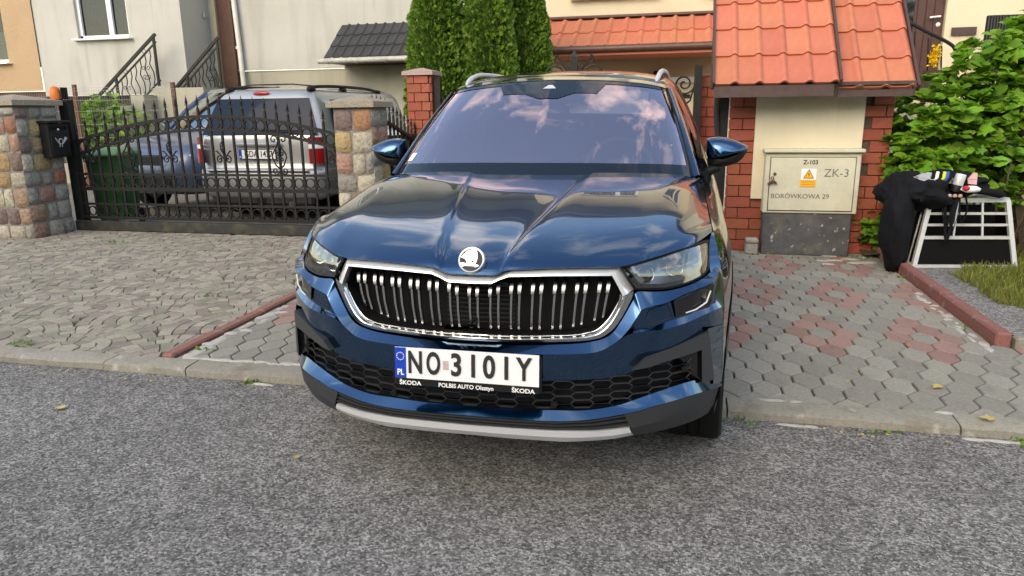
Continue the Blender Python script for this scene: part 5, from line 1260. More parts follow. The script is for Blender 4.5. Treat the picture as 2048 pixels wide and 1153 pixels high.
def headlamps():
    T_, B_ = CT['head_top'], CT['head_bot']
    for s in (1, -1):
        mid = [tuple(Vector(a).lerp(Vector(b), .5)+Vector((0, -.012, 0))) for a, b in zip(T_, B_)]
        S_ = lambda rows: [[(s*p[0], p[1], p[2]) for p in r] for r in rows]
        D = loft([T_, mid, B_], 5, True, 6)
        rim_ = [D[0], off(D[0], 0, .03, .010)]
        h = MB().grid(S_(loft([off(T_, 0, .065, -.004), off(mid, 0, .085, 0), off(B_, 0, .06, .004)], 4, True, 6)))
        # side walls of the lamp
        per = lambda R_: [r[-1] for r in R_]
        h.grid(S_([D[0], [(p[0], p[1]+.07, p[2]-.004) for p in D[0]]])); h.grid(S_([D[-1], [(p[0], p[1]+.07, p[2]+.004) for p in D[-1]]]))
        hl = obj('headlamp', h, MT['lamp_housing'], car, 40)
        obj('lens', MB().grid(S_(D[::-1] if s > 0 else D)), MT['lamp_lens'], hl, 60, fix=False)
        # rim of black rubber
        loop = [tuple(p) for p in D[0]]+[tuple(r[-1]) for r in D[1:]]+[tuple(p) for p in reversed(D[-1])]+[tuple(r[0]) for r in reversed(D[1:-1])]
        obj('lamp_seal', MB().tube([(s*p[0], p[1]+.004, p[2]) for p in loop], .0055, 5, closed=True), MT['black_plastic'], hl, 60)
        def Q(u, v, d):
            i = min(len(D[0])-1, max(0, int(u*(len(D[0])-1)))); j = min(len(D)-1, max(0, int(v*(len(D)-1)))); p = D[j][i]; return (s*p[0], p[1]+d, p[2])
        for u in (.24, .50):
            c = Q(u, .52, .05); m = MB(); m.lathe([(0, .014), (.016, .011), (.024, .002), (.027, 0), (.030, .004), (.031, -.02)], 18, Matrix.Translation(c) @ Matrix.Rotation(R(90), 4, 'X')); obj('projector', m, MT['black_gloss'], hl, 40)
            m = MB(); m.tube([(c[0]+.030*math.cos(a), c[1]-.004, c[2]+.030*math.sin(a)) for a in np.linspace(0, 2*math.pi, 18, endpoint=False)], .003, 5, closed=True); obj('projector_ring', m, MT['chrome'], hl, 60)
        for path in ([(.70, .62), (.80, .60), (.86, .30)], [(.88, .74), (.95, .45), (.93, .28)]):
            m = MB(); m.tube([Q(u, v, .028) for u, v in path], .0042, 6); obj('light_guide', m, MT['led'], hl, 60)
        for a, b_ in (((.10, .12), (.16, .80)), ((.38, .08), (.40, .5)), ((.64, .15), (.62, .85))):
            m = MB(); m.tube([Q(*a, .045), Q(*b_, .045)], 1, rect=(.008, .02)); obj('reflector_rib', m, MT['chrome_dark'], hl)
        m = MB()
        for k in range(22): m.box(Q(.06+.30*k/22, .93, .02), (.004, .004, .006))
        obj('indicator_row', m, MT['led'], hl)
        # fog lamp unit
        fl = CT['fog_lamp']; f = MB(); slab(f, [(s*x, y-.004, z) for x, y, z in fl], .05); fo = obj('fog_lamp', f, MT['black_gloss'], car)
        pth = [(.742, .695), (.775, .700), (.812, .718), (.826, .757)]; m = MB(); m.tube([(s*x, curve_y(x)+.046, z) for x, z in pth], .0028, 6); obj('light_guide', m, MT['led'], fo, 60)
        m = MB(); m.lathe([(0, .010), (.016, .008), (.026, 0), (.028, -.01)], 16, Matrix.Translation((s*.785, curve_y(.785)+.078, .728)) @ Matrix.Rotation(R(90), 4, 'X')); obj('fog_lens', m, MT['black_gloss'], fo, 40)
        wq = CT['washer']; m = MB(); m.tube([(s*x, y-.001, z) for x, y, z in wq], .0014, 4, closed=True); obj('washer_cover', m, MT['cladding'], car)
headlamps()
def plate():
    z, y = .531, -.004
    tilt = Matrix.Translation((.0, y, z)) @ Matrix.Rotation(R(-4), 4, 'X')
    h = MB().box((0, .008, -.008), (.536, .018, .136), M=tilt, bev=.008); pl = obj('licence_plate', h, MT['black_plastic'], car, 30)
    w = MB().box((.0, -.002, .008), (.520, .003, .112), M=tilt); fc = obj('plate_face', w, mat('plate_white', (.80, .81, .83), .35), pl)
    b = MB().box((-.2395, -.004, .008), (.041, .003, .110), M=tilt); obj('country_band', b, mat('eu_blue', (.005, .05, .42), .35), pl)
    T_ = tilt @ Matrix.Translation((0, -.0055, 0)) @ FACE_CAM
    def tx(t, x, zz, size, m, sx=1, bold=0): text_obj('lettering', t, size, m, tilt @ Matrix.Translation((x, -.0062, zz)) @ FACE_CAM, pl, sx, bold, .0003)
    
    for ch, x, sx_ in (('N', -.184, .66), ('O', -.117, .58), ('3', -.033, .80), ('1', .028, .80), ('0', .085, .80), ('1', .146, .80), ('Y', .208, .72)): tx(ch, x, .008, .112, MT['ink'], sx_, .0030)
    tx('PL', -.2395, -.027, .030, MT['white'], .85, .0008)
    st = MB()
    for k in range(12):
        a = 2*math.pi*k/12; st.lathe([(0, .001), (.0021, .001), (.0021, 0)], 6, tilt @ Matrix.Translation((-.2395+.0135*math.cos(a), -.0056, .032+.0135*math.sin(a))) @ Matrix.Rotation(R(90), 4, 'X'))
    obj('star_ring', st, MT['led'], pl)
    m = MB().box((-.072, -.004, .008), (.020, .003, .032), M=tilt); obj('validation_sticker', m, mat('holo_sticker', (.52, .40, .40), .4, noise=(300, .4)), pl)
    wm = MT['white']
    text_obj('lettering', 'ŠKODA', .021, wm, tilt @ Matrix.Translation((-.205, -.0025, -.066)) @ FACE_CAM, pl, 1.15, .0006, .0003)
    text_obj('lettering', 'ŠKODA', .021, wm, tilt @ Matrix.Translation((.205, -.0025, -.066)) @ FACE_CAM, pl, 1.15, .0006, .0003)
    text_obj('lettering', 'POLBIS AUTO Olsztyn', .021, wm, tilt @ Matrix.Translation((.0, -.0025, -.066)) @ FACE_CAM, pl, 1.0, .0005, .0003)
plate()
def badge():
    M = Matrix.Translation((.003, .094, .896)) @ Matrix.Rotation(R(62), 4, 'X')   # z axis of the badge points forward and up
    b = MB(); b.lathe([(.0395, .001), (.041, .006), (.046, .007), (.0485, .004), (.050, -.012)], 36, M); bd = obj('bonnet_badge', b, MT['badge_chrome'], car, 40)
    b = MB(); b.lathe([(0, .0022), (.041, .0022)], 36, M); obj('badge_disc', b, MT['ink'], bd)
    pts = [(650, 530), (675, 490), (705, 455), (780, 480), (722, 438), (770, 405), (825, 382), (880, 445), (845, 376), (895, 370), (942, 378), (975, 420), (993, 490), (994, 560), (980, 610), (962, 655), (1000, 660), (1045, 680), (1010, 695), (965, 712), (945, 692), (840, 690), (740, 690), (715, 700), (680, 702), (655, 668), (640, 632), (700, 628), (772, 645), (768, 605), (745, 570), (710, 548), (655, 540)]
    pl = [((x-871)/238*.0405, (577-y)/210*.0405) for x, y in pts]
    b = MB(); b.prism(pl, .0024, .0042, M); ar = obj('winged_arrow', b, MT['badge_chrome'], bd)
    b = MB(); b.lathe([(0, .0046), (.0042, .0046), (.0042, .003)], 12, M @ Matrix.Translation((.0045, -.0055, 0))); obj('arrow_eye', b, MT['ink'], bd)
badge()
def wheel(parent, x, y, z, s, r=.355, w=.235, turn=0):
    M = Matrix.Translation((x, y, z)) @ Matrix.Rotation(turn, 4, 'Z') @ Matrix.Rotation(R(90)*s, 4, 'Y')
    t = MB(); h = w/2
    t.lathe([(.24, -h*.82), (.27, -h*.98), (r*.94, -h), (r*.985, -h*.90), (r, -h*.70), (r, -h*.25), (r-.008, -h*.22), (r-.008, -h*.16), (r, -h*.13), (r, h*.13), (r-.008, h*.16), (r-.008, h*.22), (r, h*.25), (r, h*.70), (r*.985, h*.90), (r*.94, h), (.27, h*.98), (.24, h*.82)], 40, M)
    o = obj('wheel', t, MT['tyre'], parent, 40)
    rm = MB(); rm.lathe([(.245, h*.80), (.235, h*.60), (.20, -h*.3), (0, -h*.3)], 32, M)
    for k in range(5):
        a = 2*math.pi*k/5; c, sn = math.cos(a), math.sin(a)
        rm.tube([M @ Vector((c*.03, sn*.03, h*.55)), M @ Vector((c*.13, sn*.13, h*.62)), M @ Vector((c*.235, sn*.235, h*.70))], 1, rect=(.06, .03), up=(M.to_3x3() @ Vector((0, 0, 1))))
    rm.lathe([(0, h*.66), (.045, h*.66), (.05, h*.4)], 16, M); obj('rim', rm, MT['rim'], o, 40); return o
for s in (1, -1):
    for (wy, wz) in WHEELS: wheel(car, s*.815, wy, wz, s, turn=R(-4) if wy < 2 else 0)
def cabin():
    mb = MB(); rows = []
    for y, z in ((1.16, 1.065), (1.35, 1.075), (1.55, 1.07), (1.72, 1.03), (1.78, .90), (1.80, .70)): rows.append([(x, y+.10*abs(x)**2, z-.02*abs(x)) for x in np.linspace(-.72, .72, 13)])
    mb.grid(rows); obj('dashboard', mb, MT['interior'], car, 40)
    for sx in (-.37, .37):
        b = MB(); b.box((sx, 2.35, .80), (.50, .55, .20), bev=.05); b.box((sx, 2.62, 1.08), (.48, .16, .62), bev=.06); o = obj('front_seat', b, MT['leather'], car, 40)
        b = MB(); b.box((sx, 2.64, 1.47), (.27, .11, .19), bev=.045); obj('head_restraint', b, MT['leather'], o, 40)
    b = MB(); b.box((0, 3.5, 1.05), (1.25, .2, .7), bev=.06); b.box((0, 3.2, .78), (1.25, .5, .2), bev=.06); obj('rear_seat', b, MT['leather'], car, 40)
    b = MB(); c = Vector((.37, 1.78, 1.075)); u = Vector((1, 0, 0)); w = Vector((0, .42, .90)).normalized()
    b.tube([c+(u*math.cos(a)+w*math.sin(a))*.183 for a in np.linspace(0, 2*math.pi, 32, endpoint=False)], .015, 8, closed=True); b.bar(c-u*.18, c+u*.18, .016); b.bar(c, c-w*.18, .016); b.box(c, (.14, .05, .12), bev=.03)
    obj('steering_wheel', b, MT['interior'], car, 50)
    b = MB(); b.box((0, 1.80, 1.475), (.24, .035, .075), bev=.015); b.tube([(0, 1.80, 1.51), (0, 1.77, 1.545)], .02, 8); obj('rear_view_mirror', b, MT['interior'], car, 40)
    for x0, x1 in ((.08, .52),):
        b = MB(); b.add([(x0, 1.80, 1.51), (x1, 1.84, 1.495), (x1, 1.78, 1.375), (x0+.02, 1.74, 1.385), (x0, 1.808, 1.51), (x1, 1.848, 1.495), (x1, 1.788, 1.375), (x0+.02, 1.748, 1.385)], [(0, 1, 2, 3), (7, 6, 5, 4), (0, 4, 5, 1), (1, 5, 6, 2), (2, 6, 7, 3), (3, 7, 4, 0)]); obj('sun_visor', b, MT['visor'], car)
    for s in (1, -1): obj('pillar_lining', MB().grid([[(s*.70, 1.45, 1.08), (s*.58, 2.0, 1.47)], [(s*.80, 1.55, 1.08), (s*.63, 2.05, 1.47)]]), MT['visor'], car)
    # belt hanging by the left pillar, wipers
    obj('seat_belt', MB().grid([[(-.60, 2.55, 1.38), (-.56, 2.55, 1.38)], [(-.68, 2.45, 1.05), (-.64, 2.45, 1.05)]]), MT['visor'], car)
    for a, b_ in (((-.62, 1.225, 1.092), (-.02, 1.135, 1.102)), ((-.05, 1.125, 1.098), (.55, 1.205, 1.097))):
        w = MB(); w.tube([a, tuple(Vector(a).lerp(Vector(b_), .5)+Vector((0, -.01, .008))), b_], 1, rect=(.012, .012)); obj('wiper', w, MT['black_plastic'], car)
    cw = MB(); both(cw, [[(0, 1.09, 1.068), (.3, 1.11, 1.068), (.53, 1.17, 1.065), (.72, 1.28, 1.06), (.80, 1.38, 1.055)], [(0, 1.17, 1.082), (.28, 1.19, 1.082), (.53, 1.25, 1.079), (.69, 1.335, 1.075), (.762, 1.38, 1.07)]]); obj('cowl', cw, MT['black_plastic'], car)
cabin()
# ------------------------------------------------------------------ cars and bin in the left yard
def shell(parent, levels, length, paint, rear_round=.2, name='body'):
    """levels: (z, y, half width, corner) from bottom to top; front towards -Y"""
    rows = []
    for z, y, w, c in levels:
        pts = [(0, y, z), (w*.45, y+.008, z), (w*.75, y+.03, z), (w*.92, y+.03+c*.35, z), (w, y+.03+c, z), (w, y+c+.35, z), (w, (y+length)/2, z), (w, length-c-.1, z), (w*.93, length-.03-c*.2, z), (w*.6, length, z), (0, length, z)]
        rows.append(fine(pts, 4))
    cols = [cr([r[i] for r in rows], 3) for i in range(len(rows[0]))]; D = [[tuple(c[k]) for c in cols] for k in range(len(cols[0]))]
    mb = MB(); both(mb, D); t = full(D[-1]); mb.f.append(tuple(len(mb.v)-len(t)+i for i in range(len(t)))); mb.mi.append(0)
    return obj(name, mb, paint, parent, 45)
MT['silver_paint'] = mat('silver_paint', (.38, .385, .39), .28, metal=.5, coat=.8, noise=(3, .06))
MT['navy_paint'] = mat('dusty_navy_paint', (.075, .10, .17), .38, metal=.3, coat=.5, noise=(6, .25))
MT['dusty_roof'] = mat('dusty_roof', (.24, .23, .20), .6, noise=(8, .3))
MT['red_lens'] = mat('red_lens', (.32, .012, .015), .15, coat=.8)
MT['rear_glass'] = mat('rear_glass', (.010, .018, .036), .05, spec=.15)
MT['blue_glass'] = lens_mat('hazy_windscreen', (.34, .42, .48), 1.9, .06, (.85, .95, 1), .30)
# silver SUV seen from behind; local frame: rear bumper at y=0, car runs to +Y
sv = thing('silver_suv', 'silver SUV seen from behind through the iron gate', 'car', (-4.66, 6.22, 0), rz=R(0), local=True)
shell(sv, [(.30, .10, .80, .10), (.36, .02, .90, .16), (.52, -.02, .93, .20), (.68, .0, .93, .20), (.72, .07, .92, .16), (.95, .09, .915, .14), (1.13, .11, .89, .14), (1.20, .15, .86, .14), (1.45, .25, .775, .12), (1.62, .33, .70, .12), (1.70, .42, .62, .20), (1.74, .62, .50, .3)], 3.3, MT['silver_paint'])
shell(sv, [(.32, .6, .80, .1), (.5, .6, .88, .1), (.9, .7, .89, .12), (1.05, .8, .86, .12)], 4.55, MT['silver_paint'], name='front_body')
def pane(mb, pts): mb.add(pts, [tuple(range(len(pts)))])
m = MB(); Q = lambda x, z, d=.012: (x, float(np.interp(z, [1.13, 1.20, 1.45, 1.62], [.11, .15, .25, .33]))-d+.03*(abs(x)/.7)**3, z)
m.grid([[Q(x*k, z) for x in np.linspace(-.77, .77, 13)] for z, k in ((1.14, 1.10), (1.25, 1.04), (1.40, .965), (1.60, .86))]); obj('rear_window', m, MT['rear_glass'], sv, 60)
m = MB(); m.tube([(.62, .10, 1.185), (.30, .10, 1.195), (.05, .11, 1.20)], .010, 5); obj('wiper', m, MT['black_plastic'], sv)
for s in (1, -1):
    m = MB(); m.grid([[(s*x, y, z) for x, y in ((.76, .028), (.84, .045), (.905, .10), (.932, .20))] for z in (.78, .90, .965)]); obj('tail_lamp', m, MT['red_lens'], sv, 50)
    m = MB(); m.grid([[(s*x, y, z) for x, y in ((.76, .030), (.84, .047), (.90, .102), (.925, .20))] for z in (.97, 1.02)]); obj('reversing_lamp', m, MT['led'], sv, 50)
    m = MB(); m.grid([[(s*x, y, z) for x, y in ((.755, .032), (.835, .048), (.895, .105), (.918, .20))] for z in (1.025, 1.11)]); obj('tail_lamp', m, MT['red_lens'], sv, 50)
    m = MB(); p = cr([(s*.60, .48, 1.70), (s*.60, .58, 1.742), (s*.60, 1.2, 1.765), (s*.60, 2.2, 1.76), (s*.60, 2.75, 1.72)], 5); m.tube(p, .022, 8)
    for y in (.52, 1.45, 2.7): m.box((s*.60, y, 1.715), (.07, .16, .07), bev=.02)
    obj('roof_rail', m, MT['black_plastic'], sv, 50)
    m = MB(); m.grid([[(s*(.873-.25*(z-1.2)), y, z) for y in (.55+.3*(z-1.2), 1.2, 1.75)] for z in (1.18, 1.4, 1.58)]); obj('side_window', m, MT['rear_glass'], sv, 50)
    for y in (.95, 3.6): wheel(sv, s*.80, y, .36, s, .36, .24)
obj('cross_bar', MB().tube([(-.6, .62, 1.755), (-.3, .60, 1.785), (.3, .60, 1.785), (.6, .62, 1.755)], .009, 6), MT['black_plastic'], sv, 60)
m = MB(); m.lathe([(0, .02), (.55, .018), (.9, .008), (1, 0)], 24, Matrix.Translation((-.03, .345, 1.668)) @ Matrix.Rotation(R(75), 4, 'X') @ Matrix.Diagonal((.125, .028, 1, 1))); obj('brake_lamp', m, MT['red_lens'], sv, 60)
obj('tailgate_handle', MB().box((.02, .055, 1.02), (.66, .06, .055), bev=.02), MT['silver_paint'], sv, 40)
obj('plate_recess', MB().box((.02, .075, .90), (.62, .03, .17)), MT['silver_paint'], sv)
pl = obj('licence_plate', MB().box((.02, .048, .895), (.535, .02, .130), bev=.006), MT['black_plastic'], sv, 40); obj('plate_face', MB().box((.02, .036, .897), (.52, .006, .113)), MT['white'], pl); obj('country_band', MB().box((-.22, .032, .897), (.04, .004, .112)), mat('plate_blue', (.005, .05, .40), .4), pl)
text_obj('lettering', 'GDA 1427', .112, MT['ink'], Matrix.Translation((.04, .031, .897)) @ FACE_CAM, pl, .82, .001, .0003); text_obj('lettering', 'PL', .03, MT['white'], Matrix.Translation((-.22, .029, .862)) @ FACE_CAM, pl, .85, .0005, .0003)
obj('bumper_step', MB().box((0, -.005, .695), (1.5, .07, .02), bev=.006), MT['satin'], sv); obj('bumper_valance', MB().box((0, .12, .30), (1.5, .10, .14), bev=.03), MT['cladding'], sv)
m = MB(); m.tube([(0, .05, .26), (0, .35, .26)], .035, 8); m.box((0, .08, .32), (.12, .05, .10)); obj('tow_hitch', m, MT['iron'], sv, 50); obj('underbody', MB().box((0, 1.9, .33), (1.5, 3.2, .18)), MT['black_plastic'], sv)
m = MB(); m.tube([(.45, .04, .25), (.45, .5, .25)], .04, 10); obj('exhaust', m, MT['chrome_dark'], sv, 50)
# dark car nose-on; local frame: nose at y=0
dk = thing('dark_hatchback', 'dusty dark blue car behind the gate next to the silver SUV', 'car', (-6.75, 6.75, 0), rz=R(-8), local=True); dk.scale = (1, 1, 1.17)
shell(dk, [(.25, .14, .70, .2), (.32, .05, .82, .30), (.50, .0, .86, .36), (.66, .02, .87, .36), (.78, .10, .86, .34), (.86, .28, .84, .30), (.95, .70, .83, .25), (1.02, 1.10, .82, .22)], 4.2, MT['navy_paint'])
gl = MB(); rowsw = [[(x, 1.12+.18*abs(x/.78)**2.2, 1.02) for x in np.linspace(-.76, .76, 15)], [(x*.93, 1.46+.17*abs(x/.78)**2.2, 1.27) for x in np.linspace(-.74, .74, 15)], [(x*.82, 1.85+.16*abs(x/.78)**2.2, 1.50) for x in np.linspace(-.74, .74, 15)]]
gl.grid(rowsw); obj('windscreen', gl, MT['blue_glass'], dk, 60, fix=False)
rr_ = [rowsw[2], [(x*.83, 2.1, 1.575-.04*abs(x)) for x in np.linspace(-.74, .74, 15)], [(x*.83, 2.8, 1.585-.04*abs(x)) for x in np.linspace(-.74, .74, 15)], [(x*.8, 3.6, 1.50-.04*abs(x)) for x in np.linspace(-.74, .74, 15)], [(x*.9, 4.1, 1.05) for x in np.linspace(-.74, .74, 15)]]
obj('roof', MB().grid(rr_), MT['dusty_roof'], dk, 50)
for s in (1, -1):
    obj('windscreen_pillar', MB().tube([(s*.775, 1.28, 1.02), (s*.705, 1.62, 1.27), (s*.615, 2.0, 1.50), (s*.63, 2.3, 1.55)], .032, 6), MT['navy_paint'], dk, 60)
    obj('side_window', MB().grid([[(s*.80, 1.35, 1.03), (s*.81, 2.3, 1.03), (s*.80, 3.6, 1.05)], [(s*.63, 1.95, 1.50), (s*.64, 2.3, 1.55), (s*.62, 3.4, 1.50)]]), MT['rear_glass'], dk)
    m = MB(); m.lathe([(0, .05), (.5, .045), (.85, .02), (1, 0)], 20, Matrix.Translation((s*.60, .14, .68)) @ Matrix.Rotation(R(90), 4, 'X') @ Matrix.Diagonal((.17, .10, 1, 1))); h = obj('headlamp', m, MT['lamp_housing'], dk, 60); m = MB(); m.lathe([(0, .03), (.06, .02), (.075, 0)], 16, Matrix.Translation((s*.60, .10, .68)) @ Matrix.Rotation(R(90), 4, 'X')); obj('reflector', m, MT['chrome'], h, 50)
    m = MB(); dome(m, [(s*(.93+.11*math.cos(a)), 1.42, 1.06+.075*math.sin(a)) for a in np.linspace(0, 2*math.pi, 16, endpoint=False)], (s*.93, 1.42, 1.06), .06); m.tube([(s*.80, 1.40, 1.01), (s*.88, 1.42, 1.03)], .02, 6); obj('door_mirror', m, MT['navy_paint'], dk, 50)
    for y in (.82, 3.3): wheel(dk, s*.765, y, .31, s, .31, .2)
    a = [(s*.873, .82+.37*math.cos(t), .31+.37*math.sin(t)) for t in np.linspace(R(-5), R(185), 18)]; b_ = [(s*.873, .82, .31)]*18; obj('wheel_arch', MB().grid([a, [(s*.874, .82+.30*math.cos(t), .31+.30*math.sin(t)) for t in np.linspace(R(-5), R(185), 18)]]), MT['black_plastic'], dk)
obj('grille', MB().box((0, .03, .66), (.62, .05, .14), bev=.02), MT['black_plastic'], dk, 40); obj('lower_intake', MB().box((0, -.0, .42), (.95, .05, .16), bev=.02), MT['black_plastic'], dk, 40)
obj('dashboard', MB().box((0, 1.75, .98), (1.3, .5, .08)), MT['interior'], dk)
for s in (1, -1): obj('front_seat', MB().box((s*.36, 2.4, 1.05), (.44, .16, .6), bev=.06).box((s*.36, 2.42, 1.42), (.24, .10, .16), bev=.04), MT['leather'], dk, 40)
# green wheelie bin
bn = thing('wheelie_bin', 'green wheelie bin just behind the left end of the gate', 'bin', (-6.55, 5.92, 0), rz=R(10), local=True); bn.scale = (.78, .8, .95)
bd = MB(); bd.grid([[(sx*w, sy*d_, z) for sx, sy in ((-1, -1), (1, -1), (1, 1), (-1, 1))] for w, d_, z in ((.20, .22, .08), (.215, .24, .12), (.27, .31, .88), (.275, .315, .92), (.295, .34, .925), (.295, .34, .96))], closed=True); bd.f.append((3, 2, 1, 0)); bd.mi.append(0); obj('body', bd, MT['bin'], bn, 30)
ld = MB(); ld.grid([[(sx*w, sy*d_+dy, z) for sx, sy in ((-1, -1), (0, -1.04), (1, -1), (1, 1), (0, 1), (-1, 1))] for w, d_, z, dy in ((.31, .37, .955, -.01), (.315, .375, .98, -.01), (.30, .35, 1.01, 0), (.24, .28, 1.045, .02), (.10, .12, 1.06, .03))], closed=True); k = len(ld.v); ld.f.append(tuple(range(k-6, k))); ld.mi.append(0); obj('lid', ld, MT['bin_lid'], bn, 50)
for s in (-1, 1):
    m = MB(); m.lathe([(0, .025), (.07, .025), (.10, .02), (.10, -.02), (0, -.02)], 18, Matrix.Translation((s*.24, .24, .10)) @ Matrix.Rotation(R(90), 4, 'Y')); obj('wheel', m, MT['tyre'], bn, 40)
obj('handle', MB().tube([(-.22, .36, .99), (-.22, .42, 1.01), (.22, .42, 1.01), (.22, .36, .99)], .015, 6), MT['bin_lid'], bn, 50); obj('label', MB().add([(-.235, -.265, .50), (-.12, -.275, .50), (-.12, -.285, .64), (-.235, -.275, .64)], [(0, 1, 2, 3)]), MT['white'], bn)
# ------------------------------------------------------------------ dog crate and things on it, terrace, picket fence
MT['alu'] = mat('aluminium', (.66, .67, .66), .4, metal=.35, noise=(30, .1))
MT['felt'] = mat('black_panel', (.004, .004, .0045), .9, spec=.2)
MT['cloth'] = mat('black_cloth', (.006, .0065, .009), .85, spec=.25, noise=(12, .4), bump=(25, .3))
MT['grey_cloth'] = mat('grey_cloth', (.36, .37, .39), .9, noise=(6, .25), bump=(18, .4))
cr_t = thing('dog_crate', 'aluminium framed dog crate with black panels on the verge', 'crate', (3.05, 4.75, .06), rz=R(8), local=True)
# local frame: front face on y=-.35, base z=0
FB, FT, BB_, BT = [(-.40, -.30, 0), (.42, -.30, 0)], [(-.29, -.22, .56), (.33, -.22, .56)], [(-.40, .30, 0), (.42, .30, 0)], [(-.29, .26, .56), (.33, .26, .56)]
def cbar(a, b, w=.036): obj('frame_bar', MB().tube([a, b], 1, rect=(w, w), up=(0, 1, 0) if abs(a[1]-b[1]) < .2 else (0, 0, 1)), MT['alu'], cr_t)
for a, b in ((FB[0], FB[1]), (FT[0], FT[1]), (BB_[0], BB_[1]), (BT[0], BT[1]), (FB[0], FT[0]), (FB[1], FT[1]), (BB_[0], BT[0]), (BB_[1], BT[1]), (FB[0], BB_[0]), (FB[1], BB_[1]), (FT[0], BT[0]), (FT[1], BT[1])): cbar(a, b)
lp = lambda a, b, t: tuple(Vector(a).lerp(Vector(b), t))
for t, w in ((.44, .026), (.63, .020), (.80, .020)): cbar(lp(FB[0], FT[0], t), lp(FB[1], FT[1], t), w)
for u in (.36, .68): cbar(lp(lp(FB[0], FB[1], u), lp(FT[0], FT[1], u), .44), lp(FT[0], FT[1], u), .014)
for k in range(4): cbar(lp(lp(BB_[0], BB_[1], .66+k*.09), lp(BT[0], BT[1], .66+k*.09), .5), lp(BT[0], BT[1], .66+k*.09), .010)
for k in range(4): t = .2+k*.2; cbar(lp(FB[0], BB_[0], t), lp(FT[0], BT[0], t), .010)
q = lambda y, a: (a[0], a[1]+y, a[2])
obj('front_panel', MB().add([q(.006, FB[0]), q(.006, FB[1]), q(.006, lp(FB[1], FT[1], .44)), q(.006, lp(FB[0], FT[0], .44))], [(0, 1, 2, 3)]), MT['felt'], cr_t)
obj('divider_panel', MB().add([(-.38, -.1, .02), (.38, -.1, .02), (.33, -.05, .50), (-.30, -.05, .50)], [(0, 1, 2, 3)]), MT['felt'], cr_t)
obj('side_panel', MB().add([q(0, FB[1]), q(0, BB_[1]), q(0, lp(BB_[1], BT[1], .75)), q(0, lp(FB[1], FT[1], .75))], [(0, 1, 2, 3)]), MT['felt'], cr_t)
obj('floor_panel', MB().box((.01, 0, .015), (.78, .58, .012)), MT['felt'], cr_t)
def lump(name, c, rad, m, label, cat, seed, amp=.25, rz=0, n=26, fold=6, parent=None):
    mb = MB(); rows = []
    for i in range(n//2+1):
        th = math.pi*i/(n//2); r_ = []
        for j in range(n):
            ph = 2*math.pi*j/n; d = Vector((math.sin(th)*math.cos(ph), math.sin(th)*math.sin(ph), math.cos(th)))
            k = 1+amp*mnoise.noise(d*2.1+Vector((seed, 0, 0)))+amp*.45*mnoise.noise(d*fold+Vector((0, seed, 0)))
            r_.append((d.x*rad[0]*k, d.y*rad[1]*k, d.z*rad[2]*k))
        rows.append(r_)
    mb.grid(rows, closed=True); M = Matrix.Translation(c) @ Matrix.Rotation(rz, 4, 'Z'); mb.v = [tuple(M @ Vector(v)) for v in mb.v]
    o = obj(name, mb, m, parent, 60)
    return tag(o, label, cat) if label else o
lump('black_bag', (2.70, 4.60, .68), (.29, .28, .15), MT['cloth'], 'limp black fabric bag draped over the top of the dog crate', 'bag', 2, .35, R(10), n=40)
lump('black_jacket', (3.02, 4.72, .74), (.26, .24, .10), MT['cloth'], 'crumpled black jacket at the back of the crate top', 'jacket', 5, .4, 0)
lump('crate_cover', (2.555, 4.50, .40), (.125, .25, .42), MT['cloth'], 'bulky black cloth cover hanging down the left side of the dog crate', 'cover', 11, .20, R(-14), n=44, fold=3.2)
lump('grey_shirt', (2.80, 4.52, .79), (.17, .12, .055), MT['grey_cloth'], 'crumpled pale grey shirt on the black bag', 'shirt', 9, .32, R(20), fold=4)
st = thing('striped_sleeve', 'black sleeve with white and yellow stripes on the grey shirt', 'clothing', (2.80, 4.42, .82))
for k, mm in enumerate((MT['cloth'], MT['white'], MT['cloth'], mat('neon_yellow', (.55, .62, .04), .8), mat('blue_cloth', (.03, .09, .35), .8), MT['cloth'])):
    x = 2.745+k*.026; obj('stripe', MB().tube([(x, 4.42, .775), (x+.022, 4.405, .825), (x+.035, 4.44, .855)], .0165, 8), mm, st, 60)
cp = thing('steel_cup', 'silver cup with a black base on the crate', 'cup', (2.955, 4.44, .70)); Mx = Matrix.Translation((2.955, 4.44, .70)) @ Matrix.Rotation(R(12), 4, 'Y')
obj('cup_body', MB().lathe([(.0, .15), (.036, .15), (.040, .14), (.040, .06), (.038, .05)], 18, Mx), MT['alu'], cp, 40); obj('cup_base', MB().lathe([(.039, .055), (.042, .05), (.038, 0), (0, 0)], 18, Mx), MT['black_plastic'], cp, 40)
sh = thing('red_white_shoe', 'small white shoe with red marks lying on the crate', 'shoe', (3.05, 4.40, .70)); lump('shoe_upper', (3.055, 4.40, .725), (.075, .03, .028), MT['white'], None, None, 3, .15, R(-6), parent=sh)
lump('red_patch', (3.02, 4.385, .733), (.028, .022, .020), mat('red_cloth', (.50, .02, .04), .8), None, None, 8, .3, parent=sh)
pk = thing('pink_pouch', 'small pink pouch leaning behind the white shoe', 'pouch', (3.10, 4.5, .76)); obj('flap', MB().prism([(-.03, -.04), (.035, -.045), (.03, .05), (.005, .055), (-.035, .0)], 0, .02, Matrix.Translation((3.09, 4.50, .80)) @ FACE_CAM), mat('pink_cloth', (.72, .42, .42), .8), pk); obj('zip', MB().box((3.09, 4.478, .80), (.05, .004, .004)), MT['grey_cloth'], pk)
um = thing('folded_umbrella', 'folded black umbrella lying along the right of the crate top', 'umbrella', (3.22, 4.5, .66)); obj('canopy', MB().tube([(3.10, 4.44, .705), (3.20, 4.46, .70), (3.32, 4.50, .675), (3.36, 4.51, .665)], [.018, .030, .034, .012], 10), MT['cloth'], um, 60); obj('handle', MB().tube([(3.02, 4.42, .71), (3.11, 4.44, .706)], .010, 8), MT['cladding'], um, 60)
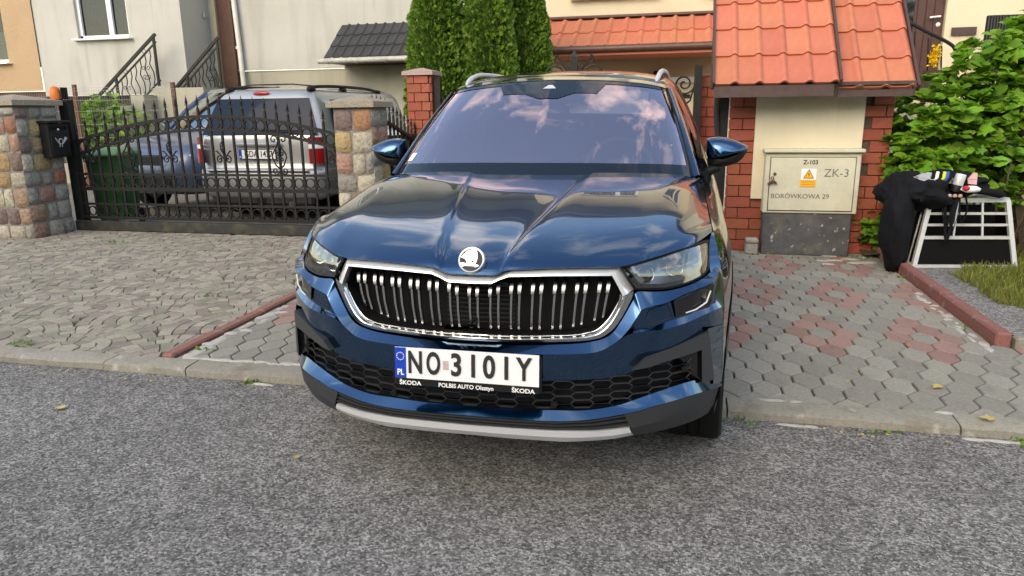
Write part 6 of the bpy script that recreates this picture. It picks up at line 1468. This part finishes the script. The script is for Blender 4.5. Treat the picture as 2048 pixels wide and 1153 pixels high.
hr = thing('dog_harness', 'black strap harness hanging over the front of the crate', 'harness', (2.95, 4.42, .45))
for dx, dz in ((0, .26), (.05, .32), (.11, .22), (.02, .38)):
    obj('strap', MB().tube(cr([(2.88+dx, 4.43, .67), (2.86+dx*1.2, 4.40, .58), (2.90+dx, 4.39, .67-dz), (2.94+dx, 4.40, .55), (2.97+dx*.6, 4.43, .67)], 5), 1, rect=(.022, .004)), MT['cloth'], hr)
for dx in (0, .04, .08): lump('toggle', (2.905+dx, 4.40, .668), (.018, .012, .016), mat('tan_leather', (.42, .27, .18), .7) if dx else MT['grey_cloth'], None, None, 4, .2, parent=hr)
# terrace behind the bushes
tr = struct('terrace', MB().box((5.6, 8.2, .72), (4.4, 1.6, 1.44)), MT['panel_wall'])
rl = thing('curved_handrail', 'dark bent tube handrail in front of the brown door', 'railing', (3.9, 8.3, 1.4))
obj('tube', MB().tube(cr([(3.40, 8.1, 2.42), (3.62, 8.1, 2.30), (3.88, 8.1, 2.16), (3.97, 8.1, 2.08), (4.0, 8.1, 1.95), (4.02, 8.1, 1.45)], 5), .022, 8), MT['iron'], rl, 60)
for x, z in ((3.5, 2.3), (3.66, 2.22), (3.82, 2.12)): obj('rod', MB().tube([(x, 8.1, z), (x+.06, 8.1, 1.45)], .010, 6), MT['iron'], rl)
chr_ = thing('rattan_chair', 'black rattan garden chair on the terrace by the cream wall', 'chair', (4.65, 8.3, 1.44))
obj('backrest', MB().box((4.62, 8.42, 2.10), (.46, .04, .78), bev=.01), MT['black_plastic'], chr_)
for k in range(14): obj('slat', MB().box((4.41+k*.0325, 8.395, 2.10), (.014, .012, .76)), MT['interior'], chr_)
obj('seat', MB().box((4.62, 8.2, 1.72), (.46, .46, .05), bev=.01), MT['black_plastic'], chr_)
for s in (-1, 1): obj('armrest', MB().tube([(4.62+s*.25, 8.42, 1.98), (4.62+s*.26, 8.1, 1.97), (4.62+s*.25, 8.0, 1.93), (4.62+s*.25, 8.02, 1.46)], .018, 6), MT['black_plastic'], chr_, 60)
for sx in (-1, 1):
    for y in (8.0, 8.42): obj('leg', MB().box((4.62+sx*.21, y, 1.58), (.03, .03, .28)), MT['black_plastic'], chr_)
tl = thing('garden_trellis', 'dark leaning garden trellis right of the rattan chair', 'trellis', (4.95, 8.0, 1.44))
for k in range(5): obj('post', MB().tube([(4.76+k*.13, 7.95, 1.44), (4.90+k*.10, 8.05, 2.55)], 1, rect=(.03, .03)), MT['iron'], tl)
for z in (1.8, 2.2, 2.55): obj('crosspiece', MB().tube([(4.76+.12*(z-1.44)/1.1, 7.94, z), (5.30, 8.04, z)], 1, rect=(.02, .025)), MT['iron'], tl)
hp = obj('wall_board', MB().box((4.33, 8.975, 2.36), (.30, .02, .10)), MT['brown']); tag(hp, 'narrow dark brown board on the cream wall by the rattan chair', 'board')
pf = thing('picket_fence', 'weathered wooden picket fence leaning at the right edge of the lawn', 'fence', (4.1, 5.4, 0))
MT['wood'] = vary(mat('grey_wood', (.10, .075, .055), .9, noise=(12, .4)), .25, .01)
for k in range(16):
    x = 3.55+k*.10; obj('picket', MB().tube([(x, 5.42, .0), (x-.16-.05*math.sin(k*3), 5.46, .62+.04*math.sin(k*7))], 1, rect=(.06, .02), up=(0, 1, 0)), MT['wood'], pf)
obj('cross_rail', MB().tube([(3.45, 5.48, .42), (5.1, 5.48, .45)], 1, rect=(.03, .06)), MT['wood'], pf)
bw = thing('boundary_wall', 'red brick boundary wall behind the leafy bush', 'wall', (4.2, 5.75, 0)); obj('core', MB().box((4.1, 5.80, .32), (2.1, .2, .64)), MT['mortar'], bw); brick_face(bw, (3.05, 5.69), (1, 0), 2.1, 0, .64, seed=44)
# ------------------------------------------------------------------ plants
def leaf_mat(name, col, trans=.35, rough=.5, val=.25, hue=.02):
    m = mat(name, col, rough, spec=.4); vary(m, val, hue); N, L, b = nodes(m); src = b.inputs['Base Color'].links[0].from_socket
    tl_ = N.new('ShaderNodeBsdfTranslucent'); L.new(src, tl_.inputs[0]); mx = N.new('ShaderNodeMixShader'); mx.inputs[0].default_value = trans
    out = [n for n in N if n.type == 'OUTPUT_MATERIAL'][0]; L.new(b.outputs[0], mx.inputs[1]); L.new(tl_.outputs[0], mx.inputs[2]); L.new(mx.outputs[0], out.inputs[0]); return m
MT['leaf'] = leaf_mat('shrub_leaf', (.17, .34, .032), .35, .42, .35, .018)
MT['leaf_light'] = leaf_mat('young_leaf', (.20, .36, .035), .4, .45, .25, .015)
MT['thuja'] = leaf_mat('thuja_scale', (.13, .235, .03), .2, .6, .45, .02)
MT['pine'] = leaf_mat('pine_needle', (.022, .050, .020), .1, .5, .4, .02)
MT['grass'] = leaf_mat('grass_blade', (.20, .22, .045), .3, .6, .35, .03)
MT['weed'] = leaf_mat('weed_leaf', (.13, .26, .03), .3, .5, .3, .02)
MT['bark'] = mat('bark', (.085, .06, .042), .95, noise=(20, .4), bump=(25, .8))
MT['yellow_leaf'] = mat('dry_leaf', (.50, .38, .13), .7, noise=(40, .3)); MT['petal'] = leaf_mat('yellow_petal', (.85, .55, .01), .2, .5, .15, .01)
def cloud(name, tv, tf, pos, fwd, nrm, size, m, parent=None, smooth=False):
    """many copies of a small template (tv along +Y, normal +Z) joined into one mesh"""
    tv = np.array(tv, float); n = len(pos); k = len(tv)
    pos = np.array(pos, float); f = np.array(fwd, float); f /= np.linalg.norm(f, axis=1)[:, None]+1e-9
    u = np.array(nrm, float); u -= f*(u*f).sum(1)[:, None]; u /= np.linalg.norm(u, axis=1)[:, None]+1e-9; r = np.cross(f, u); s = np.array(size, float)[:, None, None]
    V = pos[:, None, :]+s*(tv[None, :, 0:1]*r[:, None, :]+tv[None, :, 1:2]*f[:, None, :]+tv[None, :, 2:3]*u[:, None, :])
    me = bpy.data.meshes.new(name); me.vertices.add(n*k); me.vertices.foreach_set('co', V.ravel())
    ln = [len(q) for q in tf]; idx = np.concatenate([np.array(q) for q in tf]); tot = len(idx)
    me.loops.add(n*tot); me.loops.foreach_set('vertex_index', (np.arange(n)[:, None]*k+idx[None, :]).ravel())
    st = np.concatenate([[0], np.cumsum(ln)[:-1]]); me.polygons.add(n*len(tf)); me.polygons.foreach_set('loop_start', (np.arange(n)[:, None]*tot+st[None, :]).ravel()); me.polygons.foreach_set('loop_total', np.tile(ln, n))
    me.materials.append(m); me.update(calc_edges=True); me.validate()
    if smooth: me.polygons.foreach_set('use_smooth', [True]*len(me.polygons))
    return link(name, me, parent)
OV = [(0, 0, 0), (-.30, .20, .05), (0, .24, -.02), (.30, .20, .05), (-.37, .50, .05), (0, .54, -.03), (.37, .50, .05), (-.23, .80, .0), (0, .82, -.05), (.23, .80, .0), (0, 1.0, -.12)]
OF = [(0, 2, 1), (0, 3, 2), (1, 2, 5, 4), (2, 3, 6, 5), (4, 5, 8, 7), (5, 6, 9, 8), (7, 8, 10), (8, 9, 10)]
LB = [(0, 0, 0), (-.42, .12, .05), (-.30, .40, .03), (-.52, .62, .04), (-.22, .66, .0), (0, 1.0, -.10), (.22, .66, .0), (.52, .62, .04), (.30, .40, .03), (.42, .12, .05), (0, .45, -.03)]
LF = [(0, 10, 1), (1, 10, 2), (2, 10, 3), (3, 10, 4), (4, 10, 5), (5, 10, 6), (6, 10, 7), (7, 10, 8), (8, 10, 9), (9, 10, 0)]
G = np.random.default_rng(4)
def shrub(name, label, blobs, nclus, lsize, seed, m=None, m2=None, per=5, group=None, lobed=.25, front=True):
    g = np.random.default_rng(seed); c0 = blobs[0][0]; root = thing(name, label, 'shrub', (c0[0], c0[1], 0), group)
    P, Fd, Nn, S = [], [], [], []
    wts = np.array([b[1][0]*b[1][2] for b in blobs]); wts = wts/wts.sum()
    tips = []
    for i in range(nclus):
        c, r_ = blobs[g.choice(len(blobs), p=wts)]; d = g.normal(size=3); d /= np.linalg.norm(d)
        if front and d[1] > .35: d[1] *= -1
        k = (.62+.42*g.random()**.6)*(1+.18*mnoise.noise(Vector(d*2.2)+Vector((seed, 0, 0))))
        q = np.array(c)+d*np.array(r_)*k
        if q[2] < .06: continue
        tips.append((q, d)); out_ = d*np.array([1, 1, .55])+np.array([0, 0, .45]); tw = g.random()*6.28
        for j in range(per):
            a = tw+j*2*math.pi/per+g.normal()*.25; side = np.array([math.cos(a), math.sin(a), 0]); dirn = side*.9+out_*.45+np.array([0, 0, -.25*g.random()])
            P.append(q+g.normal(size=3)*.012); Fd.append(dirn); Nn.append(out_+g.normal(size=3)*.5+np.array([0, -.1, .5])); S.append(lsize*(.45+.8*g.random()))
        if g.random() < .5: P.append(q); Fd.append(out_+g.normal(size=3)*.3); Nn.append(g.normal(size=3)+np.array([0, -1, 1])); S.append(lsize*.55)
    P, Fd, Nn, S = map(np.array, (P, Fd, Nn, S)); u = g.random(len(P)); lo = u < lobed; young = (~lo) & (u > .78)
    o = cloud('foliage', OV, OF, P[(~lo) & ~young], Fd[(~lo) & ~young], Nn[(~lo) & ~young], S[(~lo) & ~young], m or MT['leaf'], root); o['kind'] = 'stuff'
    if lo.any(): o = cloud('lobed_foliage', LB, LF, P[lo], Fd[lo], Nn[lo], S[lo]*1.15, m or MT['leaf'], root); o['kind'] = 'stuff'
    if young.any(): o = cloud('young_foliage', OV, OF, P[young], Fd[young], Nn[young], S[young]*.9, m2 or MT['leaf_light'], root); o['kind'] = 'stuff'
    sm = MB(); b0 = np.array([c0[0], c0[1]+.1, 0])
    for q, d in tips[::7]:
        a = b0+g.normal(size=3)*np.array([.22, .12, 0]); mid = a*.45+q*.55+np.array([0, 0, .12]); sm.tube(cr([tuple(a), tuple(mid), tuple(q)], 3), [.012, .011, .010, .008, .006, .004, .003], 4, cap=False)
    o = obj('stems', sm, MT['bark'], root, 60, fix=False); return root
shrub('leafy_shrub', 'tall leafy green shrub beside the brick pier and behind the dog crate', [((3.35, 5.75, .95), (.80, .55, .75)), ((3.15, 5.6, .55), (.55, .4, .45)), ((3.75, 5.8, 1.35), (.75, .5, .62)), ((3.0, 5.35, 1.10), (.42, .3, .42)), ((2.85, 5.15, .75), (.28, .2, .40)), ((3.55, 5.7, 1.78), (.38, .3, .34)), ((4.05, 5.9, 1.95), (.42, .35, .40))], 1000, .12, 3)
shrub('lobed_shrub', 'lobed-leaf green shrub filling the right edge below the terrace', [((4.55, 6.3, 1.55), (.85, .6, .85)), ((4.35, 6.2, .95), (.8, .5, .7)), ((5.0, 6.6, 2.1), (.8, .6, .7))], 700, .155, 8, lobed=.75)
shrub('golden_shrub', 'small yellow green conifer-like shrub at the right edge by the lawn', [((3.98, 4.95, .62), (.22, .2, .34))], 110, .085, 12, MT['leaf_light'], MT['leaf_light'], lobed=0)
shrub('foundation_plant', 'low green plant at the foot of the electricity cabinet by the crate', [((2.62, 5.28, .22), (.20, .14, .20))], 42, .085, 15)
shrub('gate_side_shrub', 'bright green bush behind the left end of the gate', [((-10.6, 10.6, 1.15), (.75, .4, .65))], 260, .13, 18, MT['leaf_light'], MT['leaf_light'], lobed=0)
# thujas
def thuja(x, y, rad, h, seed, label, n=15000):
    t = thing('thuja_tree', label, 'tree', (x, y, 0), 'thujas beside the cream house'); g = np.random.default_rng(seed)
    SP = [(0, 0, 0)]; SFc = []
    tv = []; tf = []
    for (bx_, by_, ang, ln) in ((0, 0, 0, 1.0), (0, .25, .7, .62), (0, .25, -.7, .62), (0, .5, .6, .45), (0, .5, -.6, .45)):
        i = len(tv); c, s_ = math.cos(ang), math.sin(ang); w = .095
        for (a, b, z) in ((-w, 0, 0), (w, 0, 0), (w*1.1, ln*.6, .03), (0, ln, -.02), (-w*1.1, ln*.6, .03)): tv.append((bx_+a*c+b*s_, by_-a*s_+b*c, z))
        tf.append((i, i+1, i+2, i+3, i+4))
    z = h*(1-np.sqrt(1-g.random(n)*.97)); z = g.random(n)**1.15*h; a = g.random(n)*2*math.pi
    prof = rad*np.interp(z/h, [0, .06, .3, .6, .85, 1], [.75, .95, 1.0, .78, .36, .02])
    lob = np.array([1+.20*mnoise.noise(Vector((math.cos(q)*2.6, math.sin(q)*2.6, w_*2.0+seed)))+.12*mnoise.noise(Vector((math.cos(q)*7, math.sin(q)*7, w_*5+seed))) for q, w_ in zip(a, z)])
    rr_ = prof*lob*(.80+.22*g.random(n)**.5); d = np.stack([np.cos(a), np.sin(a), np.zeros(n)], 1)
    P = np.stack([x+rr_*np.cos(a), y+rr_*np.sin(a), z+.05], 1)
    F = d*(.55+.5*g.random(n))[:, None]+np.array([0, 0, .75])+g.normal(size=(n, 3))*.38
    Nn = np.cross(d, np.array([0, 0, 1.0]))+g.normal(size=(n, 3))*.7
    o = cloud('foliage', tv, tf, P, F, Nn, .055+.05*g.random(n), MT['thuja'], t); o['kind'] = 'stuff'
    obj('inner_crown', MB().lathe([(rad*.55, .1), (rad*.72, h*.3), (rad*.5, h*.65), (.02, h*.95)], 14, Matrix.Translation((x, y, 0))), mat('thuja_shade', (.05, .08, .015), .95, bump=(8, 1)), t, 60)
    obj('trunk', MB().tube([(x, y, 0), (x, y, h*.8)], [.07, .02], 8), MT['bark'], t, 60)
thuja(-2.92, 8.6, .44, 4.6, 1, 'broad thuja nearest the dark canopy, leftmost of the row'); thuja(-2.15, 8.7, .38, 4.9, 2, 'middle thuja of the clipped row behind the brick pillar'); thuja(-1.72, 9.3, .40, 4.4, 3, 'rearmost thuja of the row next to the red canopy')
# pine at the right edge
def pine():
    t = thing('pine_tree', 'dark pine with a slanting brown trunk at the right edge', 'tree', (3.75, 5.3, 0)); g = np.random.default_rng(6)
    obj('trunk', MB().tube(cr([(3.55, 5.35, 0), (3.60, 5.38, .35), (3.72, 5.42, .8), (3.95, 5.5, 1.3)], 4), [.06, .058, .055, .052, .05, .048, .045, .042, .04, .036, .03, .025, .02], 8), MT['bark'], t, 60)
    tv = [(-.012, 0, 0), (.012, 0, 0), (0, 1, .02)]; P, F, Nn = [], [], []
    for k in range(90):
        c = np.array([3.98, 5.25, .98])+g.normal(size=3)*np.array([.26, .16, .24]); d = g.normal(size=3)+np.array([.2, -.5, .1]); d /= np.linalg.norm(d)
        for j in range(60): P.append(c+d*g.random()*.13); f = d*.7+g.normal(size=3)*.55; F.append(f); Nn.append(g.normal(size=3))
    o = cloud('needles', tv, [(0, 1, 2)], P, F, Nn, .075+.03*g.random(len(P)), MT['pine'], t); o['kind'] = 'stuff'
    br = MB()
    for k in range(10): q = np.array([3.98, 5.25, .98])+g.normal(size=3)*np.array([.26, .14, .22]); br.tube([(3.72, 5.42, .8+.05*k), tuple(q)], [.012, .005], 5)
    obj('branches', br, MT['bark'], t, 60)
pine()
# yellow flowers in a pot behind the pier roof
fl = thing('flower_pot', 'yellow flowers in a hanging pot before the brown door', 'plant', (3.72, 8.0, 1.7)); g = np.random.default_rng(9)
P = np.array([3.72, 7.98, 1.98])+g.normal(size=(130, 3))*np.array([.026, .03, .06]); cloud('petals', OV, OF, P, g.normal(size=(130, 3))+np.array([0, -.6, .4]), g.normal(size=(130, 3))+np.array([0, -1, .5]), .028+.014*g.random(130), MT['petal'], fl)['kind'] = 'stuff'
obj('pot', MB().lathe([(0, 0), (.09, 0), (.13, .2), (.12, .2)], 14, Matrix.Translation((3.74, 8.0, 1.62))), MT['brown'], fl, 40)
# lawn
g = np.random.default_rng(10); n = 20000; P = np.stack([2.9+1.8*g.random(n)**1.2, 2.44+3.0*g.random(n), np.full(n, .05)], 1); keep = (P[:, 0] > 2.96+.10*np.sin(P[:, 1]*3.0)+.06*np.sin(P[:, 1]*9)); P = P[keep]; n = len(P)
o = cloud('grass', [(-.06, 0, 0), (.06, 0, 0), (.03, .6, .06), (0, 1, .2)], [(0, 1, 2, 3)], P, np.stack([g.normal(size=n)*.5, g.normal(size=n)*.5, np.ones(n)], 1), g.normal(size=(n, 3)), .035+.05*g.random(n), MT['grass']); tag(o, 'short yellowish lawn grass right of the asphalt path', 'grass', kind='stuff')
# weeds in joints and along the kerb
wp = []
for (x, y, nn, sp) in ((-2.10, 1.40, 30, .035), (-1.55, 1.06, 26, .04), (2.22, 1.06, 22, .04), (1.62, 1.05, 20, .06), (1.02, 1.07, 18, .05), (2.56, 2.75, 24, .04), (-3.35, 1.30, 22, .07), (2.56, 4.2, 16, .03), (-2.9, 2.6, 12, .03), (2.80, 3.1, 14, .03), (2.72, 2.50, 16, .04), (-5.6, 4.65, 40, .12), (2.45, 5.05, 40, .10), (1.6, 5.02, 16, .2)):
    for k in range(nn): wp.append((x+G.normal()*sp, y+G.normal()*sp*.5, .0 if y > 1.2 else -.045))
wp = np.array(wp); n = len(wp); o = cloud('weeds', OV, OF, wp, G.normal(size=(n, 3))*.7+np.array([0, 0, .8]), G.normal(size=(n, 3))+np.array([0, 0, .6]), .010+.018*G.random(n), MT['weed']); tag(o, 'small green weeds growing in paving joints and along the kerb', 'weeds', kind='stuff')
lt = []
for k in range(260):
    x = G.uniform(-6.5, 2.7); y = G.choice([1.04+abs(G.normal())*-.05, G.uniform(1.25, 5.2)]); lt.append((x, y, .004 if y > 1.1 else -.04))
lt = np.array(lt); n = len(lt); o = cloud('litter', OV, OF, lt, np.stack([G.normal(size=n), G.normal(size=n), G.normal(size=n)*.1], 1), np.stack([G.normal(size=n)*.2, G.normal(size=n)*.2, np.ones(n)], 1), .008+.014*G.random(n), MT['yellow_leaf']); tag(o, 'scattered dry leaf crumbs on paving and gutter', 'leaf litter', kind='stuff')
def fallen(x, y, z, s, a, label, m=None):
    mb = MB(); M = Matrix.Translation((x, y, z)) @ Matrix.Rotation(a, 4, 'Z') @ Matrix.Scale(s, 4); mb.add([M @ Vector((p[0], p[1]-.5, p[2]+.15)) for p in LB], LF); o = obj('fallen_leaf', mb, m or MT['yellow_leaf'], None, 60); tag(o, label, 'leaf', 'fallen leaves on the ground')
fallen(-2.32, .54, -.04, .06, 1.2, 'pale yellow leaf lying alone on the left of the road'); fallen(-.86, .29, -.04, .035, .4, 'small orange leaf on the road left of the front bumper'); fallen(2.02, 1.55, .008, .06, 2.2, 'dry yellow leaf on the hexagonal pavers at the right'); fallen(2.10, 1.16, .012, .07, .9, 'large dry yellow leaf on the kerb at the right')

# trees across the road: one far mass
g = np.random.default_rng(33); P, F, Nn, S = [], [], [], []
tr_ = MB()
for (x, y, r_, h) in ((3.5, -17, 2.6, 6.5), (8, -18, 3.0, 8), (12.5, -17, 2.6, 6), (-14, -17, 2.8, 7), (-19, -19, 3.2, 8), (18, -18, 3, 7.5), (-1, -19.5, 1.9, 5.5), (-25, -18, 3, 7), (24, -18, 3, 7)):
    tr_.tube([(x, y, -.1), (x, y, h*.6)], [.2, .1], 6)
    n = 2600; d = g.normal(size=(n, 3)); d /= np.linalg.norm(d, axis=1)[:, None]
    k = np.array([.7+.35*mnoise.noise(Vector(q*1.6)+Vector((x, y, 0))) for q in d])*(.75+.3*g.random(n))
    P.append(np.array([x, y, h*.58])+d*np.array([r_, r_*.8, h*.48])*k[:, None]*1.25); F.append(g.normal(size=(n, 3))); Nn.append(d+g.normal(size=(n, 3))*.5)
n = 6000; P.append(np.stack([g.uniform(-30, 30, n), -15.2+g.random(n)*.8, g.random(n)*1.6], 1)); F.append(g.normal(size=(n, 3))); Nn.append(g.normal(size=(n, 3))+np.array([0, 1, .5]))
P = np.concatenate(P); o = cloud('far_trees', OV, OF, P, np.concatenate(F), np.concatenate(Nn), .35+.25*g.random(len(P)), leaf_mat('far_leaf', (.05, .09, .02), .2)); tag(o, 'mass of trees and hedge across the road, mirrored in the blue car', 'trees', kind='stuff')
b = obj('trunks', tr_, MT['bark'], o, 60)
